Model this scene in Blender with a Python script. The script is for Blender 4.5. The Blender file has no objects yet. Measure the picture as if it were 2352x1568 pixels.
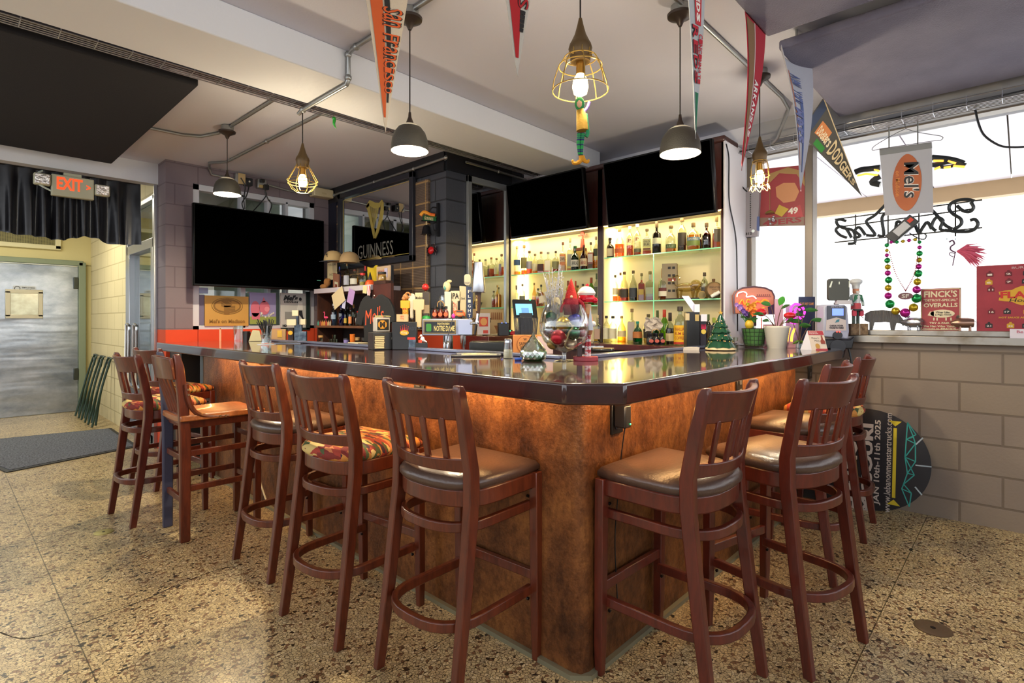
import bpy, math, random
from mathutils import Vector, Matrix
from math import pi, sin, cos, tan, radians, sqrt
rnd = random.Random(11)
SC = bpy.context.scene
COL = SC.collection

# ---------------------------------------------------------------- measured camera: used to turn a measured ray into a point on a real plane
EYE = Vector((0, 0, 1.26)); FPX = 1242.0; CXP = 1176.0; HYP = 736.0; YAW = radians(43.27)
FW = Vector((cos(YAW), sin(YAW), 0)); RT = Vector((sin(YAW), -cos(YAW), 0)); UP = Vector((0, 0, 1))
def ray(px, py): return FW + RT*((px-CXP)/FPX) + UP*((HYP-py)/FPX)
def on(ax, val, px, py):
    d = ray(px, py); t = (val-EYE[ax])/d[ax]
    return EYE + d*t
def wx(v, px, py=HYP): return on(0, v, px, py)
def wy(v, px, py=HYP): return on(1, v, px, py)
def wz(v, px, py): return on(2, v, px, py)
def at(t, px, py): return EYE + ray(px, py)*t
FACE_X = -pi/2        # a thing whose front faces -X (window wall, back bar)
FACE_Y = 0.0          # a thing whose front faces -Y (wall with the television)
FACE_C = YAW-pi/2     # a thing turned towards the near corner of the bar

# ---------------------------------------------------------------- materials
def lin(h):
    if isinstance(h, (tuple, list)): return tuple(h)[:3]+(1.0,)
    h = h.lstrip('#'); o = []
    for i in (0, 2, 4):
        c = int(h[i:i+2], 16)/255.0
        o.append(c/12.92 if c <= .04045 else ((c+.055)/1.055)**2.4)
    return tuple(o)+(1.0,)
MATS = {}
def node(nt, typ, **kw):
    n = nt.nodes.new(typ)
    for k, v in kw.items():
        if k.startswith('i_'): n.inputs[k[2:].replace('_', ' ')].default_value = v
        else: setattr(n, k, v)
    return n
def base_mat(name):
    m = bpy.data.materials.new(name); m.use_nodes = True; nt = m.node_tree
    b = nt.nodes['Principled BSDF']; return m, nt, b
def M(name, col='888888', rough=.5, metal=0.0, col2=None, nscale=8.0, stretch=(1, 1, 1), bump=0.0, bscale=40.0, emit=None, es=1.0, coat=0.0, spec=.5, lo=.35, hi=.65, sheen=0.0):
    if name in MATS: return MATS[name]
    m, nt, b = base_mat(name); L = nt.links
    b.inputs['Base Color'].default_value = lin(col); b.inputs['Roughness'].default_value = rough; b.inputs['Metallic'].default_value = metal
    b.inputs['Specular IOR Level'].default_value = spec
    if coat: b.inputs['Coat Weight'].default_value = coat; b.inputs['Coat Roughness'].default_value = .06
    if sheen: b.inputs['Sheen Weight'].default_value = sheen
    tc = None
    if col2 is not None or bump:
        tc = node(nt, 'ShaderNodeTexCoord'); mp = node(nt, 'ShaderNodeMapping'); mp.inputs['Scale'].default_value = stretch
        L.new(tc.outputs['Object'], mp.inputs['Vector'])
    if col2 is not None:
        n = node(nt, 'ShaderNodeTexNoise', i_Scale=nscale, i_Detail=4.0); L.new(mp.outputs[0], n.inputs['Vector'])
        r = node(nt, 'ShaderNodeValToRGB'); r.color_ramp.elements[0].position = lo; r.color_ramp.elements[1].position = hi
        r.color_ramp.elements[0].color = lin(col); r.color_ramp.elements[1].color = lin(col2)
        L.new(n.outputs['Fac'], r.inputs[0]); L.new(r.outputs[0], b.inputs['Base Color'])
    if bump:
        n2 = node(nt, 'ShaderNodeTexNoise', i_Scale=bscale, i_Detail=3.0); L.new(mp.outputs[0], n2.inputs['Vector'])
        bp = node(nt, 'ShaderNodeBump', i_Strength=bump, i_Distance=.01); L.new(n2.outputs['Fac'], bp.inputs['Height']); L.new(bp.outputs[0], b.inputs['Normal'])
    if emit:
        b.inputs['Emission Color'].default_value = lin(emit); b.inputs['Emission Strength'].default_value = es
    MATS[name] = m; return m
def G(name, col='ffffff', refl=.06, edge=.5, dens=1.0):
    """thin clear or tinted glass: tinted see-through with a reflection that rises at the rim"""
    if name in MATS: return MATS[name]
    m, nt, b = base_mat(name); nt.nodes.remove(b); L = nt.links; out = nt.nodes['Material Output']
    t = node(nt, 'ShaderNodeBsdfTransparent'); t.inputs[0].default_value = lin(col)
    g = node(nt, 'ShaderNodeBsdfGlossy', i_Roughness=.04); g.inputs[0].default_value = (1, 1, 1, 1)
    lw = node(nt, 'ShaderNodeLayerWeight', i_Blend=edge)
    mm = node(nt, 'ShaderNodeMath', operation='MULTIPLY_ADD'); mm.inputs[1].default_value = .45*dens; mm.inputs[2].default_value = refl
    L.new(lw.outputs['Facing'], mm.inputs[0])
    mx = node(nt, 'ShaderNodeMixShader'); L.new(mm.outputs[0], mx.inputs[0]); L.new(t.outputs[0], mx.inputs[1]); L.new(g.outputs[0], mx.inputs[2])
    L.new(mx.outputs[0], out.inputs[0]); MATS[name] = m; return m
def block_mat(name, col, mortar, axis, row=.2, width=.405, off=0.0, zoff=0.0, rough=.75, bump=.35, tint=None, msize=.008, spec=.4):
    """painted masonry: courses of blocks with mortar joints, laid along world x or y"""
    if name in MATS: return MATS[name]
    m, nt, b = base_mat(name); L = nt.links
    g = node(nt, 'ShaderNodeNewGeometry'); s = node(nt, 'ShaderNodeSeparateXYZ'); c = node(nt, 'ShaderNodeCombineXYZ'); L.new(g.outputs['Position'], s.inputs[0])
    a1 = node(nt, 'ShaderNodeMath', operation='ADD'); a1.inputs[1].default_value = off+20; L.new(s.outputs[axis], a1.inputs[0])
    a2 = node(nt, 'ShaderNodeMath', operation='ADD'); a2.inputs[1].default_value = zoff+20*row; L.new(s.outputs[2], a2.inputs[0])
    L.new(a1.outputs[0], c.inputs[0]); L.new(a2.outputs[0], c.inputs[1])
    br = node(nt, 'ShaderNodeTexBrick', i_Scale=1.0, i_Mortar_Size=msize, i_Mortar_Smooth=.4, i_Brick_Width=width, i_Row_Height=row)
    br.inputs['Color1'].default_value = lin(col); br.inputs['Color2'].default_value = lin(tint or col); br.inputs['Mortar'].default_value = lin(mortar)
    L.new(c.outputs[0], br.inputs['Vector']); L.new(br.outputs['Color'], b.inputs['Base Color'])
    n = node(nt, 'ShaderNodeTexNoise', i_Scale=60.0, i_Detail=2.0); L.new(g.outputs['Position'], n.inputs['Vector'])
    mm = node(nt, 'ShaderNodeMath', operation='MULTIPLY_ADD'); mm.inputs[1].default_value = .25; L.new(n.outputs['Fac'], mm.inputs[0])
    iv = node(nt, 'ShaderNodeMath', operation='SUBTRACT'); iv.inputs[0].default_value = 1.0; L.new(br.outputs['Fac'], iv.inputs[1]); L.new(iv.outputs[0], mm.inputs[2])
    bp = node(nt, 'ShaderNodeBump', i_Strength=bump, i_Distance=.01); L.new(mm.outputs[0], bp.inputs['Height']); L.new(bp.outputs[0], b.inputs['Normal'])
    b.inputs['Roughness'].default_value = rough; b.inputs['Specular IOR Level'].default_value = spec
    MATS[name] = m; return m

# ---------------------------------------------------------------- mesh building
class MB:
    def __init__(s): s.v = []; s.f = []; s.m = []
    def add(s, vs, fs, m=0, X=None):
        o = len(s.v)
        s.v += [tuple(X @ Vector(p)) if X is not None else tuple(p) for p in vs]
        s.f += [tuple(i+o for i in f) for f in fs]; s.m += [m]*len(fs); return s
    def box(s, c, d, m=0, rz=0.0, X=None):
        x, y, z = d[0]/2, d[1]/2, d[2]/2
        vs = [Vector((i*x, j*y, k*z)) for k in (-1, 1) for j in (-1, 1) for i in (-1, 1)]
        if rz:
            r = Matrix.Rotation(rz, 3, 'Z'); vs = [r @ p for p in vs]
        vs = [p+Vector(c) for p in vs]
        return s.add(vs, [(0, 2, 3, 1), (4, 5, 7, 6), (0, 1, 5, 4), (2, 6, 7, 3), (0, 4, 6, 2), (1, 3, 7, 5)], m, X)
    def bar(s, a, b, w, h, m=0, side=None):
        """a square-cut bar from a to b: w across, h along 'side'"""
        a = Vector(a); b = Vector(b); d = (b-a).normalized()
        u = Vector(side) if side is not None else (Vector((0, 0, 1)) if abs(d.z) < .9 else Vector((0, 1, 0)))
        r = d.cross(u).normalized(); u = r.cross(d).normalized()
        vs = [p+r*(i*w/2)+u*(j*h/2) for p in (a, b) for j in (-1, 1) for i in (-1, 1)]
        return s.add(vs, [(0, 1, 3, 2), (4, 6, 7, 5), (0, 4, 5, 1), (2, 3, 7, 6), (0, 2, 6, 4), (1, 5, 7, 3)], m)
    def tube(s, pts, r, n=8, m=0, closed=False, cap=True, X=None):
        P = [Vector(p) for p in pts]; k = len(P); rs = r if isinstance(r, (list, tuple)) else [r]*k
        vs = []; up = None
        for i, p in enumerate(P):
            d = (P[(i+1) % k]-P[i-1]) if closed else (P[min(i+1, k-1)]-P[max(i-1, 0)])
            d = d.normalized() if d.length > 1e-9 else Vector((0, 0, 1))
            if up is None: up = Vector((0, 0, 1)) if abs(d.z) < .9 else Vector((1, 0, 0))
            a = d.cross(up)
            if a.length < 1e-6: a = d.cross(Vector((0, 1, .1)))
            a.normalize(); b = a.cross(d).normalized(); up = b
            vs += [p+a*(cos(2*pi*j/n)*rs[i])+b*(sin(2*pi*j/n)*rs[i]) for j in range(n)]
        fs = []
        for i in range(k if closed else k-1):
            i2 = (i+1) % k
            fs += [(i*n+j, i2*n+j, i2*n+(j+1) % n, i*n+(j+1) % n) for j in range(n)]
        if cap and not closed: fs += [tuple(range(n)), tuple((k-1)*n+j for j in reversed(range(n)))]
        return s.add(vs, fs, m, X)
    def lathe(s, prof, c=(0, 0, 0), n=20, m=0, X=None, sx=1.0, sy=1.0, cap=True):
        c = Vector(c); vs = []; fs = []; k = len(prof)
        for (r, z) in prof: vs += [c+Vector((cos(2*pi*j/n)*max(r, 1e-5)*sx, sin(2*pi*j/n)*max(r, 1e-5)*sy, z)) for j in range(n)]
        for i in range(k-1): fs += [(i*n+j, i*n+(j+1) % n, (i+1)*n+(j+1) % n, (i+1)*n+j) for j in range(n)]
        if cap and prof[0][0] > 1e-4: fs.append(tuple(reversed(range(n))))
        if cap and prof[-1][0] > 1e-4: fs.append(tuple((k-1)*n+j for j in range(n)))
        return s.add(vs, fs, m, X)
    def ball(s, c, r, n=12, m=0, sc=(1, 1, 1), X=None):
        k = max(4, n//2+1)
        vs = []; fs = []
        for i in range(k+1):
            a = pi*i/k
            vs += [Vector(c)+Vector((sin(a)*cos(2*pi*j/n)*r*sc[0], sin(a)*sin(2*pi*j/n)*r*sc[1], cos(a)*r*sc[2])) for j in range(n)]
        for i in range(k): fs += [(i*n+j, (i+1)*n+j, (i+1)*n+(j+1) % n, i*n+(j+1) % n) for j in range(n)]
        return s.add(vs, fs, m, X)
    def prism(s, poly, y0, y1, m=0, X=None):
        """outline in x,z pushed from depth y0 (front) to y1 (back)"""
        n = len(poly); a = sum(poly[i][0]*poly[(i+1) % n][1]-poly[(i+1) % n][0]*poly[i][1] for i in range(n))
        if a < 0: poly = poly[::-1]
        vs = [(p[0], y0, p[1]) for p in poly]+[(p[0], y1, p[1]) for p in poly]
        fs = [tuple(range(n)), tuple(n+i for i in reversed(range(n)))]+[(i, n+i, n+(i+1) % n, (i+1) % n) for i in range(n)]
        return s.add(vs, fs, m, X)
    def slab(s, poly, z0, z1, m=0, X=None):
        """outline in x,y raised from z0 to z1"""
        n = len(poly); a = sum(poly[i][0]*poly[(i+1) % n][1]-poly[(i+1) % n][0]*poly[i][1] for i in range(n))
        if a < 0: poly = poly[::-1]
        vs = [(p[0], p[1], z0) for p in poly]+[(p[0], p[1], z1) for p in poly]
        fs = [tuple(reversed(range(n))), tuple(n+i for i in range(n))]+[(i, (i+1) % n, n+(i+1) % n, n+i) for i in range(n)]
        return s.add(vs, fs, m, X)
    def grid(s, fn, nu, nv, m=0, thick=0.0, two=True):
        """sheet fn(u,v) for u,v in 0..1; with thick it gets a back and edges"""
        vs = [Vector(fn(i/nu, j/nv)) for j in range(nv+1) for i in range(nu+1)]
        fs = [(j*(nu+1)+i, j*(nu+1)+i+1, (j+1)*(nu+1)+i+1, (j+1)*(nu+1)+i) for j in range(nv) for i in range(nu)]
        if not thick: return s.add(vs, fs, m)
        nr = []
        for j in range(nv+1):
            for i in range(nu+1):
                a = vs[j*(nu+1)+min(i+1, nu)]-vs[j*(nu+1)+max(i-1, 0)]; b = vs[min(j+1, nv)*(nu+1)+i]-vs[max(j-1, 0)*(nu+1)+i]
                q = a.cross(b); nr.append(q.normalized() if q.length > 1e-12 else Vector((0, -1, 0)))
        N = len(vs); v2 = vs+[p-q*thick for p, q in zip(vs, nr)]
        f2 = fs+[tuple(N+i for i in reversed(f)) for f in fs]
        ring = [i for i in range(nu+1)]+[j*(nu+1)+nu for j in range(1, nv+1)]+[nv*(nu+1)+i for i in range(nu-1, -1, -1)]+[j*(nu+1) for j in range(nv-1, 0, -1)]
        f2 += [(ring[k], N+ring[k], N+ring[(k+1) % len(ring)], ring[(k+1) % len(ring)]) for k in range(len(ring))]
        return s.add(v2, f2, m)
    def build(s, name, mats, parent=None, loc=(0, 0, 0), rz=0.0, bevel=0.0, ang=40, seg=2, subd=0, flat=False):
        me = bpy.data.meshes.new(name); me.from_pydata(s.v, [], s.f)
        if not isinstance(mats, (list, tuple)): mats = [mats]
        for m in mats: me.materials.append(m)
        if len(mats) > 1: me.polygons.foreach_set('material_index', s.m)
        me.update()
        if not flat:
            me.polygons.foreach_set('use_smooth', [True]*len(me.polygons)); me.set_sharp_from_angle(angle=radians(ang))
        o = bpy.data.objects.new(name, me); COL.objects.link(o); o.location = loc; o.rotation_euler = (0, 0, rz)
        if parent is not None: o.parent = parent
        if bevel:
            b = o.modifiers.new('bevel', 'BEVEL'); b.width = bevel; b.segments = seg; b.limit_method = 'ANGLE'; b.angle_limit = radians(40)
        if subd:
            b = o.modifiers.new('sub', 'SUBSURF'); b.levels = subd; b.render_levels = subd
        return o
def thing(name, label, cat, loc=(0, 0, 0), rz=0.0, group=None):
    o = bpy.data.objects.new(name, None); COL.objects.link(o); o.location = loc; o.rotation_euler = (0, 0, rz); o.empty_display_size = .05
    return tag(o, label, cat, group)
def tag(o, label, cat, group=None, kind=None):
    o['label'] = label; o['category'] = cat
    if group: o['group'] = group
    if kind: o['kind'] = kind
    return o
def struct(o, label=None):
    o['kind'] = 'structure'
    if label: o['label'] = label
    return o
def copy_thing(root, label, loc=None, rz=None):
    r = root.copy(); COL.objects.link(r); r['label'] = label
    if loc is not None: r.location = loc
    if rz is not None: r.rotation_euler = (0, 0, rz)
    for ch in list(root.children):
        c = ch.copy(); COL.objects.link(c); c.parent = r
        for g in list(ch.children):
            d = g.copy(); COL.objects.link(d); d.parent = c
    return r

# ---------------------------------------------------------------- lettering (mesh letters fitted to a width and a height)
TXT = {}
def letters(s, bold=0.0):
    k = (s, bold)
    if k in TXT: return TXT[k]
    cu = bpy.data.curves.new('t', 'FONT'); cu.body = s; cu.size = 1.0; cu.resolution_u = 2; cu.offset = bold; cu.fill_mode = 'FRONT'
    o = bpy.data.objects.new('t', cu); COL.objects.link(o); bpy.context.view_layer.update()
    me = o.to_mesh(); vs = [(p.co.x, p.co.y) for p in me.vertices]; fs = [tuple(p.vertices) for p in me.polygons]
    o.to_mesh_clear(); bpy.data.objects.remove(o); bpy.data.curves.remove(cu)
    x0 = min(p[0] for p in vs); x1 = max(p[0] for p in vs); y0 = min(p[1] for p in vs); y1 = max(p[1] for p in vs)
    vs = [((p[0]-x0)/(x1-x0)-.5, (p[1]-y0)/(y1-y0)-.5) for p in vs]
    TXT[k] = (vs, fs); return TXT[k]
def put(mb, s, cx, cz, w, h, y=0.0, rot=0.0, shear=0.0, bold=.01, mirror=False, m=0, fn=None):
    """letters centred at cx,cz in the x,z plane at depth y, or carried through fn(x,z)->3D"""
    vs, fs = letters(s, bold); out = []
    for (a, b) in vs:
        x = a*w+shear*b*h; z = b*h
        if mirror: x = -x
        X = cx+x*cos(rot)-z*sin(rot); Z = cz+x*sin(rot)+z*cos(rot)
        out.append(fn(X, Z) if fn else (X, y, Z))
    if mirror: fs = [f[::-1] for f in fs]
    mb.add(out, fs, m)
def ellipse(cx, cz, a, b, n=32): return [(cx+a*cos(2*pi*i/n), cz+b*sin(2*pi*i/n)) for i in range(n)]
def rrect(cx, cz, w, h, r, k=4):
    o = []
    for (sx, sz, a0) in ((1, 1, 0), (-1, 1, pi/2), (-1, -1, pi), (1, -1, 3*pi/2)):
        for i in range(k+1):
            a = a0+pi/2*i/k; o.append((cx+sx*(w/2-r)+r*cos(a), cz+sz*(h/2-r)+r*sin(a)))
    return o
def rect(cx, cz, w, h): return [(cx-w/2, cz-h/2), (cx+w/2, cz-h/2), (cx+w/2, cz+h/2), (cx-w/2, cz+h/2)]
def bez(pts, n=8):
    """smooth curve through points"""
    P = [Vector(p) for p in pts]; P = [P[0]]+P+[P[-1]]; o = []
    for i in range(1, len(P)-2):
        a, b, c, d = P[i-1:i+3]
        for j in range(n):
            t = j/n; o.append(.5*((2*b)+(c-a)*t+(2*a-5*b+4*c-d)*t*t+(3*b-a-3*c+d)*t**3))
    o.append(P[-2]); return o
# ================================================================ THE ROOM
CEIL = 2.80
# --- floor: terrazzo with close-set cream chips
def terrazzo():
    m, nt, b = base_mat('terrazzo'); L = nt.links
    g = node(nt, 'ShaderNodeNewGeometry')
    dn = node(nt, 'ShaderNodeTexNoise', i_Scale=60.0, i_Detail=1.0); L.new(g.outputs['Position'], dn.inputs['Vector'])
    ad = node(nt, 'ShaderNodeMixRGB', blend_type='ADD'); ad.inputs[0].default_value = .012; L.new(g.outputs['Position'], ad.inputs[1]); L.new(dn.outputs['Color'], ad.inputs[2])
    v = node(nt, 'ShaderNodeTexVoronoi', feature='DISTANCE_TO_EDGE', i_Scale=78.0); v2 = node(nt, 'ShaderNodeTexVoronoi', feature='F1', i_Scale=78.0)
    L.new(ad.outputs[0], v.inputs['Vector']); L.new(ad.outputs[0], v2.inputs['Vector'])
    r = node(nt, 'ShaderNodeValToRGB'); r.color_ramp.elements[0].position = .015; r.color_ramp.elements[1].position = .10; L.new(v.outputs['Distance'], r.inputs[0])
    s = node(nt, 'ShaderNodeSeparateXYZ'); L.new(v2.outputs['Color'], s.inputs[0])
    c = node(nt, 'ShaderNodeValToRGB'); c.color_ramp.interpolation = 'CONSTANT'; e = c.color_ramp.elements
    e[0].position = 0; e[0].color = lin('2a2219'); e[1].position = .035; e[1].color = lin('7d5c41')
    for p, h in ((.13, 'c0aa7e'), (.45, 'd0bb8b'), (.72, 'b5a07a'), (.9, 'd9c79c')):
        q = e.new(p); q.color = lin(h)
    L.new(s.outputs[0], c.inputs[0])
    mx = node(nt, 'ShaderNodeMixRGB'); mx.inputs[1].default_value = lin('473722'); L.new(r.outputs[0], mx.inputs[0]); L.new(c.outputs[0], mx.inputs[2])
    n = node(nt, 'ShaderNodeTexNoise', i_Scale=2.2, i_Detail=5.0); L.new(g.outputs['Position'], n.inputs['Vector'])
    r3 = node(nt, 'ShaderNodeValToRGB'); r3.color_ramp.elements[0].position = .3; r3.color_ramp.elements[1].position = .65; r3.color_ramp.elements[0].color = (.72, .70, .66, 1); r3.color_ramp.elements[1].color = (1, 1, 1, 1)
    L.new(n.outputs['Fac'], r3.inputs[0])
    m3 = node(nt, 'ShaderNodeMixRGB', blend_type='MULTIPLY'); m3.inputs[0].default_value = 1.0; L.new(mx.outputs[0], m3.inputs[1]); L.new(r3.outputs[0], m3.inputs[2])
    br = node(nt, 'ShaderNodeTexBrick', offset=0.0, i_Scale=1.0, i_Mortar_Size=.0022, i_Brick_Width=1.22, i_Row_Height=1.22)
    br.inputs['Color1'].default_value = br.inputs['Color2'].default_value = (1, 1, 1, 1); br.inputs['Mortar'].default_value = (.25, .24, .2, 1)
    mp = node(nt, 'ShaderNodeMapping'); mp.inputs['Location'].default_value = (20.36, 20.3, 0); L.new(g.outputs['Position'], mp.inputs['Vector']); L.new(mp.outputs[0], br.inputs['Vector'])
    m4 = node(nt, 'ShaderNodeMixRGB', blend_type='MULTIPLY'); m4.inputs[0].default_value = 1.0; L.new(m3.outputs[0], m4.inputs[1]); L.new(br.outputs['Color'], m4.inputs[2])
    L.new(m4.outputs[0], b.inputs['Base Color']); b.inputs['Roughness'].default_value = .33; b.inputs['Specular IOR Level'].default_value = .45
    return m
o = MB().box((1.0, 3.4, -.05), (8.0, 13.0, .1)).build('floor', terrazzo()); struct(o, 'cream and brown terrazzo floor')

paint_ceil = M('ceiling_paint', 'cbccda', .75, bump=.08, bscale=90)
paint_beam = M('beam_paint', 'd6d8dd', .7, bump=.1, bscale=40)
o = MB().box((1.0, 3.4, CEIL+.06), (8.0, 13.0, .12)).build('ceiling', paint_ceil); struct(o, 'cream painted ceiling')
o = MB().box((.7, 3.03, 2.71), (6.9, .46, .18)).build('trim_1', paint_beam, bevel=.006); struct(o, 'white ceiling beam over the bar')
o = MB().box((-.76, 6.25, 2.70), (4.5, .12, .20)).build('trim_2', paint_beam); struct(o, 'cream header above the black valance')

# --- wall with the big television: red below, purple grey above, one opening for the window
upper = block_mat('block_purple_grey', '786c72', '665a60', 0, tint='7a6e74', off=.1, zoff=.02, bump=.2, msize=.006)
red = block_mat('block_red', 'cf4a26', 'ab3517', 0, tint='c74422', off=.1, zoff=.02)
YT = 5.94
WX0, WX1, WZ0, WZ1 = 1.724, 2.985, 1.16, 2.615
mb = MB()
mb.box(((1.49+3.3)/2, YT+.15, .586), (3.3-1.49, .3, 1.172), 1)
mb.box(((1.49+WX0)/2, YT+.15, 1.986), (WX0-1.49, .3, 1.628), 0); mb.box(((WX1+3.3)/2, YT+.15, 1.986), (3.3-WX1, .3, 1.628), 0)
mb.box(((WX0+WX1)/2, YT+.15, (WZ1+2.8)/2), (WX1-WX0, .3, 2.8-WZ1), 0)
o = mb.build('wall_left', [upper, red]); struct(o, 'purple grey block wall with a red base behind the big television')
alu = M('aluminium', 'b9bbc0', .32, .9, bump=.03, bscale=30)
alu_p = M('window_frame_paint', 'c3c5ce', .45)
mb = MB()
for (x, z, w, h) in (((WX0+WX1)/2, WZ1-.03, WX1-WX0, .06), ((WX0+WX1)/2, WZ0+.025, WX1-WX0, .05), (WX0+.03, (WZ0+WZ1)/2, .06, WZ1-WZ0), (WX1-.03, (WZ0+WZ1)/2, .06, WZ1-WZ0), (2.20, 1.88, .05, 1.4), (2.47, 1.88, .035, 1.4), (2.665, 1.88, .03, 1.4)): mb.box((x, YT+.06, z), (w, .10, h))
w1 = mb.build('window_1', alu_p, bevel=.004); struct(w1, 'white framed inner window behind the big television')
MB().box(((WX0+WX1)/2, YT+.1, (WZ0+WZ1)/2), (WX1-WX0-.08, .006, WZ1-WZ0-.08)).build('pane', G('pane_glass', 'f2f7f6', .03, .35), w1)
# room seen through that window
o = MB().box((3.1, 8.4, 1.4), (2.8, .1, 2.8)).build('wall_back', M('pale_plaster', 'd8d2c8', .8)); struct(o, 'pale wall of the room behind the inner window')
# --- end face strip and passage wall on the left
cream = block_mat('block_cream', 'cfc39a', 'b3a77f', 1, tint='c9bd94', off=.05, zoff=.05)
mb = MB(); mb.box((1.59, 8.65, 1.4), (.2, 2.5, 2.8), 0); mb.box((1.59, 6.82, 2.66), (.2, 1.2, .28), 0)
o = mb.build('wall_right', [cream]); struct(o, 'cream block wall of the passage with the glass door')
o = MB().box((1.478, 6.235, 1.4), (.03, .02, 2.8)).build('trim_3', alu); struct(o, 'narrow metal corner strip at the end of the purple grey wall')
yel = M('yellow_cream_paint', 'd2c68f', .7, bump=.06, bscale=50)
DX0, DX1, DZ = -1.0, 1.345, 2.01
mb = MB(); mb.box((-.4, 9.75, 2.42), (3.8, .3, .78)); mb.box((1.45, 9.75, 1.01), (.19, .3, 2.05)); mb.box((-1.65, 9.75, 1.01), (1.3, .3, 2.05))
o = mb.build('wall_end', yel); struct(o, 'yellow cream end wall around the steel door')
o = MB().box((1.45, 9.585, .06), (.18, .02, .12)).build('baseboard_end', M('dark_red_base', '3c1713', .5)); struct(o, 'dark red baseboard beside the steel door')
# steel door
def brushed():
    m, nt, b = base_mat('scuffed_steel'); L = nt.links
    tc = node(nt, 'ShaderNodeTexCoord'); mp = node(nt, 'ShaderNodeMapping'); mp.inputs['Scale'].default_value = (1, 1, 1.6); L.new(tc.outputs['Object'], mp.inputs['Vector'])
    n = node(nt, 'ShaderNodeTexNoise', i_Scale=3.0, i_Detail=6.0, i_Roughness=.7); L.new(mp.outputs[0], n.inputs['Vector'])
    r = node(nt, 'ShaderNodeValToRGB'); r.color_ramp.elements[0].position = .3; r.color_ramp.elements[1].position = .75; r.color_ramp.elements[0].color = lin('8d97a3'); r.color_ramp.elements[1].color = lin('c6cdd4')
    L.new(n.outputs['Fac'], r.inputs[0]); L.new(r.outputs[0], b.inputs['Base Color'])
    n2 = node(nt, 'ShaderNodeTexNoise', i_Scale=2.0, i_Detail=2.0); mp2 = node(nt, 'ShaderNodeMapping'); mp2.inputs['Scale'].default_value = (.5, .5, 3); L.new(tc.outputs['Object'], mp2.inputs['Vector']); L.new(mp2.outputs[0], n2.inputs['Vector'])
    bp = node(nt, 'ShaderNodeBump', i_Strength=.5, i_Distance=.02); L.new(n2.outputs['Fac'], bp.inputs['Height']); L.new(bp.outputs[0], b.inputs['Normal'])
    b.inputs['Metallic'].default_value = .85; b.inputs['Roughness'].default_value = .3; return m
steel_door = brushed()
d1 = MB().box(((DX0+DX1)/2, 9.60, DZ/2), (DX1-DX0, .06, DZ)).build('door_1', steel_door, bevel=.006); struct(d1, 'scuffed stainless steel swing door')
fr = M('grey_green_frame', '7f8a70', .5)
mb = MB(); mb.box((DX1+.04, 9.58, DZ/2+.02), (.08, .1, DZ+.08)); mb.box(((DX0+DX1)/2, 9.58, DZ+.045), (DX1-DX0+.1, .1, .07)); mb.build('door_frame', fr, d1, bevel=.006)
p0 = wy(9.56, 18, 668); p1 = wy(9.56, 93, 727)
mb = MB(); cx, cz, w, h = (p0.x+p1.x)/2, (p0.z+p1.z)/2, p1.x-p0.x, p0.z-p1.z
for (x, z, a, b_) in ((cx, cz+h/2, w+.05, .05), (cx, cz-h/2, w+.05, .05), (cx-w/2, cz, .05, h), (cx+w/2, cz, .05, h)): mb.box((x, 9.56, z), (a, .03, b_))
mb.build('window_frame', M('warm_steel', 'b5ad93', .35, .7), d1, bevel=.004); MB().box((cx, 9.563, cz), (w, .012, h)).build('pane', M('door_pane', 'c9c6a8', .12, .2, col2='a8a386', nscale=9), d1)
for zz in (1.78, .52): MB().box((DX1-.03, 9.55, zz), (.05, .05, .16)).build('hinge', M('dark_hinge', '45483f', .4, .6), d1, bevel=.006)
p0 = wy(9.56, 30, 655); p1 = wy(9.56, 83, 670); s = thing('door_sign', 'small grey EMPLOYEES ONLY plate on the steel door above its window', 'sign', ((p0.x+p1.x)/2, 9.565, (p0.z+p1.z)/2))
w, h = p1.x-p0.x, p0.z-p1.z
MB().prism(rrect(0, 0, w, h, .02), -.004, .004).build('plate', M('plate_grey', 'b9bdc0', .4), s)
mb = MB(); put(mb, 'EMPLOYEES', w*.16, h*.16, w*.55, h*.24, -.006); put(mb, 'ONLY', w*.16, -h*.2, w*.25, h*.24, -.006)
mb.prism(ellipse(-w*.32, 0, w*.13, w*.13), -.0055, -.0045); mb.build('lettering', M('ink_black', '15130f', .6), s)
MB().prism(ellipse(-w*.32, 0, w*.10, w*.10), -.0065, -.0057).build('round_emblem', M('plate_grey', 'b9bdc0', .4), s)
# louvred grille above the steel door
p1 = wy(9.58, 140, 575); g = thing('vent_grille', 'cream framed wall grille with fine dark mesh above the steel door', 'vent', (p1.x-.65, 9.6, p1.z+.2))
mb = MB()
for (x, z, a, b_) in ((0, .19, 1.3, .06), (0, -.17, 1.3, .06), (-.62, 0, .06, .38), (.62, 0, .06, .38)): mb.box((x, -.02, z), (a, .05, b_))
mb.build('frame', M('grille_frame', 'd9d2a8', .5), g, bevel=.006)
def meshmat():
    m, nt, b = base_mat('fine_mesh'); L = nt.links; tc = node(nt, 'ShaderNodeTexCoord')
    br = node(nt, 'ShaderNodeTexBrick', offset=0.0, i_Scale=1.0, i_Mortar_Size=.0035, i_Brick_Width=.016, i_Row_Height=.016); mp = node(nt, 'ShaderNodeMapping'); mp.inputs['Rotation'].default_value = (pi/2, 0, 0); mp.inputs['Location'].default_value = (5, 5, 5)
    L.new(tc.outputs['Object'], mp.inputs['Vector']); L.new(mp.outputs[0], br.inputs['Vector'])
    br.inputs['Color1'].default_value = br.inputs['Color2'].default_value = lin('3a3620'); br.inputs['Mortar'].default_value = lin('8b8454'); L.new(br.outputs['Color'], b.inputs['Base Color']); b.inputs['Roughness'].default_value = .6; return m
MB().box((0, 0, 0), (1.2, .02, .34)).build('mesh_panel', meshmat(), g)
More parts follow.
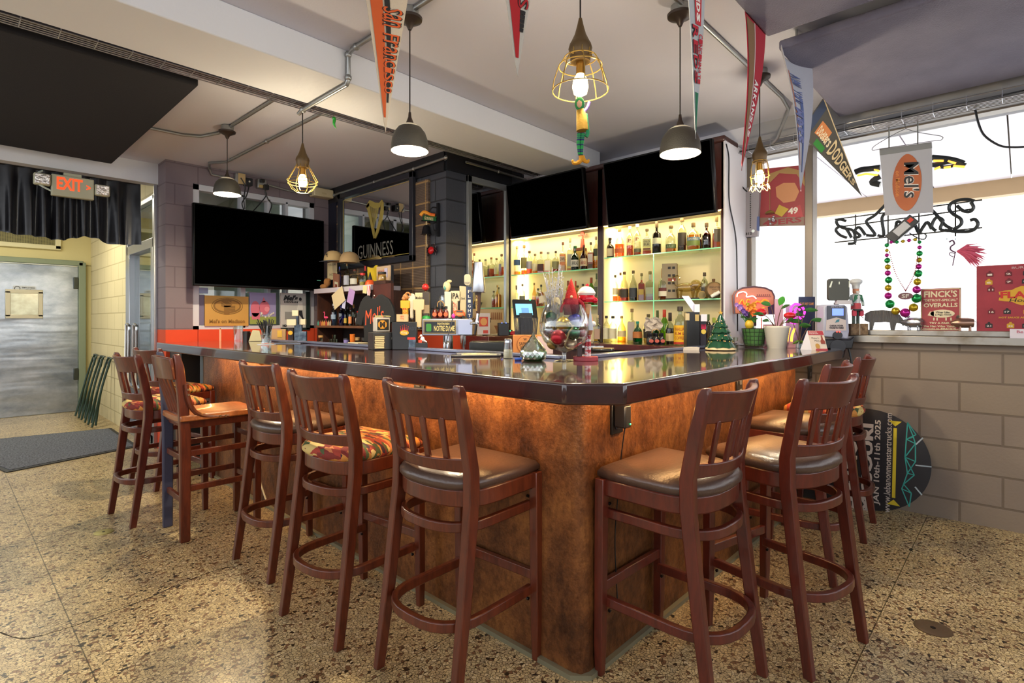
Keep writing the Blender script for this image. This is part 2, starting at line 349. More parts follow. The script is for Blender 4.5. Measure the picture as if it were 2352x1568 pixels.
# glass door in the passage wall
gy0, gy1 = 6.24, 7.40
d2m = MB()
for (y, z, dy, dz) in ((gy0+.03, 1.26, .06, 2.52), (gy1-.03, 1.26, .09, 2.52), (6.82, 2.04, 1.1, .10), (6.82, 2.49, 1.16, .05), (6.82, .06, 1.1, .12), (gy0+.09, 1.0, .07, 2.0), (gy1-.11, 1.0, .09, 2.0)): d2m.box((1.50, y, z), (.07, dy, dz))
d2 = d2m.build('door_2', alu, bevel=.005); struct(d2, 'aluminium framed glass door in the passage')
MB().box((1.52, 6.82, 1.05), (.01, .98, 1.9)).build('pane', G('door_glass', 'cfe0dd', .10, .4), d2)
MB().box((1.52, 6.82, 2.27), (.01, 1.06, .38)).build('transom_pane', G('door_glass', 'cfe0dd', .10, .4), d2)
for yy in (6.62, 6.93):
    MB().tube(bez([(1.45, yy, .55), (1.40, yy, .62), (1.40, yy, 1.15), (1.40, yy, 1.2), (1.40, yy+.10, 1.22), (1.40, yy+.12, 1.15), (1.40, yy+.12, .6), (1.45, yy+.12, .55)], 4), .014, 8).build('pull_handle', M('chrome', 'd8dade', .12, 1.0), d2)
o = MB().box((2.6, 7.0, 1.4), (.1, 1.8, 2.8)).build('wall_lobby', M('lobby_paint', 'aeb6ad', .7)); struct(o, 'pale wall beyond the glass door')

# --- wall with the mirror sign, and the charcoal column
XG, YC = 3.18, 3.82
char = block_mat('block_charcoal_x', '3b3e47', '24262d', 1, tint='41444e', off=.12, zoff=.03, rough=.42, bump=.6, spec=.6)
char2 = block_mat('block_charcoal_y', '3b3e47', '24262d', 0, tint='41444e', off=.30, zoff=.03, rough=.42, bump=.6, spec=.6)
redx = block_mat('block_red_x', 'cf4a26', 'ab3517', 1, tint='c74422', off=.12, zoff=.03)
mb = MB(); mb.box((XG+.12, 4.88, 1.99), (.24, 2.12, 1.64), 0); mb.box((XG+.12, 4.88, .585), (.24, 2.12, 1.17), 1)
o = mb.build('wall_mirror', [char, redx]); struct(o, 'charcoal block wall carrying the mirror sign')
o = MB().box((3.83, 3.94, 1.4), (.82, .24, 2.8)).build('wall_return', char2); struct(o, 'charcoal block return wall beside the lit shelves')
blk = M('gloss_black_paint', '15161c', .35)
o = MB().box((XG-.012, 4.88, 2.72), (.03, 2.12, .19)).build('trim_4', blk); struct(o, 'black painted band along the top of the mirror wall')
o = MB().box((3.6, YC-.012, 2.72), (.86, .03, .17)).build('trim_5', blk); struct(o, 'black painted band above the tall mirror')
o = MB().box((XG-.01, 5.85, 1.9), (.03, .18, 1.5)).build('trim_6', M('navy_black', '171a2b', .5)); struct(o, 'dark strip in the corner by the television wall')
def ribbed():
    m, nt, b = base_mat('ribbed_block'); L = nt.links; g = node(nt, 'ShaderNodeNewGeometry'); s = node(nt, 'ShaderNodeSeparateXYZ'); L.new(g.outputs['Position'], s.inputs[0])
    c = node(nt, 'ShaderNodeCombineXYZ'); a = node(nt, 'ShaderNodeMath', operation='ADD'); a.inputs[1].default_value = 20.11; L.new(s.outputs[1], a.inputs[0]); L.new(a.outputs[0], c.inputs[0])
    a2 = node(nt, 'ShaderNodeMath', operation='ADD'); a2.inputs[1].default_value = 4.03; L.new(s.outputs[2], a2.inputs[0]); L.new(a2.outputs[0], c.inputs[1])
    br = node(nt, 'ShaderNodeTexBrick', offset=0.0, i_Scale=1.0, i_Mortar_Size=.008, i_Brick_Width=.2, i_Row_Height=.2); br.inputs['Color1'].default_value = lin('5a4c44'); br.inputs['Color2'].default_value = lin('63544a'); br.inputs['Mortar'].default_value = lin('a5865c')
    L.new(c.outputs[0], br.inputs['Vector']); L.new(br.outputs['Color'], b.inputs['Base Color'])
    w = node(nt, 'ShaderNodeMath', operation='SINE'); w1 = node(nt, 'ShaderNodeMath', operation='MULTIPLY'); w1.inputs[1].default_value = 420.0; L.new(s.outputs[2], w1.inputs[0]); L.new(w1.outputs[0], w.inputs[0])
    bp = node(nt, 'ShaderNodeBump', i_Strength=.6, i_Distance=.006); L.new(w.outputs[0], bp.inputs['Height']); L.new(bp.outputs[0], b.inputs['Normal']); b.inputs['Roughness'].default_value = .6; return m
o = MB().box((XG-.01, 4.90, 1.88), (.03, 1.70, 1.42)).build('trim_7', ribbed()); struct(o, 'ribbed brown block infill around the mirror sign')

# --- window wall on the right
XW = 4.40
taupe = block_mat('block_taupe', '85786d', '6e6155', 1, row=.187, width=.405, tint='897b6c', off=.17, zoff=.06, rough=.6)
o = MB().box((XW+.1, -.9, .555), (.2, 5.0, 1.11)).build('wall_window', taupe); struct(o, 'taupe painted block wall under the big window')
mb = MB(); mb.box((-3.05, 3.4, .55), (.1, 13.0, 1.1)); o = mb.build('wall_added_far', taupe); struct(o, 'unseen low block wall on the far side, added to darken bar edge reflections')  # unseen wall, added so the bar edge reflects something dark
o = MB().box((.7, -3.15, .55), (7.4, .1, 1.1)).build('wall_added_near', taupe); struct(o, 'unseen low block wall behind the viewer, added to darken bar edge reflections')  # unseen too, kept low so daylight still enters above it
grey = M('lintel_grey', '8a8a90', .7, col2='93908e', nscale=3)
mb = MB(); mb.box((XW+.12, -.9, 2.68), (.24, 5.0, .24)); o = mb.build('lintel_window', grey); struct(o, 'grey lintel above the big window')
mb = MB(); mb.box((XW+.12, 2.9, 1.4), (.24, 2.6, 2.8)); o = mb.build('wall_shelf', M('white_side_paint', 'cfcfd8', .6)); struct(o, 'wall behind the lit shelves')
mb = MB(); mb.box((4.42, -.9, 1.135), (.16, 5.0, .05)); mb.box((4.46, -.9, 1.178), (.1, 5.0, .036)); o = mb.build('trim_8', M('worn_aluminium', '9d9992', .35, .8, col2='6d5d43', nscale=7, lo=.5, hi=.8), bevel=.004); struct(o, 'worn aluminium sill ledge')
ym = wx(4.47, 1860).y
mb = MB(); mb.box((4.50, ym, 1.88), (.12, .055, 1.40)); mb.box((4.50, -.9, 2.575), (.1, 5.0, .05)); mb.box((4.50, 1.585, 1.88), (.1, .04, 1.4)); mb.box((4.50, -1.6, 1.88), (.1, .055, 1.40))
w2 = mb.build('window_2', M('bronze_frame', '6f665d', .4, .5), bevel=.004); struct(w2, 'big shop window on the right')
MB().box((4.53, -.9, 1.88), (.006, 5.0, 1.36)).build('pane', G('shop_glass', 'fbfdff', .0, .25, .5), w2)
# --- outside: canopy, street front opposite, pavement
can = M('canopy_boards', 'efe9f0', .6)
mb = MB()
for i in range(14): mb.box((6.1, -5.2+i*.62, 2.72), (2.9, .61, .04))
o = mb.build('trim_9', can); struct(o, 'pale boarded canopy outside the window')
o = MB().box((6.1, -1.2, 2.79), (2.9, 8.6, .06)).build('trim_12', M('canopy_backing', 'b9a98f', .7)); struct(o, 'tan backing over the canopy boards')
o = MB().box((7.5, -1.2, 2.62), (.14, 9.0, .16)).build('trim_10', M('canopy_edge', 'b59870', .6)); struct(o, 'tan edge beam of the canopy')
whb = block_mat('street_brick', 'f0ebe2', 'd9d2c8', 1, row=.09, width=.24, msize=.01)
ob = MB().box((13.2, 1.0, 4.5), (.4, 30.0, 9.0)).build('exterior_wall', whb); struct(ob, 'pale brick street front across the road')
wd = M('street_window', 'dde6e8', .5); wf = M('street_frame', 'b4bfbd', .5)
for (px, py, w, h) in ((1854, 667, .48, .42), (2150, 650, .56, .5)):
    p = wx(13.0, px, py); q = MB().box((12.99, p.y, p.z), (.06, w, h)).build('window_3', wf, ob); MB().box((12.96, p.y, p.z), (.03, w*.84, h*.84)).build('pane', wd, q)
for i in range(3):
    p = wx(13.0, 2167+i*20, 541); q = MB().box((12.99, p.y, p.z), (.06, .16, .16)).build('window_4', wf, ob); MB().box((12.96, p.y, p.z), (.03, .13, .13)).build('pane', wd, q)
p = wx(9.0, 2084, 650); o = MB().tube([(p.x, p.y, 0), (p.x, p.y, 5.0)], .06, 12).build('street_pole', M('pole_paint', 'e2dde6', .5)); tag(o, 'pale street pole standing outside behind the bead necklace', 'pole')
o = MB().box((9.5, 0, -.1), (9.6, 26, .1)).build('street_ground', M('pavement', 'eeece8', .8)); struct(o, 'bright pavement outside')
# ================================================================ THE BAR
def gloss_wood(name, c1, c2, rough, coat, sc=(1, 1, 1), ns=3.0):
    if name in MATS: return MATS[name]
    m, nt, b = base_mat(name); L = nt.links
    tc = node(nt, 'ShaderNodeTexCoord'); mp = node(nt, 'ShaderNodeMapping'); mp.inputs['Scale'].default_value = sc; L.new(tc.outputs['Object'], mp.inputs['Vector'])
    n = node(nt, 'ShaderNodeTexNoise', i_Scale=ns, i_Detail=6.0, i_Roughness=.65, i_Distortion=.6); L.new(mp.outputs[0], n.inputs['Vector'])
    r = node(nt, 'ShaderNodeValToRGB'); r.color_ramp.elements[0].position = .33; r.color_ramp.elements[1].position = .68; r.color_ramp.elements[0].color = lin(c1); r.color_ramp.elements[1].color = lin(c2)
    L.new(n.outputs['Fac'], r.inputs[0]); L.new(r.outputs[0], b.inputs['Base Color']); b.inputs['Roughness'].default_value = rough
    b.inputs['Coat Weight'].default_value = coat; b.inputs['Coat Roughness'].default_value = .05
    MATS[name] = m; return m
bar_wood = gloss_wood('varnished_mahogany', '220a0c', '3d1516', .25, 1.0, (9, 1.2, 9), 3.0)
stool_wood = gloss_wood('stool_wood', '4a1e10', '6b2f19', .32, .25, (14, 14, 2.2), 3.0)
stool_wood2 = gloss_wood('stool_wood_red', '471a11', '642618', .34, .25, (14, 14, 2.2), 3.0)
saddle_wood = gloss_wood('saddle_wood', '8a4a20', 'b06a35', .3, .3, (3, 14, 14), 3.0)
def rust():
    m, nt, b = base_mat('rusted_copper_sheet'); L = nt.links; tc = node(nt, 'ShaderNodeTexCoord')
    mp = node(nt, 'ShaderNodeMapping'); mp.inputs['Scale'].default_value = (1, 1, .7); L.new(tc.outputs['Object'], mp.inputs['Vector'])
    n = node(nt, 'ShaderNodeTexNoise', i_Scale=3.5, i_Detail=9.0, i_Roughness=.72); L.new(mp.outputs[0], n.inputs['Vector'])
    r = node(nt, 'ShaderNodeValToRGB'); e = r.color_ramp.elements; e[0].position = .34; e[0].color = lin('4a2c1a'); e[1].position = .68; e[1].color = lin('a8703c'); q = e.new(.5); q.color = lin('7d4e2b')
    L.new(n.outputs['Fac'], r.inputs[0])
    n3 = node(nt, 'ShaderNodeTexNoise', i_Scale=34.0, i_Detail=6.0, i_Roughness=.75); L.new(mp.outputs[0], n3.inputs['Vector']); r3 = node(nt, 'ShaderNodeValToRGB'); r3.color_ramp.elements[0].position = .38; r3.color_ramp.elements[1].position = .56; r3.color_ramp.elements[0].color = (.6, .56, .54, 1); r3.color_ramp.elements[1].color = (1, 1, 1, 1); L.new(n3.outputs['Fac'], r3.inputs[0])
    mu = node(nt, 'ShaderNodeMixRGB', blend_type='MULTIPLY'); mu.inputs[0].default_value = 1.0; L.new(r.outputs[0], mu.inputs[1]); L.new(r3.outputs[0], mu.inputs[2]); L.new(mu.outputs[0], b.inputs['Base Color'])
    n2 = node(nt, 'ShaderNodeTexNoise', i_Scale=85.0, i_Detail=3.0); L.new(tc.outputs['Object'], n2.inputs['Vector'])
    bp = node(nt, 'ShaderNodeBump', i_Strength=.35, i_Distance=.006); L.new(n2.outputs['Fac'], bp.inputs['Height']); L.new(bp.outputs[0], b.inputs['Normal'])
    b.inputs['Metallic'].default_value = .45; b.inputs['Roughness'].default_value = .36; return m
rusty = rust()
XA, YB, ZT = 1.305, .870, 1.07
BX, BY = 1.537, 1.113
IX, IY = 2.14, 1.62
bar = thing('bar_counter', 'long L-shaped bar with varnished dark red wood top and rusty copper front', 'bar counter', (0, 0, 0))
top = MB().slab([(XA, 5.48), (XA, 1.012), (1.425, YB), (4.375, YB), (4.375, IY), (IX, IY), (IX, 5.48)], 1.002, ZT)
o = top.build('worktop', bar_wood, bar, bevel=.008, seg=3)
mb = MB(); mb.slab([(BX, 5.02), (BX, 1.155), (BX+.012, 1.125), (BX+.045, BY), (3.98, BY), (3.98, BY+.05), (BX+.06, BY+.05), (BX+.06, 5.02)], 0, 1.0); mb.build('front_panel', rusty, bar, ang=60)
MB().box((BX+.03, 5.06, .5), (.07, .075, 1.0)).build('end_post', M('blue_grey_post', '56636a', .5), bar, bevel=.004)
mb = MB(); mb.slab([(BX-.02, 5.02), (BX-.02, 1.15), (BX+.03, BY-.02), (3.98, BY-.02), (3.98, BY+.01), (BX+.04, BY+.01), (BX+.01, 1.16), (BX+.01, 5.02)], 0, .018); mb.build('base_strip', M('base_strip_metal', '8d8a72', .5, .5), bar)
brass = M('brass_hook', 'c79a4a', .25, 1.0)
hk = [(wx(BX-.02, p[0], p[1]), 1) for p in ((1235, 931), (835, 872), (612, 845))]+[(wy(BY-.02, p[0], p[1]), 0) for p in ((1490, 922), (1640, 890), (1760, 868))]
for p, a in hk:
    d = Vector((-1, 0, 0)) if a else Vector((0, -1, 0)); q = Vector((p.x, p.y, .972)); MB().tube([q-d*.02+Vector((0, 0, .02)), q, q+d*.03-Vector((0, 0, .005)), q+d*.045+Vector((0, 0, .008))], [.006, .006, .006, .011], 8).build('coat_hook', brass, bar)
mb = MB(); mb.box((IX-.015, 3.5, ZT+.009), (.05, 3.7, .018)); mb.box((3.2, IY-.015, ZT+.009), (2.0, .05, .018)); mb.build('inner_rail', M('blue_grey_rail', '6a7088', .25, .4), bar, bevel=.004)
led = M('warm_led', 'ffd9a0', .5, emit='ffb054', es=14.0)
mb = MB(); mb.box((XA+.10, 2.95, .998), (.014, 3.4, .008)); mb.box((2.75, YB+.10, .998), (2.5, .014, .008)); mb.build('light_strip', led, bar)
# sockets let into the bar front
dk = M('black_plastic', '0f0f11', .35)
for p, a in ((wx(BX, 966, 893), 1), (wy(BY, 1413, 958), 0), (wy(BY, 1695, 888), 0), (wy(BY, 1858, 850), 0)):
    s = (.012, .075, .12) if a else (.075, .012, .12)
    q = MB().box((p.x-(.006 if a else 0), p.y-(0 if a else .006), p.z), s).build('outlet', dk, bar, bevel=.003)
    for dz in (-.026, .026): MB().box((p.x-(.014 if a else 0), p.y-(0 if a else .014), p.z+dz), (.006, .03, .03) if a else (.03, .006, .03)).build('socket', M('socket_grey', '3a3a3e', .4), q, bevel=.002)
# plug-in adapter with its cord
p = wy(BY-.04, 1430, 955); ad = thing('power_adapter', 'black plug-in adapter hanging from the socket near the bar corner', 'power adapter', (p.x, p.y, p.z))
MB().box((0, 0, 0), (.042, .05, .085)).build('body', M('adapter_black', '1b1c20', .3), ad, bevel=.006)
q = wy(BY-.04, 1424, 1388); MB().tube(bez([(0, -.01, -.042), (-.01, .0, -.15), (-.012, .015, -.32), (-.02, .02, -.47), (q.x-p.x+.0, .01, q.z-p.z)], 6), .0025, 6).build('cord', dk, ad)
MB().ball((.012, -.026, -.028), .003, 8).build('indicator', M('green_led', '38ff80', .4, emit='38ff80', es=3), ad)
# white cable end by the base
p0 = wx(BX-.03, 590, 1070); p1 = wx(BX-.03, 612, 1150); o = MB().tube(bez([p0+Vector((.0, 0, .1)), p0, (p0+p1)/2+Vector((0, .01, -.01)), p1], 6), .006, 8).build('cable', M('ivory_cable', 'd8cfae', .4)); tag(o, 'short ivory cable hanging against the rusty bar front', 'cable')
# cables and grey wall behind the far end of the bar front
mb = MB()
for i in range(5): mb.tube(bez([(3.99, 1.2+.02*i, .93-.02*i), (4.1, 1.3, .85-.05*i), (4.2+.02*i, 1.2, .8-.03*i), (4.36, 1.1+.06*i, .72-.06*i)], 6), .004, 6)
o = mb.build('cable_bundle', dk); tag(o, 'loose black cables under the far right end of the bar', 'cables')

# ================================================================ BAR STOOLS
def loft(mb, secs, m=0):
    """square-cut post through sections (centre, width, depth)"""
    vs = []
    for (c, w, d) in secs: vs += [(c[0]-w/2, c[1]-d/2, c[2]), (c[0]+w/2, c[1]-d/2, c[2]), (c[0]+w/2, c[1]+d/2, c[2]), (c[0]-w/2, c[1]+d/2, c[2])]
    k = len(secs); fs = [(3, 2, 1, 0), tuple(4*(k-1)+i for i in range(4))]
    for i in range(k-1): fs += [(4*i+j, 4*i+(j+1) % 4, 4*i+4+(j+1) % 4, 4*i+4+j) for j in range(4)]
    mb.add(vs, fs, m); return mb
def dshape(w, yf, ymid, yb, n=10):
    """plan outline: straight front, rounded back, walked from front right round the back to front left"""
    o = [(w, yf), (w, (yf+ymid)/2)]
    for i in range(n+1):
        a = pi*i/n; o.append((w*abs(cos(a))**.75*(1 if cos(a) >= 0 else -1), ymid-(ymid-yb)*sin(a)**.85))
    return o+[(-w, (yf+ymid)/2), (-w, yf)]
def band(mb, path, z, h, t, m=0):
    P = [Vector((p[0], p[1], 0)) for p in path]; k = len(P); vs = []
    for i, p in enumerate(P):
        d = (P[min(i+1, k-1)]-P[max(i-1, 0)]).normalized(); n = Vector((d.y, -d.x, 0))
        for (a, b) in ((-t/2, -h/2), (t/2, -h/2), (t/2, h/2), (-t/2, h/2)): vs.append(p+n*a+Vector((0, 0, z+b)))
    fs = [(3, 2, 1, 0), tuple(4*(k-1)+i for i in range(4))]
    for i in range(k-1): fs += [(4*i+j, 4*i+(j+1) % 4, 4*i+4+(j+1) % 4, 4*i+4+j) for j in range(4)]
    return mb.add(vs, fs, m)
vinyl = M('brown_vinyl', '4f3c33', .28, bump=.12, bscale=120, spec=.6)
def woven():
    m, nt, b = base_mat('southwest_fabric'); L = nt.links; tc = node(nt, 'ShaderNodeTexCoord'); mp = node(nt, 'ShaderNodeMapping'); mp.inputs['Scale'].default_value = (20, 74, 20); L.new(tc.outputs['Object'], mp.inputs['Vector'])
    n0 = node(nt, 'ShaderNodeTexNoise', i_Scale=14.0, i_Detail=2.0); L.new(tc.outputs['Object'], n0.inputs['Vector'])
    ad = node(nt, 'ShaderNodeMixRGB', blend_type='ADD'); ad.inputs[0].default_value = .9; L.new(mp.outputs[0], ad.inputs[1]); L.new(n0.outputs['Color'], ad.inputs[2])
    v = node(nt, 'ShaderNodeTexVoronoi', i_Scale=1.0); L.new(ad.outputs[0], v.inputs['Vector']); s = node(nt, 'ShaderNodeSeparateXYZ'); L.new(v.outputs['Color'], s.inputs[0])
    r = node(nt, 'ShaderNodeValToRGB'); r.color_ramp.interpolation = 'CONSTANT'; e = r.color_ramp.elements; e[0].position = 0; e[0].color = lin('7c2a22'); e[1].position = .2; e[1].color = lin('c9863c')
    for p, h in ((.38, '4e5a34'), (.5, 'd3b872'), (.66, 'a33b2a'), (.8, '3a2230'), (.9, 'cf7d4a')): q = e.new(p); q.color = lin(h)
    L.new(s.outputs[0], r.inputs[0]); L.new(r.outputs[0], b.inputs['Base Color']); b.inputs['Roughness'].default_value = .85
    n2 = node(nt, 'ShaderNodeTexNoise', i_Scale=260.0); L.new(tc.outputs['Object'], n2.inputs['Vector']); bp = node(nt, 'ShaderNodeBump', i_Strength=.4, i_Distance=.004); L.new(n2.outputs['Fac'], bp.inputs['Height']); L.new(bp.outputs[0], b.inputs['Normal']); return m
fabric = woven()
screwm = M('dark_screw', '2b2624', .4, .8)
def cushion_mb(w, yf, ym, yb, z0, h):
    out = dshape(w, yf, ym, yb, 14)+[(w*k, yf+.006*(1-k*k)) for k in (-.6, -.2, .2, .6)]; n = len(out); cx, cy = 0, .02
    vs = []; fs = []; prof = [(.93, -.004), (1.0, .012), (1.0, .026), (.95, .040), (.84, .050), (.65, .058), (.4, .062), (.15, .064)]
    for (r, z) in prof: vs += [(cx+(p[0]-cx)*r, cy+(p[1]-cy)*r, z0+z*h/.064) for p in out]
    for i in range(len(prof)-1): fs += [(i*n+j, i*n+(j+1) % n, (i+1)*n+(j+1) % n, (i+1)*n+j) for j in range(n)]
    fs = [f[::-1] for f in fs]; fs += [tuple((len(prof)-1)*n+j for j in reversed(range(n))), tuple(range(n))]
    mb = MB(); mb.add(vs, fs); return mb
def make_stool(label, seatmat, wood, loc, rz):
    t = thing('bar_stool', label, 'bar stool', loc, rz, 'slat-back bar stools round the bar')
    for s in (-1, 1):
        loft(MB(), [((s*.200, -.207, 0), .028, .034), ((s*.196, -.165, .30), .033, .040), ((s*.190, -.122, .66), .036, .046), ((s*.188, -.120, .76), .036, .046), ((s*.188, -.150, .92), .034, .042), ((s*.189, -.176, 1.03), .032, .036), ((s*.189, -.180, 1.052), .030, .020)]).build('leg', wood, t, bevel=.004)
        loft(MB(), [((s*.202, .208, 0), .026, .028), ((s*.204, .205, .12), .032, .034), ((s*.204, .200, .58), .036, .036), ((s*.204, .198, .702), .036, .036)]).build('leg', wood, t, bevel=.003)
    o = dshape(.205, .200, -.02, -.172, 12); MB().slab(o, .640, .700).build('seat_frame', wood, t, bevel=.006)
    cushion_mb(.212, .212, -.02, -.185, .699, .066).build('seat', seatmat, t, ang=70)
    b = MB(); band(b, dshape(.178, .195, -.03, -.180, 14), .575, .034, .022); b.build('seat_ring', wood, t, bevel=.004)
    b = MB(); band(b, dshape(.182, .198, -.06, -.222, 14), .262, .034, .024); b.build('foot_ring', wood, t, bevel=.004)
    MB().bar((-.19, .203, .315), (.19, .203, .315), .022, .036).build('stretcher', wood, t, bevel=.003)
    arc = lambda x, y0, sag: y0-sag*(1-(x/.19)**2)
    xs = [-.180+.36*i/14 for i in range(15)]
    for nm, z0, h, y0, sg, th in (('crest_rail', .985, .100, -.160, .055, .024), ('lower_rail', .782, .042, -.126, .050, .024)):
        b = MB(); vs = []
        for x in xs:
            lean = .016 if nm == 'crest_rail' else .004
            for (dz, dy) in ((-h/2, lean), (-h/2, lean-th), (h/2+(.006*(abs(x)/.18)**2), -lean-th), (h/2+(.006*(abs(x)/.18)**2), -lean)): vs.append((x, arc(x, y0, sg)+dy+.012, z0+dz))
        fs = [(3, 2, 1, 0), tuple(4*14+i for i in range(4))]
        for i in range(14): fs += [(4*i+j, 4*i+(j+1) % 4, 4*i+4+(j+1) % 4, 4*i+4+j) for j in range(4)]
        b.add(vs, fs); b.build(nm, wood, t, bevel=.004)
    for x in (-.113, -.038, .038, .113):
        MB().bar((x, arc(x, -.126, .05), .795), (x*1.03, arc(x, -.152, .055), .945), .026, .012, side=(0, 1, .2)).build('slat', wood, t, bevel=.003)
    b = MB()
    for s in (-1, 1):
        for z in (.63, .25): b.tube([(s*.186, .180, z-.02), (s*.179, .180, z-.02)], .006, 8)
    b.build('screw', screwm, t)
    return t
ST = [
 ('brown vinyl bar stool just left of the bar corner, beside a patterned stool', vinyl, stool_wood, (1.314, 1.507), -87.8),
 ('patterned fabric bar stool between two brown vinyl stools on the long side of the bar', fabric, stool_wood, (1.240, 2.120), -85.0),
 ('brown vinyl bar stool between the solid wood stool and a patterned stool', vinyl, stool_wood, (1.295, 2.830), -88.0),
 ('patterned fabric bar stool standing out from the bar beside the floor mat', fabric, stool_wood2, (1.00, 4.15), -84.6),
 ('patterned fabric bar stool farthest down the long side, under the open bar end', fabric, stool_wood2, (1.27, 4.88), -79.0),
 ('brown vinyl bar stool just right of the bar corner by the power adapter', vinyl, stool_wood2, (1.815, .880), -1.5),
 ('brown vinyl bar stool pulled out at an angle on the short side of the bar', vinyl, stool_wood2, (2.340, .697), -13.0),
 ('brown vinyl bar stool half hidden behind the angled stool on the short side', vinyl, stool_wood2, (3.100, .850), 0.0),
 ('patterned fabric bar stool beside the oval black board at the window end', fabric, stool_wood2, (3.785, .865), 3.0)]
for (lb, sm, wd_, (x, y), r) in ST: make_stool(lb, sm, wd_, (x, y, 0), radians(r))
# the one stool of another make: solid saddle seat, bent side brackets, box stretchers
t = thing('bar_stool', 'all-wood bar stool with a scooped saddle seat and bent side brackets', 'bar stool', (1.17, 3.635, 0), radians(-90))
bluew = M('bluish_worn_paint', '3d3f55', .45)
for s in (-1, 1):
    loft(MB(), [((s*.168, -.205, 0), .036, .050), ((s*.168, -.205, .60), .040, .056), ((s*.168, -.215, .80), .038, .052), ((s*.168, -.235, 1.00), .036, .046), ((s*.168, -.248, 1.07), .034, .030)]).build('leg', bluew if s < 0 else stool_wood, t, bevel=.006)
    loft(MB(), [((s*.168, .195, 0), .034, .036), ((s*.168, .195, .66), .042, .044)]).build('leg', stool_wood, t, bevel=.004)
    b = MB(); pth = bez([(s*.192, -.205, .90), (s*.192, -.195, .82), (s*.192, -.165, .745), (s*.192, -.10, .705), (s*.192, .02, .695)], 5)
    b.tube(pth, .014, 8); b.build('side_bracket', stool_wood, t)
    for z in (.30, .50): MB().bar((s*.168, -.18, z), (s*.168, .18, z), .020, .034).build('stretcher', stool_wood, t, bevel=.003)
for y, z in ((.195, .27), (.195, .54), (-.205, .23), (-.205, .47)): MB().bar((-.15, y, z), (.15, y, z), .02, .034).build('stretcher', stool_wood, t, bevel=.003)
b = MB(); b.box((0, -.005, .665), (.33, .40, .05)); b.build('seat_frame', stool_wood, t, bevel=.004)
def saddle(u, v):
    x = (u-.5)*.40; y = -.235+v*.47; d = ((u-.5)/.5)**2
    return (x, y, .722-.020*(1-d)*(1-abs(v-.45)*1.2)+.006*(1-abs(2*u-1))*(v > .6)-.02*max(0, v-.9)*5)
MB().grid(saddle, 14, 14, 0, .034).build('seat', saddle_wood, t, bevel=.006, ang=60)
b = MB()
def crest(u, v): x = (u-.5)*.35; return (x, -.245-.03*(1-(2*u-1)**2)-.02*v, .93+v*.12+.012*sin(pi*u)*v)
b.grid(crest, 12, 3, 0, -.022); b.build('crest_rail', stool_wood, t, bevel=.004)
for x in (-.11, -.055, 0, .055, .11): MB().tube([(x, -.20, .70), (x, -.235, .82), (x, -.25-.03*(1-(x/.17)**2), .94)], .010, 8).build('slat', stool_wood, t)
MB().bar((-.16, -.205, .69), (.16, -.205, .69), .024, .06).build('lower_rail', stool_wood, t, bevel=.004)
b = MB()
for s in (-1, 1):
    for (y, z) in ((-.20, .87), (-.197, .84), (-.03, .70), (.0, .698)): b.tube([(s*.206, y, z), (s*.212, y, z)], .006, 8)
b.build('screw', M('bright_screw', 'b8a888', .3, .9), t)
# ================================================================ LIT BACK BAR
cherry = gloss_wood('dark_cherry', '2c1412', '43201c', .4, .2, (10, 10, 1.5), 3.0)
lam = M('cream_laminate', 'ecdcab', .6); XC, XB = 4.00, 4.22; CY0, CYM0, CYM1, CY1 = 1.605, 2.672, 2.726, 3.815
CZ0, CZ1 = 1.07, 2.09
cab = thing('back_bar_cabinet', 'dark cherry back bar cabinet with two glowing shelf bays', 'cabinet', (0, 0, 0))
mb = MB()
mb.box((XC+.11, 3.805, 1.83), (.22, .02, 1.52)); mb.box((XC+.11, (CYM0+CYM1)/2, 1.83), (.22, .054, 1.52)); mb.box((XC+.11, (CY0+CY1)/2, 2.34), (.22, CY1-CY0, .5)); mb.box((XC+.11, CY0+.011, 1.83), (.22, .022, 1.52))
mb.build('carcass', cherry, cab, bevel=.003)
MB().box((XC+.11, (CY0+CY1)/2, 2.61), (.27, CY1-CY0+.03, .045)).build('crown', cherry, cab, bevel=.012)
MB().box((XC+.19, CY0-.006, 1.838), (.40, .012, 1.53)).build('side_panel', M('white_side_paint', 'cfcfd8', .6), cab)
for (a, b) in ((CY0+.022, CYM0), (CYM1, 3.795)):
    MB().box((XB-.005, (a+b)/2, 1.58), (.01, b-a, CZ1-CZ0)).build('back_panel', lam, cab)
    for yy in (a+.004, b-.004): MB().box((XC+.11, yy, 1.58), (.20, .008, CZ1-CZ0)).build('side_lining', lam, cab)
    MB().box((XB-.03, b-.055, 1.58), (.014, .02, CZ1-CZ0-.03)).build('light_strip', M('strip_glow', 'fff2cf', .5, emit='ffdf98', es=9), cab)
    MB().box((XC+.02, (a+b)/2, CZ1-.004), (.02, b-a, .008)).build('light_strip', M('strip_glow_top', 'fff2cf', .5, emit='ffd98c', es=2.5), cab)
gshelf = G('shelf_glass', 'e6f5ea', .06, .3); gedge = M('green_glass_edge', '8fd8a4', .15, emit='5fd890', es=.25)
SH = {'m1': 1.726, 'm2': 1.398, 'r1': 1.812, 'r2': 1.428}
for k, z in SH.items():
    a, b = (CYM1, 3.79) if k[0] == 'm' else (CY0+.025, CYM0)
    s = MB().box((XC+.11, (a+b)/2, z-.005), (.19, b-a-.012, .008)).build('glass_shelf', gshelf, cab); MB().box((XC+.0135, (a+b)/2, z-.005), (.003, b-a-.012, .008)).build('shelf_edge', gedge, s)
MB().box((XC+.012, wx(4.01, 1501).y, 1.45), (.008, .006, .72)).build('door_edge', gedge, cab)
ctr = thing('back_counter', 'dark red wood counter under the lit bottle shelves', 'counter', (0, 0, 0))
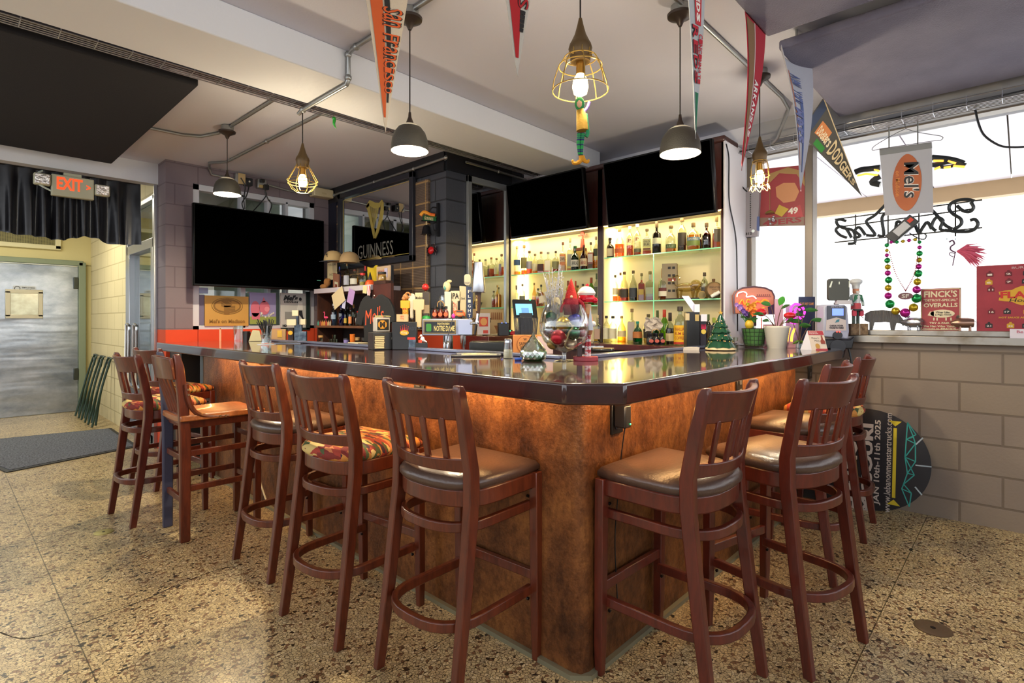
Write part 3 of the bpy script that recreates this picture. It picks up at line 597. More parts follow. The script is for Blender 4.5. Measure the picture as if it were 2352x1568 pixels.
MB().box((4.0, 2.725, 1.045), (.5, 2.16, .05)).build('worktop', gloss_wood('counter_red', '3a120f', '5a1d18', .3, .6, (2, 9, 9)), ctr, bevel=.006); MB().box((4.02, 2.725, .51), (.42, 2.14, 1.02)).build('body', cherry, ctr)
ctr2 = thing('back_counter', 'dark counter below the ribbed wall and small bottle cupboard', 'counter', (0, 0, 0))
MB().box((2.93, 4.93, .96), (.48, 1.95, .04)).build('worktop', M('steel_grey_top', 'a39c94', .35, .4), ctr2, bevel=.004); MB().box((2.96, 4.93, .47), (.40, 1.9, .94)).build('body', M('dark_cupboard', '1f1714', .6), ctr2)
ctr3 = thing('wall_counter', 'orange red ledge along the block wall under the window', 'counter', (0, 0, 0))
MB().box((2.1, 5.72, 1.02), (1.2, .40, .05)).build('worktop', M('orange_top', 'e8602a', .35, coat=.5), ctr3, bevel=.004); MB().box((2.1, 5.74, .5), (1.16, .36, .99)).build('body', M('dark_cupboard', '1f1714', .6), ctr3)

# ---------------------------------------------------------------- televisions
screen = M('dark_screen', '010101', .3, spec=0.0); bez_ = M('black_bezel', '030304', .3, spec=.15)
def tv(label, w, h, loc, rz, tilt, extra=None):
    t = thing('television', label, 'television', loc, rz); t.rotation_euler = (tilt, 0, rz)
    MB().box((0, .035, 0), (w, .05, h)).build('casing', bez_, t, bevel=.008); MB().box((0, .007, .004), (w-.03, .012, h-.036)).build('screen', screen, t)
    MB().box((0, .11, 0), (w*.4, .10, h*.4)).build('mount', bez_, t, bevel=.004); return t
t = tv('large black television in front of the white framed inner window', 1.315, .785, (2.305, 5.66, 1.982), FACE_Y, 0)
p = wy(5.655, 735, 644); MB().box((p.x-2.315, .0, p.z-1.982), (.045, .004, .006)).build('status_light', M('tv_light', '5a9a80', .4, emit='5a9a80', es=.4), t)
a, b = wx(3.76, 1169, 434), wx(3.76, 1341, 521); tv('black television above the left lit shelf bay', .90, .515, (3.77, 3.155, 2.305), FACE_X, radians(8))
tv('black television above the right lit shelf bay, under the grey dome lamp', .905, .52, (3.75, 2.035, 2.285), FACE_X, radians(8))

# ---------------------------------------------------------------- mirrors
silver = M('mirror_silver', 'e3e6e8', .02, 1.0)
t = thing('wall_mirror', 'tall mirror in a grey metal frame between the charcoal column and the lit shelves', 'mirror', (3.70, YC-.012, 1.82)); w, h = .555, 1.62
mb = MB()
for (x, z, a, b) in ((0, h/2-.03, w, .06), (0, -h/2+.03, w, .06), (-w/2+.025, 0, .05, h), (w/2-.02, 0, .04, h)): mb.box((x, -.005, z), (a, .03, b))
mb.build('frame', M('brushed_frame', 'a9aeb0', .35, .7), t, bevel=.003); MB().box((0, .001, 0), (w-.06, .008, h-.08)).build('mirror_glass', silver, t)
def lx(X, Y0, Z0, px, py): p = wx(X, px, py); return (Y0-p.y, p.z-Z0)
def ly(Y, X0, Z0, px, py): p = wy(Y, px, py); return (p.x-X0, p.z-Z0)
mY, mZ = 4.955, 2.265; t = thing('mirror_sign', 'big black framed pub mirror with a gold harp', 'mirror sign', (3.145, mY, mZ), FACE_X); w, h = 1.42, .86
mb = MB(); f = .06
for (x, z, a, b) in ((0, h/2-f/2, w, f), (0, -h/2+f/2, w, f), (-w/2+f/2, 0, f, h), (w/2-f/2, 0, f, h)): mb.box((x, -.004, z), (a, .045, b))
mb.build('frame', M('navy_black_frame', '20222c', .35), t, bevel=.006); MB().box((0, .006, 0), (w-.1, .008, h-.1)).build('mirror_glass', silver, t)
gold = M('gold_print', 'c9b662', .35, .5); ink = M('print_black', '1c2026', .5)
mb = MB(); q = f+.02
for (x, z, a, b) in ((0, h/2-q, w-2*q, .005), (0, -h/2+q, w-2*q, .005), (-w/2+q, 0, .005, h-2*q), (w/2-q, 0, .005, h-2*q)): mb.box((x, .0005, z), (a, .002, b))
mb.build('gold_line', gold, t)
def P(px, py): return lx(3.15, mY, mZ, px, py)
hp = MB(); y0, y1 = -.003, .001
def stroke(mb, pts, ws, y0, y1, m=0):
    n = len(pts); L, R_ = [], []
    for i in range(n):
        a = Vector(pts[max(i-1, 0)]); b = Vector(pts[min(i+1, n-1)]); d = (b-a).normalized(); w_ = ws[i] if isinstance(ws, (list, tuple)) else ws
        L.append((pts[i][0]-d.y*w_/2, pts[i][1]+d.x*w_/2)); R_.append((pts[i][0]+d.y*w_/2, pts[i][1]-d.x*w_/2))
    for i in range(n-1): mb.prism([L[i], L[i+1], R_[i+1], R_[i]], y0, y1, m)
stroke(hp, [P(845, 470), P(848, 480), P(852, 500), P(857, 525), P(861, 546)], [.07, .05, .04, .04, .03], y0, y1)
stroke(hp, [P(843, 476), P(850, 466), P(862, 472), P(873, 471), P(879, 460)], [.03, .06, .06, .05, .02], y0, y1)
stroke(hp, [P(879, 464), P(878, 485), P(875, 505), P(868, 530), P(862, 546)], [.03, .05, .05, .04, .03], y0, y1)
for i in range(8): k = i/8; stroke(hp, [P(853+20*k, 474), P(858+9*k, 528-34*k)], .004, -.002, 0)
hp.build('harp', gold, t)
mb = MB(); a = P(823, 575); b = P(904, 566); put(mb, 'GUINNESS', (a[0]+b[0])/2, (a[1]+b[1])/2-.015, b[0]-a[0], .145, -.001, bold=.0); mb.build('lettering', M('print_grey', '6d6c66', .5), t)

# ---------------------------------------------------------------- bottles
def profile(kind, r, h):
    if kind == 'tall': q = [(.92, 0), (1, .015), (1, .60), (.93, .66), (.62, .73), (.36, .78), (.33, .80), (.33, .93), (.38, .94), (.38, .97)]
    elif kind == 'wine': q = [(.92, 0), (1, .02), (1, .56), (.95, .62), (.7, .70), (.42, .76), (.36, .80), (.34, .97)]
    elif kind == 'squat': q = [(.92, 0), (1, .03), (1, .48), (.92, .57), (.55, .66), (.32, .70), (.28, .74), (.28, .95), (.33, .97)]
    elif kind == 'round': q = [(.85, 0), (.95, .05), (1, .2), (1, .42), (.93, .56), (.7, .67), (.36, .73), (.26, .78), (.26, .97)]
    elif kind == 'long': q = [(.95, 0), (1, .02), (1, .46), (.9, .55), (.6, .66), (.36, .74), (.30, .80), (.28, .97)]
    else: q = [(.92, 0), (1, .015), (1, .58), (.9, .63), (.5, .66), (.30, .69), (.30, .97)]
    return [(a*r, b*h) for a, b in q]
GL = {'clear': G('bottle_clear', 'dde3d6', .05, .3), 'warm': G('bottle_warm', 'ead8a4', .05, .3), 'green': G('bottle_green', '2d7a35', .06, .3), 'lime': G('bottle_lime', '9fce3f', .05, .3), 'brown': G('bottle_brown', '7a3a16', .06, .3), 'dark': M('bottle_dark', '17120e', .12, spec=.6), 'blue': G('bottle_blue', '2438b8', .07, .3), 'paleblue': G('bottle_paleblue', '8fb4d6', .07, .3), 'teal': G('bottle_teal', '1f9c86', .07, .3), 'white': M('bottle_white', 'd8d6cf', .35)}
LQ = {'amber': G('liquid_amber', 'dd7a14', .03, .2), 'gold': G('liquid_gold', 'f0b637', .03, .2), 'pale': G('liquid_pale', 'f6dc8e', .03, .2), 'red': G('liquid_red', '7a1c10', .03, .2), 'clearl': G('liquid_clear', 'f2f0dc', .03, .2)}
def flatM(h, r=.6): return M('paint_'+h, h, r)
def bottle(desc, X, px, py0, w, h, kind='tall', glass='clear', liq=None, lv=.3, lab=None, lz=(.15, .45), cap='3a2c1e', z=None, text=None, tcol='1a1714', n=16, rz=None, group=None, ch=.10, lab2=None, l2=(.1, .2), name='liquor_bottle'):
    p = wx(X, px); t_ = (X-0)/ray(px, HYP).x; r = w*t_/FPX/2; H = h*t_/FPX; zz = z if z is not None else p.z-(py0-HYP)*t_/FPX
    if kind == 'square': n = 4
    rot = rz if rz is not None else rnd.uniform(-1.25, -1.0)
    mb = MB(); pr = profile(kind, r*(1.2 if n == 4 else 1), H); pr[-1] = (pr[-1][0], pr[-1][1]); X_ = Matrix.Rotation(pi/4, 4, 'Z') if n == 4 else None
    mb.lathe(pr, n=n, X=X_); o = mb.build(name, GL[glass], None, (X, p.y, zz), rot, bevel=(.005 if n == 4 else 0))
    tag(o, desc, 'bottle', group)
    rl = r*1.2*.7071 if n == 4 else r
    if liq:
        lp = [(a*.93, max(b, .004)) for a, b in pr if b < lv*H]; k = [a for a, b in pr if b <= lv*H][-1]*.93; lp = [(a, b) for a, b in lp]+[(k, lv*H)]
        MB().lathe(lp, n=n, X=X_).build('liquid', LQ[liq], o)
    for L_, (z0, z1), nm in ((lab, lz, 'label'), (lab2, l2, 'label')):
        if not L_: continue
        if n == 4: MB().box((0, -rl-.0012, (z0+z1)/2*H), (rl*1.7, .002, (z1-z0)*H)).build(nm, flatM(L_), o)
        else: MB().grid(lambda u, v: ((r+.0012)*sin((u-.5)*2.4), -(r+.0012)*cos((u-.5)*2.4), (z0+(z1-z0)*v)*H), 10, 1).build(nm, flatM(L_), o)
    if text and lab:
        q = MB(); hh = (lz[1]-lz[0])*H; ww = rl*1.5
        lines = text.split('|'); ls = hh*.8/len(lines)
        for i, s in enumerate(lines):
            fn = (lambda x, zz_: (x, -rl-.003, zz_)) if n == 4 else (lambda x, zz_: ((r+.002)*sin(x/r), -(r+.002)*cos(x/r), zz_))
            put(q, s, 0, (lz[0]+lz[1])/2*H+((len(lines)-1)/2-i)*ls, min(ww, ls*.8*len(s)*.8), ls*.7, fn=fn)
        q.build('lettering', flatM(tcol), o)
    nr = pr[-1][0] if n != 4 else pr[-1][0]*.8
    MB().lathe([(nr*1.15, (1-ch)*H), (nr*1.25, (1-ch)*H+.002), (nr*1.2, H-.001), (nr*1.0, H)], n=10).build('cap', flatM(cap, .5), o)
    return o
gm1, gm2, gr1, gr2, gr3 = 'bottles on the upper shelf of the left lit bay', 'bottles on the lower shelf of the left lit bay', 'bottles on the upper shelf of the right lit bay', 'bottles on the middle shelf of the right lit bay', 'bottles standing on the back counter'
X1 = 4.09
def B1(d, px, y0, y1, w, **k): return bottle(d, k.pop('X', X1), px, y1, w, y1-y0, group=gm1, z=SH['m1'], **k)
B1('clear bottle with a broad navy band label at the left end of its shelf', 1188, 561, 628, 17, kind='long', liq='gold', lv=.12, lab='2f4a72', lz=(.33, .52), cap='b39a68')
B1('tall clear bottle with a dull olive label behind the navy band bottle', 1204, 556, 625, 15, liq='amber', lv=.16, lab='8a8152', lz=(.22, .58), cap='8f6a3a', X=4.13)
B1('amber bottle with a plain lilac grey label third from the shelf end', 1216, 572, 626, 14, liq='amber', lv=.42, lab='a5a0a8', lz=(.22, .55), cap='6a5238')
B1('slim clear bottle with lines of small print next to the glowing strip', 1229, 577, 623, 12.5, liq='gold', lv=.14, lab='efe2b4', lz=(.15, .5), cap='8a744c')
B1('squat amber bottle with a dark brown square label and a large cork', 1243, 573, 623, 18, kind='square', liq='amber', lv=.42, lab='4a2412', lz=(.10, .42), cap='8a5a30')
B1('clear bottle printed with a dark butterfly', 1259, 573, 621, 18, kind='square', liq='gold', lv=.1, lab='f0e6c4', lz=(.12, .58), cap='8a8478')
B1('round shouldered bottle with a dull green grey label left of the tall yellow one', 1276.5, 571, 620, 17.5, kind='round', liq='amber', lv=.3, lab='8d8a5a', lz=(.14, .5), cap='4a3420')
B1('tall bottle of yellow liquor with a pale pink label', 1293, 552, 620, 16, kind='square', liq='gold', lv=.58, lab='c6ab8c', lz=(.32, .52), text='OWN', lab2='c2a58a', l2=(.06, .2), cap='6b3c22')
B1('tallest clear bottle of its shelf with a long grey label', 1309.5, 543, 619.5, 15, kind='square', lab='a7a494', lz=(.15, .5), liq='gold', lv=.08, cap='8f8a58', ch=.14)
B1('squat green bottle with a wide white label', 1321, 562, 618, 20, kind='squat', glass='green', liq='red', lv=.1, lab='cfc9b4', lz=(.14, .42), text='LAPHROAIG', cap='2a6a2e', X=4.06)
B1('dark red brown bottle with a cream label and red script', 1341, 559, 616, 17, kind='long', glass='brown', liq='red', lv=.4, lab='cdbb95', lz=(.14, .44), text='Glenfarclas', tcol='a03020', cap='7a2a22', X=4.06)
B1('amber bottle with a white oval label beside the cabinet post', 1357, 551, 614, 15, kind='square', liq='amber', lv=.6, lab='c9c2b6', lz=(.26, .56), lab2='4c4334', l2=(.05, .2), cap='4a3620')
B1('bottle with a dark green neck label at the far right end of its shelf', 1369, 539, 615, 12, liq='gold', lv=.28, lab='2c362c', lz=(.40, .62), cap='5a5040', X=4.12)
o = thing('gift_box', 'tan and maroon gift box behind the squat green bottle', 'box', (4.15, wx(4.15, 1332).y, SH['m1']), FACE_X); MB().box((0, 0, .11), (.10, .08, .16)).build('carton', flatM('b0913f'), o); MB().box((0, 0, .20), (.10, .08, .03)).build('lid', flatM('6a2f16'), o)
mb = MB(); mb.bar((0, 0, .215), (0, 0, .385), .012, .012); mb.bar((-.05, 0, .335), (.05, 0, .335), .012, .012); mb.prism([(-.02, .215), (.02, .215), (.012, .30), (-.012, .30)], -.01, .01); mb.prism([(-.028, .335), (.028, .335), (0, .39)], -.008, .008)
o = mb.build('carved_figure', flatM('a8452c', .5), None, (4.15, wx(4.15, 1338).y, SH['m1']), FACE_X); tag(o, 'small carved red cross figure standing on the tan gift box', 'figurine')
def B2(d, px, y0, y1, w, **k): return bottle(d, k.pop('X', X1), px, y1, w, y1-y0, group=gm2, z=SH['m2'], **k)
B2('square bottle half full of dark amber at the left end of the lower shelf', 1186, 650, 700, 13, kind='square', liq='red', lv=.35, cap='6a6250', ch=.2)
B2('clear bottle with an arched grey green label', 1200, 644, 697, 14, kind='round', liq='pale', lv=.3, lab='7d7f6c', lz=(.12, .48), cap='7a6a40')
B2('slender bright bottle lit by the glowing strip above the till', 1227, 637, 692, 11, kind='long', glass='warm', liq='pale', lv=.4, cap='9a7a3a')
B2('short amber bottle with a dark cap left of the silver twigs', 1236, 649, 691, 12, liq='amber', lv=.5, cap='5a5648')
B2('tall square amber bottle behind the short dark capped one', 1243, 640, 691, 14, kind='square', liq='gold', lv=.7, cap='4b4534', X=4.15)
B2('clear bottle with a faint label seen through the silver twigs', 1283, 637, 690, 14, lab='d9cfa8', lz=(.15, .45), liq='pale', lv=.3, cap='9c9466')
B2('bottle with a reddish brown neck behind the red gnome hat', 1305, 632, 690, 12, glass='warm', liq='amber', lv=.5, cap='8f4a2a', ch=.2)
B2('clear bottle with a bright red capped neck', 1322, 633, 690, 13, kind='round', glass='warm', liq='pale', lv=.2, cap='c04a22', ch=.22)
B2('clear bottle with an olive cap right behind the red capped neck', 1326.5, 643, 690, 13, glass='warm', cap='5f5a36', liq='pale', lv=.15, X=4.14)
B2('broad clear flask with a small dark stopper', 1339, 640, 690, 17, kind='round', glass='warm', liq='pale', lv=.2, cap='4f4128')
B2('low bottle with a black stopper next to the bright green one', 1350, 644, 690, 14, kind='round', glass='warm', cap='2c241a', liq='pale', lv=.2, X=4.14)
B2('bright green bottle with a rusty red capsule', 1358, 626, 690, 15, kind='wine', glass='lime', cap='a04a2a', ch=.2)
B2('green capped bottle with a dark label and yellow liquor by the cabinet post', 1371, 627, 700, 13, liq='gold', lv=.25, lab='565a44', lz=(.28, .58), cap='4a5a32', ch=.18)
def B3(d, px, y0, y1, w, **k): return bottle(d, k.pop('X', X1), px, y1, w, y1-y0, group=gr1, z=SH['r1'], **k)
B3('squat black bottle with a big cream oval label at the left end', 1401.5, 540, 587, 20, kind='squat', glass='dark', lab='c6b794', lz=(.08, .46), cap='2b2015')
B3('wide bottle of reddish liquor with red lettering', 1423, 520, 585.5, 23, kind='long', liq='amber', lv=.46, lab='c8602a', lz=(.14, .3), cap='86642e')
B3('tall clear bottle printed with a brown letter P, part empty with amber below', 1447, 514, 583, 16, liq='amber', lv=.36, lab='ead9a4', lz=(.44, .6), text='P', tcol='a5602c', cap='e8d9a8')
B3('second clear letter P bottle with only a low band of liquor', 1464, 510, 582.5, 17, liq='amber', lv=.1, lab='ead9a4', lz=(.44, .6), text='P', tcol='a5602c', lab2='6c6a4a', l2=(.1, .22), cap='e8d9a8')
B3('square shouldered bottle with a black lettered green grey label reading OLD ELK', 1486, 520, 580, 22, kind='square', liq='amber', lv=.16, lab='a8a471', lz=(.30, .58), text='OLD|ELK', lab2='5a2a1a', l2=(.18, .24), cap='5d4a2c')
B3('tall straight black bottle with a frosted pale band', 1508.5, 503, 578, 20, kind='straight', glass='dark', lab='c9c6a4', lz=(.30, .48), cap='4a3a22', ch=.2)
B3('clear shouldered bottle with a dark green label low down', 1541, 514, 576, 24, kind='squat', liq='gold', lv=.2, lab='47562c', lz=(.14, .30), text='BULLEIT', tcol='9aa878', cap='6a532c')
B3('bottle with a tall black oval label and reddish liquor', 1566.5, 497, 573.5, 20, kind='tall', liq='red', lv=.26, lab='3c3222', lz=(.18, .56), cap='5a4726')
B3('round bottle with a blue and green shield label', 1592.5, 507, 571, 29, kind='round', liq='gold', lv=.55, lab='5e7a8a', lz=(.34, .46), text='BARRELL', tcol='d8d4b0', lab2='6f7f3a', l2=(.16, .34), cap='6a5230', ch=.16)
B3('small dark necked bottle behind the blue and green shield bottle', 1609, 529, 569, 9, glass='brown', liq='red', lv=.5, cap='5c4a2a', X=4.16)
B3('brown ribbed bottle with a brown stopper', 1623, 507, 568, 20, kind='squat', glass='brown', liq='red', lv=.55, cap='5c4428', ch=.16)
B3('tall bottle with a blackish grey label at the right end', 1646, 494, 567, 20, kind='square', liq='amber', lv=.6, lab='4a453f', lz=(.20, .6), cap='6a5634', ch=.16)
def B4(d, px, y0, y1, w, **k): return bottle(d, k.pop('X', X1), px, y1, w, y1-y0, group=gr2, z=SH['r2'], **k)
B4('slim clear bottle at the left end with amber at its foot', 1413, 630, 691, 12, liq='amber', lv=.2, lab='efe0ae', lz=(.25, .5), cap='7a6238')
B4('bottle half hidden behind the first black arched label', 1425, 623, 690, 15, kind='long', liq='amber', lv=.45, lab='a08a78', lz=(.18, .42), cap='8f6a34', X=4.16)
B4('amber bottle with an arched black label and gold seal', 1434, 620, 688, 20, kind='long', liq='amber', lv=.42, lab='3e3626', lz=(.12, .40), cap='7d5f30')
B4('amber bottle with an arched black label and a white star', 1454.5, 618, 688, 19, kind='long', liq='red', lv=.42, lab='33363a', lz=(.12, .42), cap='6b5630')
B4('straight tall amber bottle with a dull gold label', 1473.5, 625, 688, 16, kind='square', liq='amber', lv=.75, lab='a88b3c', lz=(.22, .42), cap='7a6c3a')
B4('clear bottle with a grey label and antler print', 1493, 620, 687, 21, kind='square', liq='amber', lv=.14, lab='9a9a78', lz=(.22, .45), cap='86763c')
B4('bottle with a dark red band, white label and long wooden stopper', 1524, 613, 686, 23, kind='squat', liq='amber', lv=.3, lab='d8cdb4', lz=(.12, .28), lab2='5e1f18', l2=(.28, .38), cap='a8672c', ch=.3)
B4('white shouldered bottle with a dark label left of the little barrel', 1618, 623, 684, 15, kind='tall', glass='clear', lab='383634', lz=(.26, .44), liq='pale', lv=.4, cap='463622', ch=.14)
def B5(d, px, y0, y1, w, **k): return bottle(d, k.pop('X', 3.93), px, y1, w, y1-y0, group=gr3, z=1.07, **k)
B5('pale pink bottle with a dark printed label behind the candy cane soldier', 1372, 721, 784, 17, kind='square', lab='a88a78', lz=(.12, .5), liq='pale', lv=.5, cap='cdb98a')
B5('clear white label bottle with a black cap at the left end of the counter', 1393, 722.7, 785, 15, lab='c9c3a4', lz=(.14, .54), liq='clearl', lv=.4, cap='2c2824')
B5('second white label bottle beside the bright strip, slightly wider', 1408, 722.7, 785, 17.5, lab='cfc9ab', lz=(.16, .54), liq='clearl', lv=.4, cap='37322a')
B5('clear bottle with a pale tan label glowing in front of the strip', 1428, 721, 784, 20, kind='long', glass='warm', lab='d3bf92', lz=(.24, .46), liq='pale', lv=.3, cap='a98a48')
B5('tall square clear bottle with a lilac grey vertical label', 1451.5, 706, 786, 21, kind='square', lab='a59890', lz=(.1, .62), liq='clearl', lv=.2, cap='8a6f46')
B5('teal skull-shouldered bottle with a rough orange patch', 1464.5, 736, 789, 22, kind='round', glass='teal', liq='clearl', lv=.6, lab='a8642c', lz=(.28, .55), cap='1f8a76', X=3.84)
B5('decanter with a flared stopper behind the crumpled paper', 1489, 716, 784, 24, kind='round', lab='3b352a', lz=(.2, .5), liq='pale', lv=.3, cap='4e4126', X=4.0)
B5('dark green wine bottle behind the crumpled paper', 1510, 708, 785, 15, kind='wine', glass='green', cap='47562c', ch=.22, X=4.02)
B5('lime green wine bottle with a red capsule', 1526, 705, 785, 19, kind='wine', glass='lime', cap='b0361e', ch=.22, X=3.98)
B5('bottle of dark liqueur with a cream label and black neck', 1539, 712, 786, 20, kind='squat', liq='red', lv=.52, lab='c9b68c', lz=(.12, .36), cap='2e2016', ch=.26)
B5('large clear bottle with an arched yellow and red coffee liqueur label', 1562, 697, 787, 28, kind='tall', lab='d8a81c', lz=(.1, .52), text='KAHLUA|RUM &|COFFEE', tcol='8f1f12', liq='clearl', lv=.2, lab2='a8301c', l2=(.04, .1), cap='33281e', ch=.12, X=3.86)
B5('olive capped bottle behind the black napkin caddy and the ceramic tree', 1626, 712, 784, 16, glass='dark', cap='47552f', ch=.2, X=4.0)
B5('bottle with a yellow green cap just left of the ceramic tree top', 1640, 719, 784, 15, kind='tall', glass='green', cap='8a9a38', ch=.18, X=4.0)
# other things on the shelves
p = wx(4.12, 1539); o = thing('carton', 'grey box printed like an office tower with dark windows', 'box', (4.12, p.y, SH['r2']), FACE_X+.35); MB().box((0, 0, .148), (.115, .09, .296)).build('carton', flatM('8f7f62'), o)
mb = MB()
for i in range(4):
    for j in range(2): mb.box((.0+j*.034, -.0465, .26-i*.062), (.022, .003, .02))
mb.build('printed_windows', flatM('1d1813'), o); MB().box((.02, -.0465, .165), (.06, .003, .022)).build('red_band', flatM('8a3a22'), o)
p = wx(4.09, 1576); o = thing('glass_bull', 'clear glass bull figurine on a dark tray', 'figurine', (4.09, p.y, SH['r2']+.012), FACE_X+.2); g_ = G('figurine_glass', 'e9dcb0', .10, .45)
b = MB(); b.ball((0, 0, .085), .05, 14, sc=(1.7, .8, .75)); b.ball((.075, 0, .10), .045, 12, sc=(1, .8, 1)); b.ball((.125, 0, .075), .022, 10, sc=(1.4, .8, 1))
for x in (-.06, -.045, .055, .08): b.tube([(x, .015*(-1 if x in (-.06, .055) else 1), .07), (x-.005, .012, .0)], [.018, .009], 8)
for s in (-1, 1): b.tube(bez([(.115, s*.012, .10), (.13, s*.035, .115), (.135, s*.03, .14)], 4), [.006]*9, 6)
b.tube(bez([(-.08, 0, .10), (-.11, 0, .16), (-.07, 0, .18), (-.05, 0, .16), (-.06, 0, .145)], 4), .006, 6); b.build('body', g_, o)
b = MB().box((0, 0, -.006), (.31, .08, .012)).build('tray', flatM('241a14'), o)
p = wx(4.10, 1639); o = thing('mini_barrel', 'small wooden display barrel with a white tap on the middle shelf', 'barrel', (4.10, p.y, SH['r2']+.066), FACE_X+.5); Rx = Matrix.Rotation(pi/2, 4, 'X')
MB().lathe([(.052, -.08), (.060, -.05), (.065, 0), (.060, .05), (.052, .08), (.045, .078)], n=24, X=Rx).build('body', M('barrel_wood', '7d5f3c', .5, col2='927048', nscale=12), o)
for z in (-.062, .062): MB().lathe([(.059, z-.006), (.0605, z), (.059, z+.006)], n=24, X=Rx).build('hoop', M('hoop_metal', '5c4a2a', .4, .7), o)
b = MB(); put(b, 'PENDLETON', 0, .018, .075, .013, -.081); put(b, 'WHISKY', 0, .0, .04, .009, -.081); b.build('lettering', flatM('3a2a1c'), o)
b = MB(); b.tube([(0, -.08, -.03), (.01, -.13, -.035)], .011, 10); b.tube([(-.03, -.12, -.055), (.03, -.12, -.02)], .014, 10); b.build('tap', flatM('c9c4bb', .4), o); MB().lathe([(.010, .065), (.012, .085), (.008, .087)], n=10).build('bung', flatM('5b3a1c'), o)
p = wx(4.06, 1612); o = thing('medallion', 'round brass medallion leaning beside the little barrel', 'medallion', (4.06, p.y, SH['r2']+.031), FACE_X+.5); MB().prism(ellipse(0, 0, .031, .031), -.004, .004).build('rim', flatM('9c7a2e', .35), o); MB().prism(ellipse(0, 0, .025, .025), -.0055, -.004).build('face', flatM('7a6a3e'), o)
# ================================================================ SMALL BOTTLE CUPBOARD BELOW THE MIRROR SIGN
def scale_at(X, px): return X/ray(px, HYP).x/FPX
def fx(X, px, py):
    """point on the plane x=X"""
    return wx(X, px, py)
def card(name, label, cat, loc, rz, w, h, col, th=.004, tilt=0.0, roll=0.0, texts=(), tcol='1d1a18', part='sheet', group=None, rough=.6):
    o = thing(name, label, cat, loc, rz, group); o.rotation_euler = (tilt, roll, rz)
    MB().prism(rect(0, 0, w, h), -th/2, th/2).build(part, flatM(col, rough) if isinstance(col, str) else col, o)
    if texts:
        b = MB()
        for (s, x, z, tw, hh) in texts: put(b, s, x*w, z*h, tw*w, hh*h, -th/2-.0012)
        b.build('lettering', flatM(tcol), o)
    return o
UX = 2.80
unit = thing('bottle_cupboard', 'open dark wood bottle cupboard with a pale top below the mirror sign', 'cupboard', (0, 0, 0)); ya, yb = wx(UX, 852).y, wx(UX, 724).y
dw = gloss_wood('cupboard_wood', '2b1610', '4a281a', .5, .05, (6, 6, 1.5), 3.0)
MB().box((UX+.16, (ya+yb)/2, 1.575), (.34, yb-ya+.02, .05)).build('top', M('pale_top', 'b9b3bd', .4), unit, bevel=.003)
MB().box((UX+.17, yb-.012, 1.265), (.30, .024, .57)).build('side', dw, unit); MB().box((UX+.17, ya-.1, 1.265), (.30, .02, .57)).build('side', dw, unit); MB().box((UX+.325, (ya+yb)/2, 1.265), (.012, yb-ya, .57)).build('back', M('cupboard_back', '1c1110', .7), unit)
MB().box((UX+.16, (ya+yb)/2-.03, 1.196), (.31, yb-ya+.05, .022)).build('shelf', M('shelf_wood', '5a3a26', .5, col2='6d4a30', nscale=6), unit)
q0, q1 = wx(UX+.02, 899).y, wx(UX+.02, 855).y; MB().box((UX+.03, (q0+q1)/2, 1.29), (.03, q1-q0, .62)).build('end_board', gloss_wood('red_board', '3b1812', '57261b', .45, .1, (8, 8, 1.5)), unit)
UZ, US = 1.60, 1.207
def U(px, dx=.10): return Vector((UX+dx, wx(UX+dx, px).y, 0))
# caps
def capthing(label, px, py, brim_dir, c1, c2, X):
    p = wx(X, px, py); o = thing('baseball_cap', label, 'cap', (p.x, p.y, p.z), FACE_C+brim_dir)
    def dome(u, v):
        a = 2*pi*u; e = v*pi/2; r = cos(e)**.7; return (r*.095*cos(a), r*.105*sin(a), .115*sin(e)**.9-.03)
    MB().grid(dome, 24, 8).build('crown', flatM(c1, .8), o, ang=60)
    def brim(u, v):
        a = pi+pi*u; k = .96+v*.80*sin(pi*u)**.6; return (.095*cos(a)*min(k, 1.0), .105*sin(a)*k, -.03-.018*v*sin(pi*u)+.010*(2*u-1)**2*v)
    MB().grid(brim, 16, 5, 0, .004).build('brim', flatM(c2, .7), o, ang=60); MB().ball((0, 0, .086), .007, 8).build('button', flatM(c2), o)
    b = MB(); fn = lambda x, z: (x, -.1085*cos(x/.1)*max(.2, 1-(max(z, 0)/.12)**2)**.5-.001, z)
    for i, s in enumerate(('S', 'TL')): put(b, s, -.002+i*.010, .042-i*.018, .03, .028, fn=fn)
    b.build('emblem', flatM('20222a'), o); return o
capthing('tan baseball cap with a dark blue brim and monogram, left of the other cap', 766, 594, -.45, 'c8ab78', '3d4656', 2.90)
capthing('tan baseball cap seen from behind, resting on the tall clear bottle', 803, 597, 2.6, 'a58a63', '55606a', 2.90)
# standing things on the pale top
o = thing('plush_toy', 'small brown and white plush animal at the left end of the cupboard top', 'soft toy', U(750)+Vector((0, 0, UZ)), FACE_X+.3); fur = M('brown_fur', '9c6b3a', .9, bump=.5, bscale=200)
b = MB(); b.ball((.01, 0, .075), .042, 12, sc=(.9, .9, 1.1)); b.ball((-.02, -.02, .03), .035, 10, sc=(1.3, 1, .8)); b.build('body', fur, o, ang=80); b = MB(); b.ball((-.035, -.015, .028), .030, 10, sc=(1.2, 1, .8)); b.build('paw', flatM('d6b4a0', .9), o); b = MB(); b.ball((-.005, 0, .105), .016, 8); b.ball((.04, 0, .10), .016, 8); b.build('ear', fur, o)
s = scale_at(2.98, 763); card('notice_card', 'cream handwritten card leaning under the first cap', 'card', wx(2.98, 763, 622)+Vector((0, 0, 0)), FACE_X, 24*s*1.8, 40*s, 'd2c49a', texts=(('TOUCHE', 0, .36, .8, .12), ('NO.', 0, -.2, .5, .14)), tcol='6a5c48')
o = thing('recipe_book', 'brown covered book leaning on the cupboard top beside the plush toy', 'book', U(773, .06)+Vector((0, 0, UZ+.075)), FACE_X+.15); o.rotation_euler = (.15, .22, FACE_X+.15)
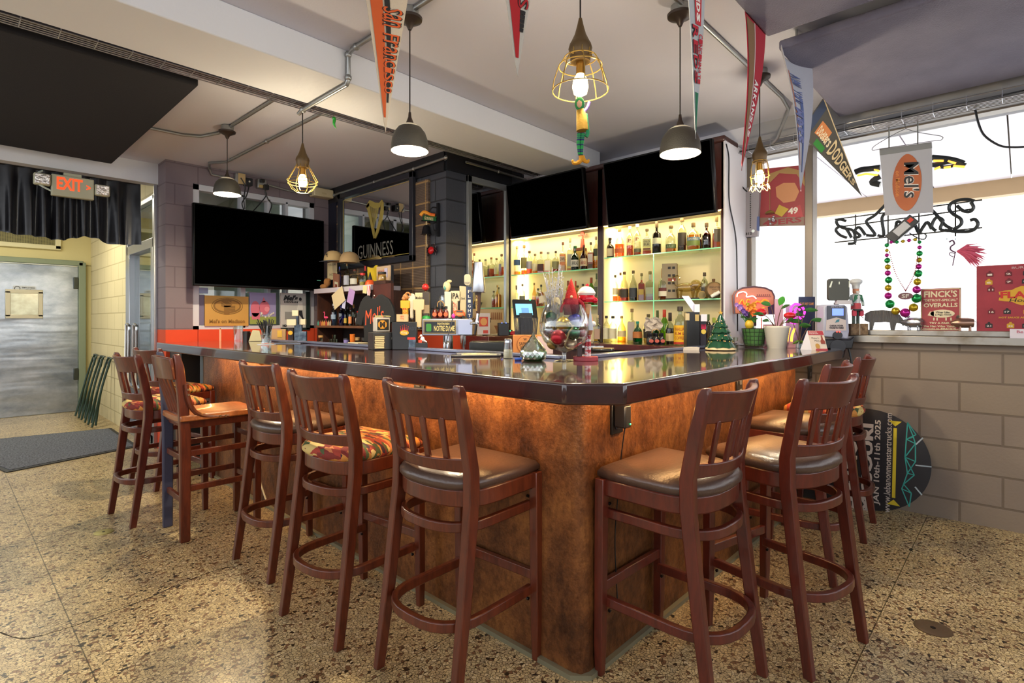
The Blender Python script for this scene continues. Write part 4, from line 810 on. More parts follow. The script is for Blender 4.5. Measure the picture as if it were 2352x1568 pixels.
MB().box((0, 0, 0), (.095, .02, .15)).build('cover', flatM('7c5340'), o, bevel=.002); MB().box((-.048, .002, 0), (.006, .016, .146)).build('pages', flatM('d8d3cf'), o); MB().box((.01, -.0115, -.035), (.052, .002, .055)).build('sticker', flatM('b3b29a'), o); MB().box((.01, -.0128, -.048), (.034, .002, .03)).build('sticker', flatM('6b241a'), o)
def UB(d, px, y0, y1, w, dx=.12, z=UZ, **k): return bottle(d, UX+dx, px, y1, w, y1-y0, z=z, rz=-1.2, group=k.pop('g', 'bottles on top of the small cupboard'), **k)
UB('cobalt blue bottle behind the brown book', 780, 607, 657, 8, dx=.12, kind='wine', glass='blue', cap='2a3a9a')
UB('tall clear bottle with a grey arched label and cork, carrying the second cap', 797, 601, 657, 15, kind='round', lab='a9acbb', lz=(.12, .5), cap='9a7c4c', liq='clearl', lv=.3)
UB('clear bottle half full of amber in front of the tall corked one', 814.5, 617, 656, 20, dx=.05, kind='round', liq='amber', lv=.5, lab='b9b7ad', lz=(.12, .46), cap='5a2418')
UB('green wine bottle with a red capsule behind the red lidded jar', 839, 608, 657, 11, dx=.2, kind='wine', glass='green', cap='a8231c', ch=.25)
o = thing('glass_jar', 'clear glass jar with a red lid on the cupboard top', 'jar', U(833, .06)+Vector((0, 0, UZ)), -1.2); MB().lathe([(.026, 0), (.031, .01), (.031, .07), (.026, .095), (.022, .105)], n=16).build('body', GL['clear'], o); MB().lathe([(.024, .103), (.024, .125), (.0, .126)], n=16).build('lid', flatM('c41f1f', .4), o); MB().lathe([(.028, .004), (.029, .04), (.0, .042)], n=14).build('filling', flatM('b9a85a'), o)
o = thing('witch_hat', 'tiny orange and black pointed hat ornament on the cupboard top', 'ornament', U(850, .07)+Vector((0, 0, UZ)), 0); MB().lathe([(.05, .0), (.045, .03), (.03, .05), (.02, .055)], n=16).build('pumpkin', flatM('d9541c', .5), o); MB().lathe([(.024, .05), (.016, .08), (.003, .13)], n=12).build('cone', flatM('17141c', .6), o)
s = scale_at(2.95, 856)
def flag(u, v): p = wx(2.96, 846+22*u, 647-35*v+3*sin(5*u)); return (p.x-.01*sin(7*u+2*v), p.y, p.z)
o = MB().grid(flag, 10, 6, 0, .002).build('penalty_flag', flatM('c2a81c', .8)); tag(o, 'mustard yellow cloth flag hanging beside the book board', 'flag')
o = card('book_board', 'pale framed board with red lettering on the cupboard top', 'sign', wx(2.96, 883.5, 634), FACE_X, 33*s*1.75, 45*s, 'c3a98c', th=.02, texts=(('WACKY', -.1, .26, .6, .11), ('DUCK', -.1, .13, .5, .11)), tcol='b02a24', part='board'); MB().box((.04, -.012, .03), (.05, .003, .09)).build('picture', flatM('b7b2d4'), o); MB().box((33*s*1.75/2, .002, 0), (.008, .026, 45*s)).build('edge', flatM('22252c'), o)
o = thing('spice_jar', 'short glass jar with a dark lid in front of the pale board', 'jar', U(877.5, .05)+Vector((0, 0, UZ+.03)), 0); MB().lathe([(.036, 0), (.038, .01), (.038, .06), (.034, .07)], n=18).build('body', GL['warm'], o); MB().lathe([(.038, .066), (.039, .085), (.0, .086)], n=18).build('lid', flatM('2b2824', .4), o); MB().lathe([(.034, .004), (.035, .05), (.0, .052)], n=14).build('filling', flatM('c6b583'), o)
MB().box((UX+.05, wx(UX+.05, 880).y, UZ+.015), (.08, .2, .03)).build('end_cap', dw, unit)
# papers hanging from the edge
s = scale_at(UX-.02, 770)
card('map_sheet', 'beige printed sheet hanging crooked from the cupboard edge', 'paper', wx(UX-.03, 777, 684), FACE_X, 32*s*1.6, 36*s, 'c9b994', .002, 0, radians(-24))
card('drinks_menu', 'lilac paper slip taped to the cupboard edge', 'paper', wx(UX-.035, 806, 681), FACE_X, 16*s*1.6, 32*s, 'a585bd', .002, 0, radians(20))
card('sticky_note', 'small yellow note on the cupboard edge', 'note', wx(UX-.012, 838, 665), FACE_X, 9*s*1.7, 16*s, 'cfc692', .002, 0, radians(8)); card('paper_strip', 'pale blue paper strip hanging below the beige sheet', 'paper', wx(UX-.02, 790, 697), FACE_X, 8*s*1.7, 22*s, 'b6b8d8', .002, 0, radians(15))
def ribbon(u, v): p = wx(UX-.02, 844+6*u, 656+34*v+2*sin(6*v)); return (p.x-.004*sin(5*v+3*u), p.y, p.z)
o = MB().grid(ribbon, 4, 8, 0, .002).build('striped_ribbon', M('ribbon_stripes', 'c9202a', .6, col2='f0f0f2', nscale=3, stretch=(1, 60, 1), lo=.48, hi=.52)); tag(o, 'red and white striped ribbon hanging beside the dark shirt', 'ribbon')
# lower shelf row
g5 = 'bottles on the shelf of the small cupboard'
UB('white coconut rum bottle behind the pink flamingo', 749, 685, 743, 17, dx=.14, z=US, g=g5, kind='wine', glass='white', lab='d9b23a', lz=(.12, .32), cap='e0ddd4')
UB('pale blue frosted bottle left of the cobalt bottle', 767, 694, 744, 13, dx=.10, z=US, g=g5, kind='tall', glass='paleblue', liq='clearl', lv=.4, lab='8fa4bd', lz=(.3, .5), cap='b8c4d4')
UB('deep blue bottle in the middle of the small cupboard shelf', 784, 698, 744, 13, dx=.08, z=US, g=g5, kind='tall', glass='blue', liq='clearl', lv=.3, cap='2338a8')
UB('dark bottle with a yellow and black label under the lilac slip', 794, 700, 743, 8, dx=.1, z=US, g=g5, kind='wine', glass='dark', lab='b59a3a', lz=(.14, .4), cap='17151a')
UB('black bottle with a bright green label', 799, 695, 743, 8, dx=.14, z=US, g=g5, kind='wine', glass='dark', lab='5a9a2a', lz=(.1, .35), cap='1c1a20')
UB('bottle with an orange and white label', 805, 700, 742, 9, dx=.1, z=US, g=g5, kind='tall', liq='red', lv=.5, lab='d9854c', lz=(.12, .5), cap='6a2a22')
UB('amber bottle with a blond cork next to the orange label', 812, 692, 741, 9, dx=.14, z=US, g=g5, kind='tall', liq='amber', lv=.4, cap='b48a4c', ch=.16)
UB('clear bottle with a red cap beside the shirt sleeve', 821, 707, 741, 10, dx=.1, z=US, g=g5, kind='round', liq='clearl', lv=.4, lab='a8a49c', lz=(.2, .5), cap='c22a1c')
UB('tall bottle with a cream neck half behind the shirt', 834, 680, 741, 10, dx=.15, z=US, g=g5, kind='wine', glass='clear', liq='pale', lv=.4, cap='c3b896', ch=.24)
cols = ('3a8a7a', 'a04a3a', 'd98a3a', 'e0a24a', 'c24a2a', 'd6b07a', 'b9a48a')
lbs = ('teal miniature bottle at the left end of the miniature row', 'brown red miniature bottle next to the teal one', 'orange miniature bottle third in the row', 'light orange miniature bottle in the middle of the row', 'red miniature bottle right of the middle of the row', 'pale tan miniature bottle sixth in the row', 'grey tan miniature bottle at the right end of the row')
for i in range(7):
    p = U(731+i*4.6, .02); q = MB().lathe([(.008, 0), (.009, .004), (.009, .034), (.004, .044), (.0035, .055)], n=8).build('miniature_bottle', flatM(cols[i], .3), None, (p.x, p.y, US)); tag(q, lbs[i], 'bottle', 'miniature bottles in front of the white rum'); MB().lathe([(.0045, .052), (.0045, .062), (0, .0625)], n=8).build('cap', flatM('22202a'), q)
pk = M('flamingo_pink', 'f2507e', .5); o = thing('flamingo_figure', 'little pink plastic flamingo standing by the white rum bottle', 'figurine', U(747, .03)+Vector((0, 0, US+.05)), FACE_X); b = MB()
b.ball((.02, 0, .035), .022, 10, sc=(1.7, .7, .6)); b.tube(bez([(-.005, 0, .04), (-.02, 0, .05), (-.012, 0, .075), (-.02, 0, .095), (-.035, 0, .09)], 5), .005, 6); b.tube([(.015, 0, .03), (.012, 0, -.05)], .002, 6); b.build('body', pk, o)
# t-shirt on a hanger
sx = UX-.10; c = wx(sx, 857, 700); sc = scale_at(sx, 857)
o = thing('t_shirt', 'black t-shirt with orange script hanging on a wire hanger from the cupboard', 't-shirt', (sx, c.y, c.z), FACE_X)
def SP(px, py): return ((px-857)*sc*1.8, (704-py)*sc)
outl = [SP(*p) for p in ((846, 681), (853, 689), (863, 689), (871, 681), (877, 681), (893, 692), (903, 712), (908, 742), (896, 746), (891, 735), (891, 790), (838, 790), (836, 735), (832, 752), (815, 748), (820, 728), (829, 697), (838, 684))]
shirt = M('black_cotton', '16181d', .85, bump=.25, bscale=14); b = MB(); b.prism(outl, -.012, .012); b.build('body', shirt, o, bevel=.008)
b = MB(); k = SP(863, 728); put(b, "Mel's", k[0]+.0, k[1], .30, .14, -.0135, rot=.14, shear=.2, bold=.0); b.build('lettering', flatM('e2532a'), o)
b = MB(); k = SP(861, 684); b.tube(bez([(-.15, 0, -.02), (0, 0, .03), (.13, 0, -.02)], 5), .003, 6); b.tube(bez([(0, 0, .03), (.0, 0, .07), (.012, 0, .09), (.024, 0, .08)], 5), .0025, 6); b.build('hanger', M('wire', 'a8a39a', .3, .9), o)
# things on the counter below the cupboard
CZ2 = .98
def Cq(px, X=UX): return Vector((X, wx(X, px).y, CZ2+.0))
o = thing('glass_jar', 'tall glass jar with a wooden lid at the left end under the cupboard', 'jar', Cq(737), 0); MB().lathe([(.022, 0), (.024, .005), (.024, .10)], n=16).build('body', GL['clear'], o); MB().lathe([(.026, .10), (.026, .122), (0, .123)], n=16).build('lid', flatM('c79a5c'), o); MB().lathe([(.019, .004), (.019, .06), (0, .061)], n=12).build('filling', flatM('a88a90'), o)
for i, (a, zz) in enumerate(((750, 0), (756, 0), (762, 0), (768, 0), (774, 0), (780, 0), (759, .045), (765, .045), (771, .045), (767, .09))):
    p = Cq(a, UX-.03); q = MB().lathe([(.012, 0), (.014, .004), (.019, .044), (.0175, .044), (.012, .006), (0, .006)], n=14).build('shot_glass', GL['clear'], None, (p.x, p.y, CZ2+zz)); tag(q, 'small clear shot glass in the pyramid of shot glasses under the cupboard', 'glass', 'pyramid of shot glasses')
o = thing('tumbler', 'lilac tumbler with a dark lid under the cupboard', 'cup', Cq(795), 0); MB().lathe([(.020, 0), (.026, .09), (.026, .095)], n=16).build('body', flatM('8f86c9', .3), o); MB().lathe([(.027, .09), (.026, .105), (0, .106)], n=16).build('lid', flatM('23252e', .4), o)
for i in range(3): q = MB().lathe([(.021, 0), (.026, .072), (.027, .072), (.025, .073), (.020, .005), (0, .005)], n=16).build('orange_cup', flatM('e07a26', .4), None, Cq(809.5)+Vector((0, 0, .03+i*.022))); tag(q, 'orange plastic cup in the small stack of orange cups', 'cup', 'stack of orange cups')
for (px, c2, d) in ((821, 'a88b5c', 'short jar with a tan lid behind the paper stack'), (836, '2a2622', 'jar with a dark lid behind the right end of the paper stack'), (849, '24262a', 'dark lidded jar with a green band beside the napkin dispenser')):
    o = thing('glass_jar', d, 'jar', Cq(px, UX+.04), 0); MB().lathe([(.022, 0), (.025, .01), (.025, .085)], n=16).build('body', GL['clear'], o); MB().lathe([(.026, .085), (.026, .115), (0, .116)], n=16).build('lid', flatM(c2, .45), o); MB().lathe([(.0255, .045), (.0255, .07)], n=16).build('band', flatM('3fae4a' if px == 849 else 'c0552e'), o)
p = wx(2.72, 824); s = scale_at(2.72, 824); o = thing('paper_stack', 'stack of cream paper napkins under the cupboard', 'napkins', (2.72, p.y, CZ2), FACE_X); b = MB()
for i in range(6): b.box((rnd.uniform(-.004, .004), 0, .008+i*.0125), (.17+.012*(i > 2), .12, .011))
b.build('sheets', flatM('d4c6a4', .8), o, bevel=.002)

# ================================================================ BAR CADDIES AND TAPS (bar's inner edge)
def bt(px, py, z=ZT): return wz(z, px, py)
p = bt(885, 803); rz = FACE_C+.55
o = thing('napkin_dispenser', 'black napkin dispenser full of tan napkins on the inner bar edge', 'napkin dispenser', p, rz); s = (p-EYE).dot(FW)/FPX
MB().box((.0, .05, 20*s), (58*s, .12, 40*s)).build('body', M('dispenser_black', '141519', .4), o, bevel=.004); b = MB()
for i in range(7): b.box((-15*s+rnd.uniform(-.002, .002), -.012, 5*s+i*4.1*s), (22*s, .012, 3.4*s))
b.build('napkins', flatM('c9b68a', .8), o, bevel=.002); MB().box((-15*s, -.008, 19*s), (27*s, .008, 33*s)).build('opening', flatM('30281c'), o)
b = MB(); put(b, 'Pro', 17*s, 26*s, 7*s, 5*s, -.0115); b.build('lettering', flatM('c9c3b4'), o)
p = bt(885, 801)+Vector((.02, .03, .0)); o = thing('sugar_box', 'small white framed box with a gold and black M emblem on the napkin dispenser', 'box', p+Vector((.0, .03, 40.5*s)), rz); MB().box((0, .03, 17*s), (34*s, .07, 34*s)).build('body', flatM('c3bcb2', .5), o, bevel=.003); MB().box((0, -.007, 17*s), (28*s, .004, 26*s)).build('panel', flatM('1d1915'), o)
oct_ = [(14*cos(2*pi*(i+.5)/8)*s*.8-2*s, 17*s+12*sin(2*pi*(i+.5)/8)*s*.9) for i in range(8)]; MB().prism(oct_, -.0105, -.0085).build('emblem', flatM('d9962a'), o); b = MB(); put(b, 'M', -2*s, 17*s, 13*s, 14*s, -.012, bold=.06); b.build('lettering', flatM('241a12'), o)
b = MB()
for i in range(9): b.box((rnd.uniform(-12, 14)*s, .02, 35*s+i*.4*s), (14*s, .03, 1.4*s), rz=rnd.uniform(-.6, .6))
b.build('packets', flatM('c9bf86', .7), o)
p = bt(929, 803); o = thing('bar_caddy', 'tall black bar caddy with a red crown and yellow oval badge', 'caddy', p, FACE_C+.1); s = (p-EYE).dot(FW)/FPX
MB().box((0, .04, 32*s), (56*s, .09, 64*s)).build('body', M('dispenser_black', '141519', .4), o, bevel=.004); MB().box((18*s, .0, 14*s), (16*s, .02, 26*s)).build('blue_panel', M('speckled_blue', '24344e', .4, col2='5d7288', nscale=30), o)
b = MB()
for i in range(5): a = (i-2)*.26; b.prism([(-7*s+i*3.5*s-1.2*s, 42*s), (-7*s+i*3.5*s+1.2*s, 42*s), (-7*s*1.25+i*3.5*s*1.25, 52*s+(2-abs(i-2))*2*s)], -.010, -.006); b.ball((-7*s*1.25+i*3.5*s*1.25, -.008, 53*s+(2-abs(i-2))*2*s), .8*s, 8)
b.build('crown_badge', flatM('d02a2a', .4), o); MB().prism(ellipse(0, 39*s, 10*s, 6*s), -.012, -.006).build('oval_badge', flatM('c79a1e', .4), o); b = MB(); put(b, 'King', 0, 39*s, 13*s, 6*s, -.0135, bold=.0); b.build('lettering', flatM('d6d3c8'), o)
b = MB(); put(b, "MAD'S", 17*s, 49*s, 20*s, 9*s, -.007, bold=.03); b.build('raised_lettering', flatM('2b2e36', .3), o); MB().box((16*s, -.010, 26*s), (18*s, .003, 5*s)).build('red_badge', flatM('d0342a'), o)
card('crown_card', 'tan coaster box with an orange crown on the black caddy', 'box', p+Vector((0, .02, 73*s)), FACE_C+.1, 26*s, 17*s, 'c5a67c', th=.05, texts=(('King', 0, -.1, .3, .25), ('MWW', 0, .2, .3, .25)), tcol='c4542a', part='carton')
p = bt(968, 804); o = thing('bird_box', 'small black box with a white and orange bird on top', 'box', p, FACE_C+.15); s = (p-EYE).dot(FW)/FPX; MB().box((0, .03, 8.5*s), (28*s, .06, 17*s)).build('body', flatM('17181d', .4), o, bevel=.003)
b = MB(); b.ball((2*s, .03, 25*s), 5*s, 10, sc=(1.0, .7, 1.3)); b.ball((-1*s, .03, 33*s), 3.2*s, 10); b.tube([(5*s, .03, 22*s), (12*s, .03, 18*s)], [3*s, 1*s], 8); b.build('bird', flatM('d6d2d6', .5), o); MB().tube([(-3.5*s, .03, 32*s), (-8*s, .03, 27*s)], [1.6*s, .4*s], 8).build('beak', flatM('e2702a', .5), o); MB().box((-3*s, .03, 20*s), (8*s, .03, 6*s)).build('feet', flatM('d0402a'), o)
# beer tower
st = M('polished_steel', 'b9bcc2', .2, 1.0); st2 = M('satin_steel', 'a9aebc', .38, .7)
p = bt(1021, 803); s = (p-EYE).dot(FW)/FPX; o = thing('beer_tower', 'steel beer tower with a dark lettered team plate on its head', 'beer tower', (p.x+.08, p.y+.06, 1.0), FACE_C); d0 = .07
b = MB(); b.lathe([(15*s, 0), (15*s, .03), (12*s, .035), (12*s, .16)], n=24); b.build('column', st, o)
hz = .16; MB().box((-2*s, 0, hz+20*s), (112*s, .11, 39*s)).build('head', st2, o, bevel=.004)
MB().box((-17*s, -.058, hz+20*s), (76*s, .006, 32*s)).build('frame', M('plate_frame', '8d7d5c', .4, .5), o, bevel=.002); MB().box((-17*s, -.0625, hz+20*s), (70*s, .004, 25*s)).build('plate', flatM('11161f', .4), o)
b = MB(); put(b, 'FIGHTIN IRISH', -8*s, hz+28*s, 28*s, 5*s, -.0655, bold=.03); put(b, 'NOTRE DAME', -6*s, hz+17*s, 48*s, 13*s, -.0655, bold=.02); b.build('lettering', flatM('c7b878'), o)
MB().prism(rrect(-42*s, hz+19*s, 12*s, 18*s, 3*s), -.067, -.0645).build('plain_badge', flatM('2f7a34'), o)
MB().box((42*s, -.058, hz+20*s), (34*s, .006, 36*s)).build('end_plate', M('brushed_plate', 'a8afc6', .35, .8), o, bevel=.003)
for i in range(2): MB().tube(bez([(-5*s+i*8*s, -.05, .11), (-5*s+i*8*s, -.09, .12), (-4*s+i*8*s, -.10, .08), (-4*s+i*8*s, -.095, .0)], 5), .008, 8).build('drip_tube', st, o)
TZ = 1.0+hz+39.5*s; TW = Vector((p.x+.08, p.y+.06, TZ))
def tap(label, px, w, hpx, shape, col, bandc=None, text=None, tcol='1d1a16', dy=-.02, vertical=None, base=0.0, tb=None):
    loc = TW+RT*((px-1021)*s)-FW*dy*-1+Vector((0, 0, base)); o = thing('tap_handle', label, 'tap handle', loc, FACE_C, 'beer tap handles on the tower'); W, H = w*s, hpx*s
    MB().tube([(0, 0, -.002), (0, 0, .02)], .009, 10).build('ferrule', st, o)
    b = MB(); prof = {'paddle': [(-.3, .02), (.3, .02), (.34, .45), (.5, .62), (.5, 1), (-.5, 1), (-.5, .62), (-.34, .45)], 'round': [(-.22, .02), (.22, .02), (.25, .6)]+[(.5*sin(a)+.0, .8-.2*cos(a)) for a in [.6+.37*k for k in range(15)]]+[(-.25, .6)], 'straight': [(-.42, .02), (.42, .02), (.5, .98), (-.5, 1)], 'tshape': [(-.25, .02), (.25, .02), (.28, .62), (.5, .64), (.5, 1), (-.5, 1), (-.5, .64), (-.28, .62)]}[shape]
    b.prism([(x*W, z*H) for x, z in prof], -.018, .018); b.build('handle', flatM(col, .4), o, bevel=.004)
    if bandc: MB().prism([(-.46*W, tb[0]*H), (.46*W, tb[0]*H), (.46*W, tb[1]*H), (-.46*W, tb[1]*H)], -.021, -.017).build('badge', flatM(bandc, .4), o)
    if text: b = MB(); put(b, text[0], 0, text[1]*H, text[2]*W, text[3]*H, -.0225, bold=.02); b.build('lettering', flatM(tcol), o)
    if vertical: 
        b = MB(); n = len(vertical[0])
        for i, ch in enumerate(vertical[0]):
            if ch != ' ': put(b, ch, 0, (vertical[2]-i*(vertical[2]-vertical[1])/max(1, n-1))*H, .4*W, (vertical[2]-vertical[1])*H/n*.75, -.0225)
        b.build('vertical_lettering', flatM(vertical[3]), o)
    return o
t1 = tap('yellow tap handle with red letters and a tan ram head on top', 922, 22, 50, 'tshape', 'd9a322', vertical=('BOCK', .1, .6, 'b23a22'), base=-.02)
b = MB(); b.ball((0, 0, 58*s), 7*s, 12, sc=(1, .9, 1.1)); b.ball((-4*s, -3*s, 54*s), 4.5*s, 10); b.tube([(5*s+6*s*cos(a), 0, 62*s+6*s*sin(a)) for a in [x*.5 for x in range(12)]], [2.6*s-.12*s*i for i in range(12)], 8); b.build('ram_head', flatM('a8703c', .6), t1)
tap('white tap handle with a round badge printed with a black tree', 936, 17, 60, 'round', 'cfc8b4', dy=-.0)
tap('cream lettered tap handle with a wide head left of the red apple one', 952, 20, 62, 'tshape', 'd0c39c', text=('Modelo', .8, .85, .12), dy=.03)
tap('plain beige paddle tap handle in front of the wide cream head', 955, 26, 66, 'tshape', 'cdb489', dy=-.05, base=-.06)
t1 = tap('dark carved tap handle topped by a red apple on a green base', 971, 17, 64, 'straight', '3a3026', bandc='8f7a5a', tb=(.2, .5)); b = MB(); b.ball((-2*s, -.005, 74*s), 8.5*s, 14); b.build('apple', flatM('b3221e', .25), t1); MB().lathe([(11*s, 0), (9*s, 6*s), (5*s, 9*s)], n=12).build('green_base', flatM('1f8a3a', .5), t1)
t1 = tap('white tap handle shaped like a parrot fish with a blue green head', 1022, 16, 64, 'straight', 'cfc7ae'); b = MB(); b.ball((-3*s, 0, 76*s), 10*s, 12, sc=(.9, .6, 1.25)); b.ball((3*s, 0, 88*s), 5*s, 10, sc=(1.2, .6, .8)); b.build('fish_head', flatM('c9b98c', .4), t1); b = MB(); b.ball((-6*s, -.006, 73*s), 6*s, 10, sc=(.8, .6, 1.1)); b.build('fish_eye_patch', flatM('4f8f86', .4), t1)
tap('cream tap handle lettered IPA in black with red letters below', 1038, 22, 66, 'tshape', 'd3c7a4', text=('IPA', .82, .8, .2), vertical=('LAGUNITAS', .06, .56, 'c22a22'), dy=.01)
tap('plain cream tap handle between the IPA one and the navy one', 1056, 17, 78, 'straight', 'c6b892', text=('2.6', .62, .5, .06), dy=.03)
t1 = tap('navy tap handle lettered FLIGHT with a white rounded top', 1072, 16, 76, 'straight', '1f2c4e', vertical=('FLIGHT', .1, .84, 'd3d0c4'), dy=.0); MB().prism(rrect(-5*s, 92*s, 15*s, 26*s, 6*s), -.015, .015).build('topper', flatM('c9bfa0', .4), t1); b = MB(); put(b, 'FLIGHT', -5*s, 84*s, 12*s, 5*s, -.017); b.build('lettering', flatM('22305a'), t1)
# things on the tower head
o = thing('sauce_caddy', 'little six pack of red sauce bottles with black caps on the tower head', 'sauce caddy', TW+RT*(-16*s)+Vector((0, 0, 0))-FW*.025, FACE_C)
for i in range(3):
    for j in range(2): MB().lathe([(5.5*s, 0), (6*s, 2*s), (6*s, 15*s), (3*s, 19*s), (2.6*s, 22*s)], (-13*s+i*13*s, j*.035-.012, .004), n=12).build('sauce_bottle', flatM('5a1a16', .2), o); MB().lathe([(3.6*s, 22*s), (3.6*s, 28*s), (0, 28.2*s)], (-13*s+i*13*s, j*.035-.012, .004), n=10).build('cap', flatM('17130f', .4), o)
for i in range(3): MB().prism(ellipse(-13*s+i*13*s, 10*s, 5*s, 5*s, 16), -.034, -.030).build('round_label', flatM('c7613a'), o)
MB().tube(bez([(-8*s, .005, 28*s), (-7*s, .005, 38*s), (0, .005, 42*s), (7*s, .005, 36*s), (8*s, .005, 28*s)], 4), .003, 6).build('handle', flatM('b58f5a'), o)
o = MB().lathe([(6*s, 0), (8*s, 6*s), (8.5*s, 20*s), (7.5*s, 26*s), (7*s, 26*s), (8*s, 20*s), (6*s, 2*s), (0, 2*s)], n=16).build('crystal_glass', G('cut_crystal', 'eaf0f4', .2, .6), None, TW+RT*(-13*s)+FW*.03+Vector((0, 0, 30*s))); tag(o, 'cut glass tumbler standing above the sauce six pack', 'glass')
o = thing('toy_van', 'small orange toy van with roof rack on the tower head', 'toy car', TW+RT*(28*s)-FW*.02, FACE_C+.2); MB().box((0, 0, 10*s), (26*s, .035, 11*s)).build('body', flatM('d9622a', .35), o, bevel=.006); MB().box((-1*s, 0, 17*s), (20*s, .03, 6*s)).build('cab', flatM('d9622a', .35), o, bevel=.006); b = MB()
for x in (-8, 8): b.tube([(x*s, -.022, 4*s), (x*s, .022, 4*s)], 3.6*s, 12)
b.build('wheel', flatM('1a1715', .5), o); MB().box((0, -.0185, 10.5*s), (16*s, .002, 5*s)).build('side_panel', flatM('b58a5a'), o); MB().box((-1*s, -.0155, 17*s), (15*s, .002, 4*s)).build('window', flatM('4a3a34', .2), o)
a0, a1 = bt(1026, 800), p+RT*(33*s)+Vector((0, 0, .20)); a0 = a0-FW*.12; o = thing('bar_spoon', 'long bar stirrer with a bright pink top leaning on the tower', 'stirrer', (0, 0, 0)); e = TW+RT*(18*s)-FW*.14+Vector((0, 0, 6*s)); a0 = TW+RT*(2*s)-FW*.17+Vector((0, 0, -.16)); MB().tube([a0, e], .003, 6).build('rod', flatM('3a3a40', .3), o); MB().ball(e, .012, 10, sc=(1, 1, 1.4)).build('pink_top', flatM('f03aa0', .4), o)
# long tap with an upturned shaker on it
q = at((p-EYE).dot(FW)-.02, 1096, 742); o = thing('stout_tap', 'chrome tap with a brown handle and an upturned steel shaker on top', 'beer tap', (q.x, q.y, q.z), FACE_C); s2 = s
b = MB(); b.tube([(-16*s2, .02, 0), (0, 0, 0)], .009, 10); b.tube(bez([(0, 0, 0), (1*s2, 0, 12*s2), (2*s2, 0, 22*s2)], 4), [.012]*9, 10); b.lathe([(.012, -2*s2), (.014, 2*s2), (.010, 10*s2)], n=12); b.build('faucet', M('chrome', 'd8dade', .12, 1.0), o)
MB().tube([(-2*s2, 0, -4*s2), (-5*s2, 0, -26*s2)], [.009, .006], 10).build('spout', flatM('15151a', .3), o)
b = MB(); b.lathe([(.012, 20*s2), (.017, 30*s2), (.021, 62*s2), (.024, 70*s2)], (2*s2, 0, 0), n=14, sx=.9, sy=.7); b.build('handle', flatM('3d2418', .35), o); b = MB()
for i, ch in enumerate('GUINNESS'): put(b, ch, -1*s2, 62*s2-i*4.6*s2, .010, 3.6*s2, -.018)
b.build('lettering', flatM('c9a75a'), o); b = MB(); b.lathe([(.044, 70*s2), (.0455, 72*s2), (.030, 138*s2), (.026, 139*s2), (0, 139*s2)], (3*s2, 0, 0), n=24); b.build('shaker', st, o)
# ================================================================ THINGS ON THE BAR TOP
def S(p): return (Vector(p)-EYE).dot(FW)/FPX      # metres per pixel at that distance
clear = G('clear_glass', 'f1f6f4', .06, .35)
# goblet with ornaments
p = bt(1296, 829); s = S(p); o = thing('goblet', 'giant brandy goblet filled with shiny Christmas baubles', 'goblet', p, FACE_C); R_ = 58*s
prof = [(24*s, 0), (22*s, 1*s), (6*s, 4*s), (5*s, 8*s), (5*s, 19*s), (8*s, 22*s), (30*s, 30*s), (48*s, 46*s), (57*s, 68*s), (57*s, 88*s), (52*s, 108*s), (44*s, 129*s)]
MB().lathe(prof+[(x-1.2*s, z) for x, z in reversed(prof[5:])]+[(0, 22*s)], n=40).build('glass', G('goblet_glass', 'f4f7f6', .05, .45, 1.3), o)
def glit(n, c, m=.6, r=.22): return M(n, c, r, m, bump=.0)
baubles = [('gold bauble with a faint swirl at the top of the goblet', -4, 84, -18, 18, glit('bauble_gold', 'b99a2f')), ('red matt bauble at the front of the goblet', -17, 56, -34, 17, glit('bauble_red', 'b3202c', .4, .35)), ('green sparkling bauble right of the red one', 18, 65, -22, 16, glit('bauble_green', '1d7a4a', .7, .15)), ('deep blue glitter bauble at the right of the goblet', 24, 92, -8, 18, glit('bauble_blue', '2a2c8f', .6, .3)), ('pearly champagne bauble low on the right', 10, 39, -22, 13, glit('bauble_pearl', 'cdb79a', .5, .25)), ('dull gold bauble low on the left', -27, 41, -12, 14, glit('bauble_oldgold', 'a98b45', .6, .3)), ('silver bauble on the left side of the goblet', -35, 72, -8, 15, glit('bauble_silver', 'b9bcc2', .9, .12)), ('dark green bauble near the left rim', -30, 101, -2, 13, glit('bauble_darkgreen', '14573a', .6, .2)), ('dark red bauble behind the red matt one', -6, 48, 8, 15, glit('bauble_darkred', '7a1620', .6, .2)), ('purple bauble at the back of the goblet', 8, 78, 18, 17, glit('bauble_purple', '4b2a6a', .6, .25)), ('small red bauble at the right wall of the goblet', 40, 66, 4, 11, glit('bauble_red2', 'c22a32', .6, .2)), ('gold bauble sunk at the back left of the goblet', -24, 62, 20, 14, glit('bauble_gold2', 'c7a23c', .7, .2))]
for (lb, x, z, y, r, m) in baubles:
    q = p+RT*(x*s)+FW*(y*s)+Vector((0, 0, z*s)); b = MB().ball((0, 0, 0), r*s, 20).build('bauble', m, None, q); tag(b, lb, 'bauble', 'baubles in the goblet'); MB().lathe([(3*s, r*s*.95), (3*s, r*s+2*s), (0, r*s+2.2*s)], n=10).build('cap', gold, b)
b = MB(); pts = bez([(8, 88, -40), (14, 78, -43), (6, 66, -44), (2, 52, -44), (-2, 40, -40), (2, 32, -32), (14, 30, -28)], 7)
for c in pts: b.ball((c[0]*s, c[2]*s, c[1]*s), 2.6*s, 8)
q = b.build('bead_garland', M('garland_gold', 'b8a878', .2, .9), None, p, FACE_C); tag(q, 'string of small golden beads draped over the baubles', 'garland')
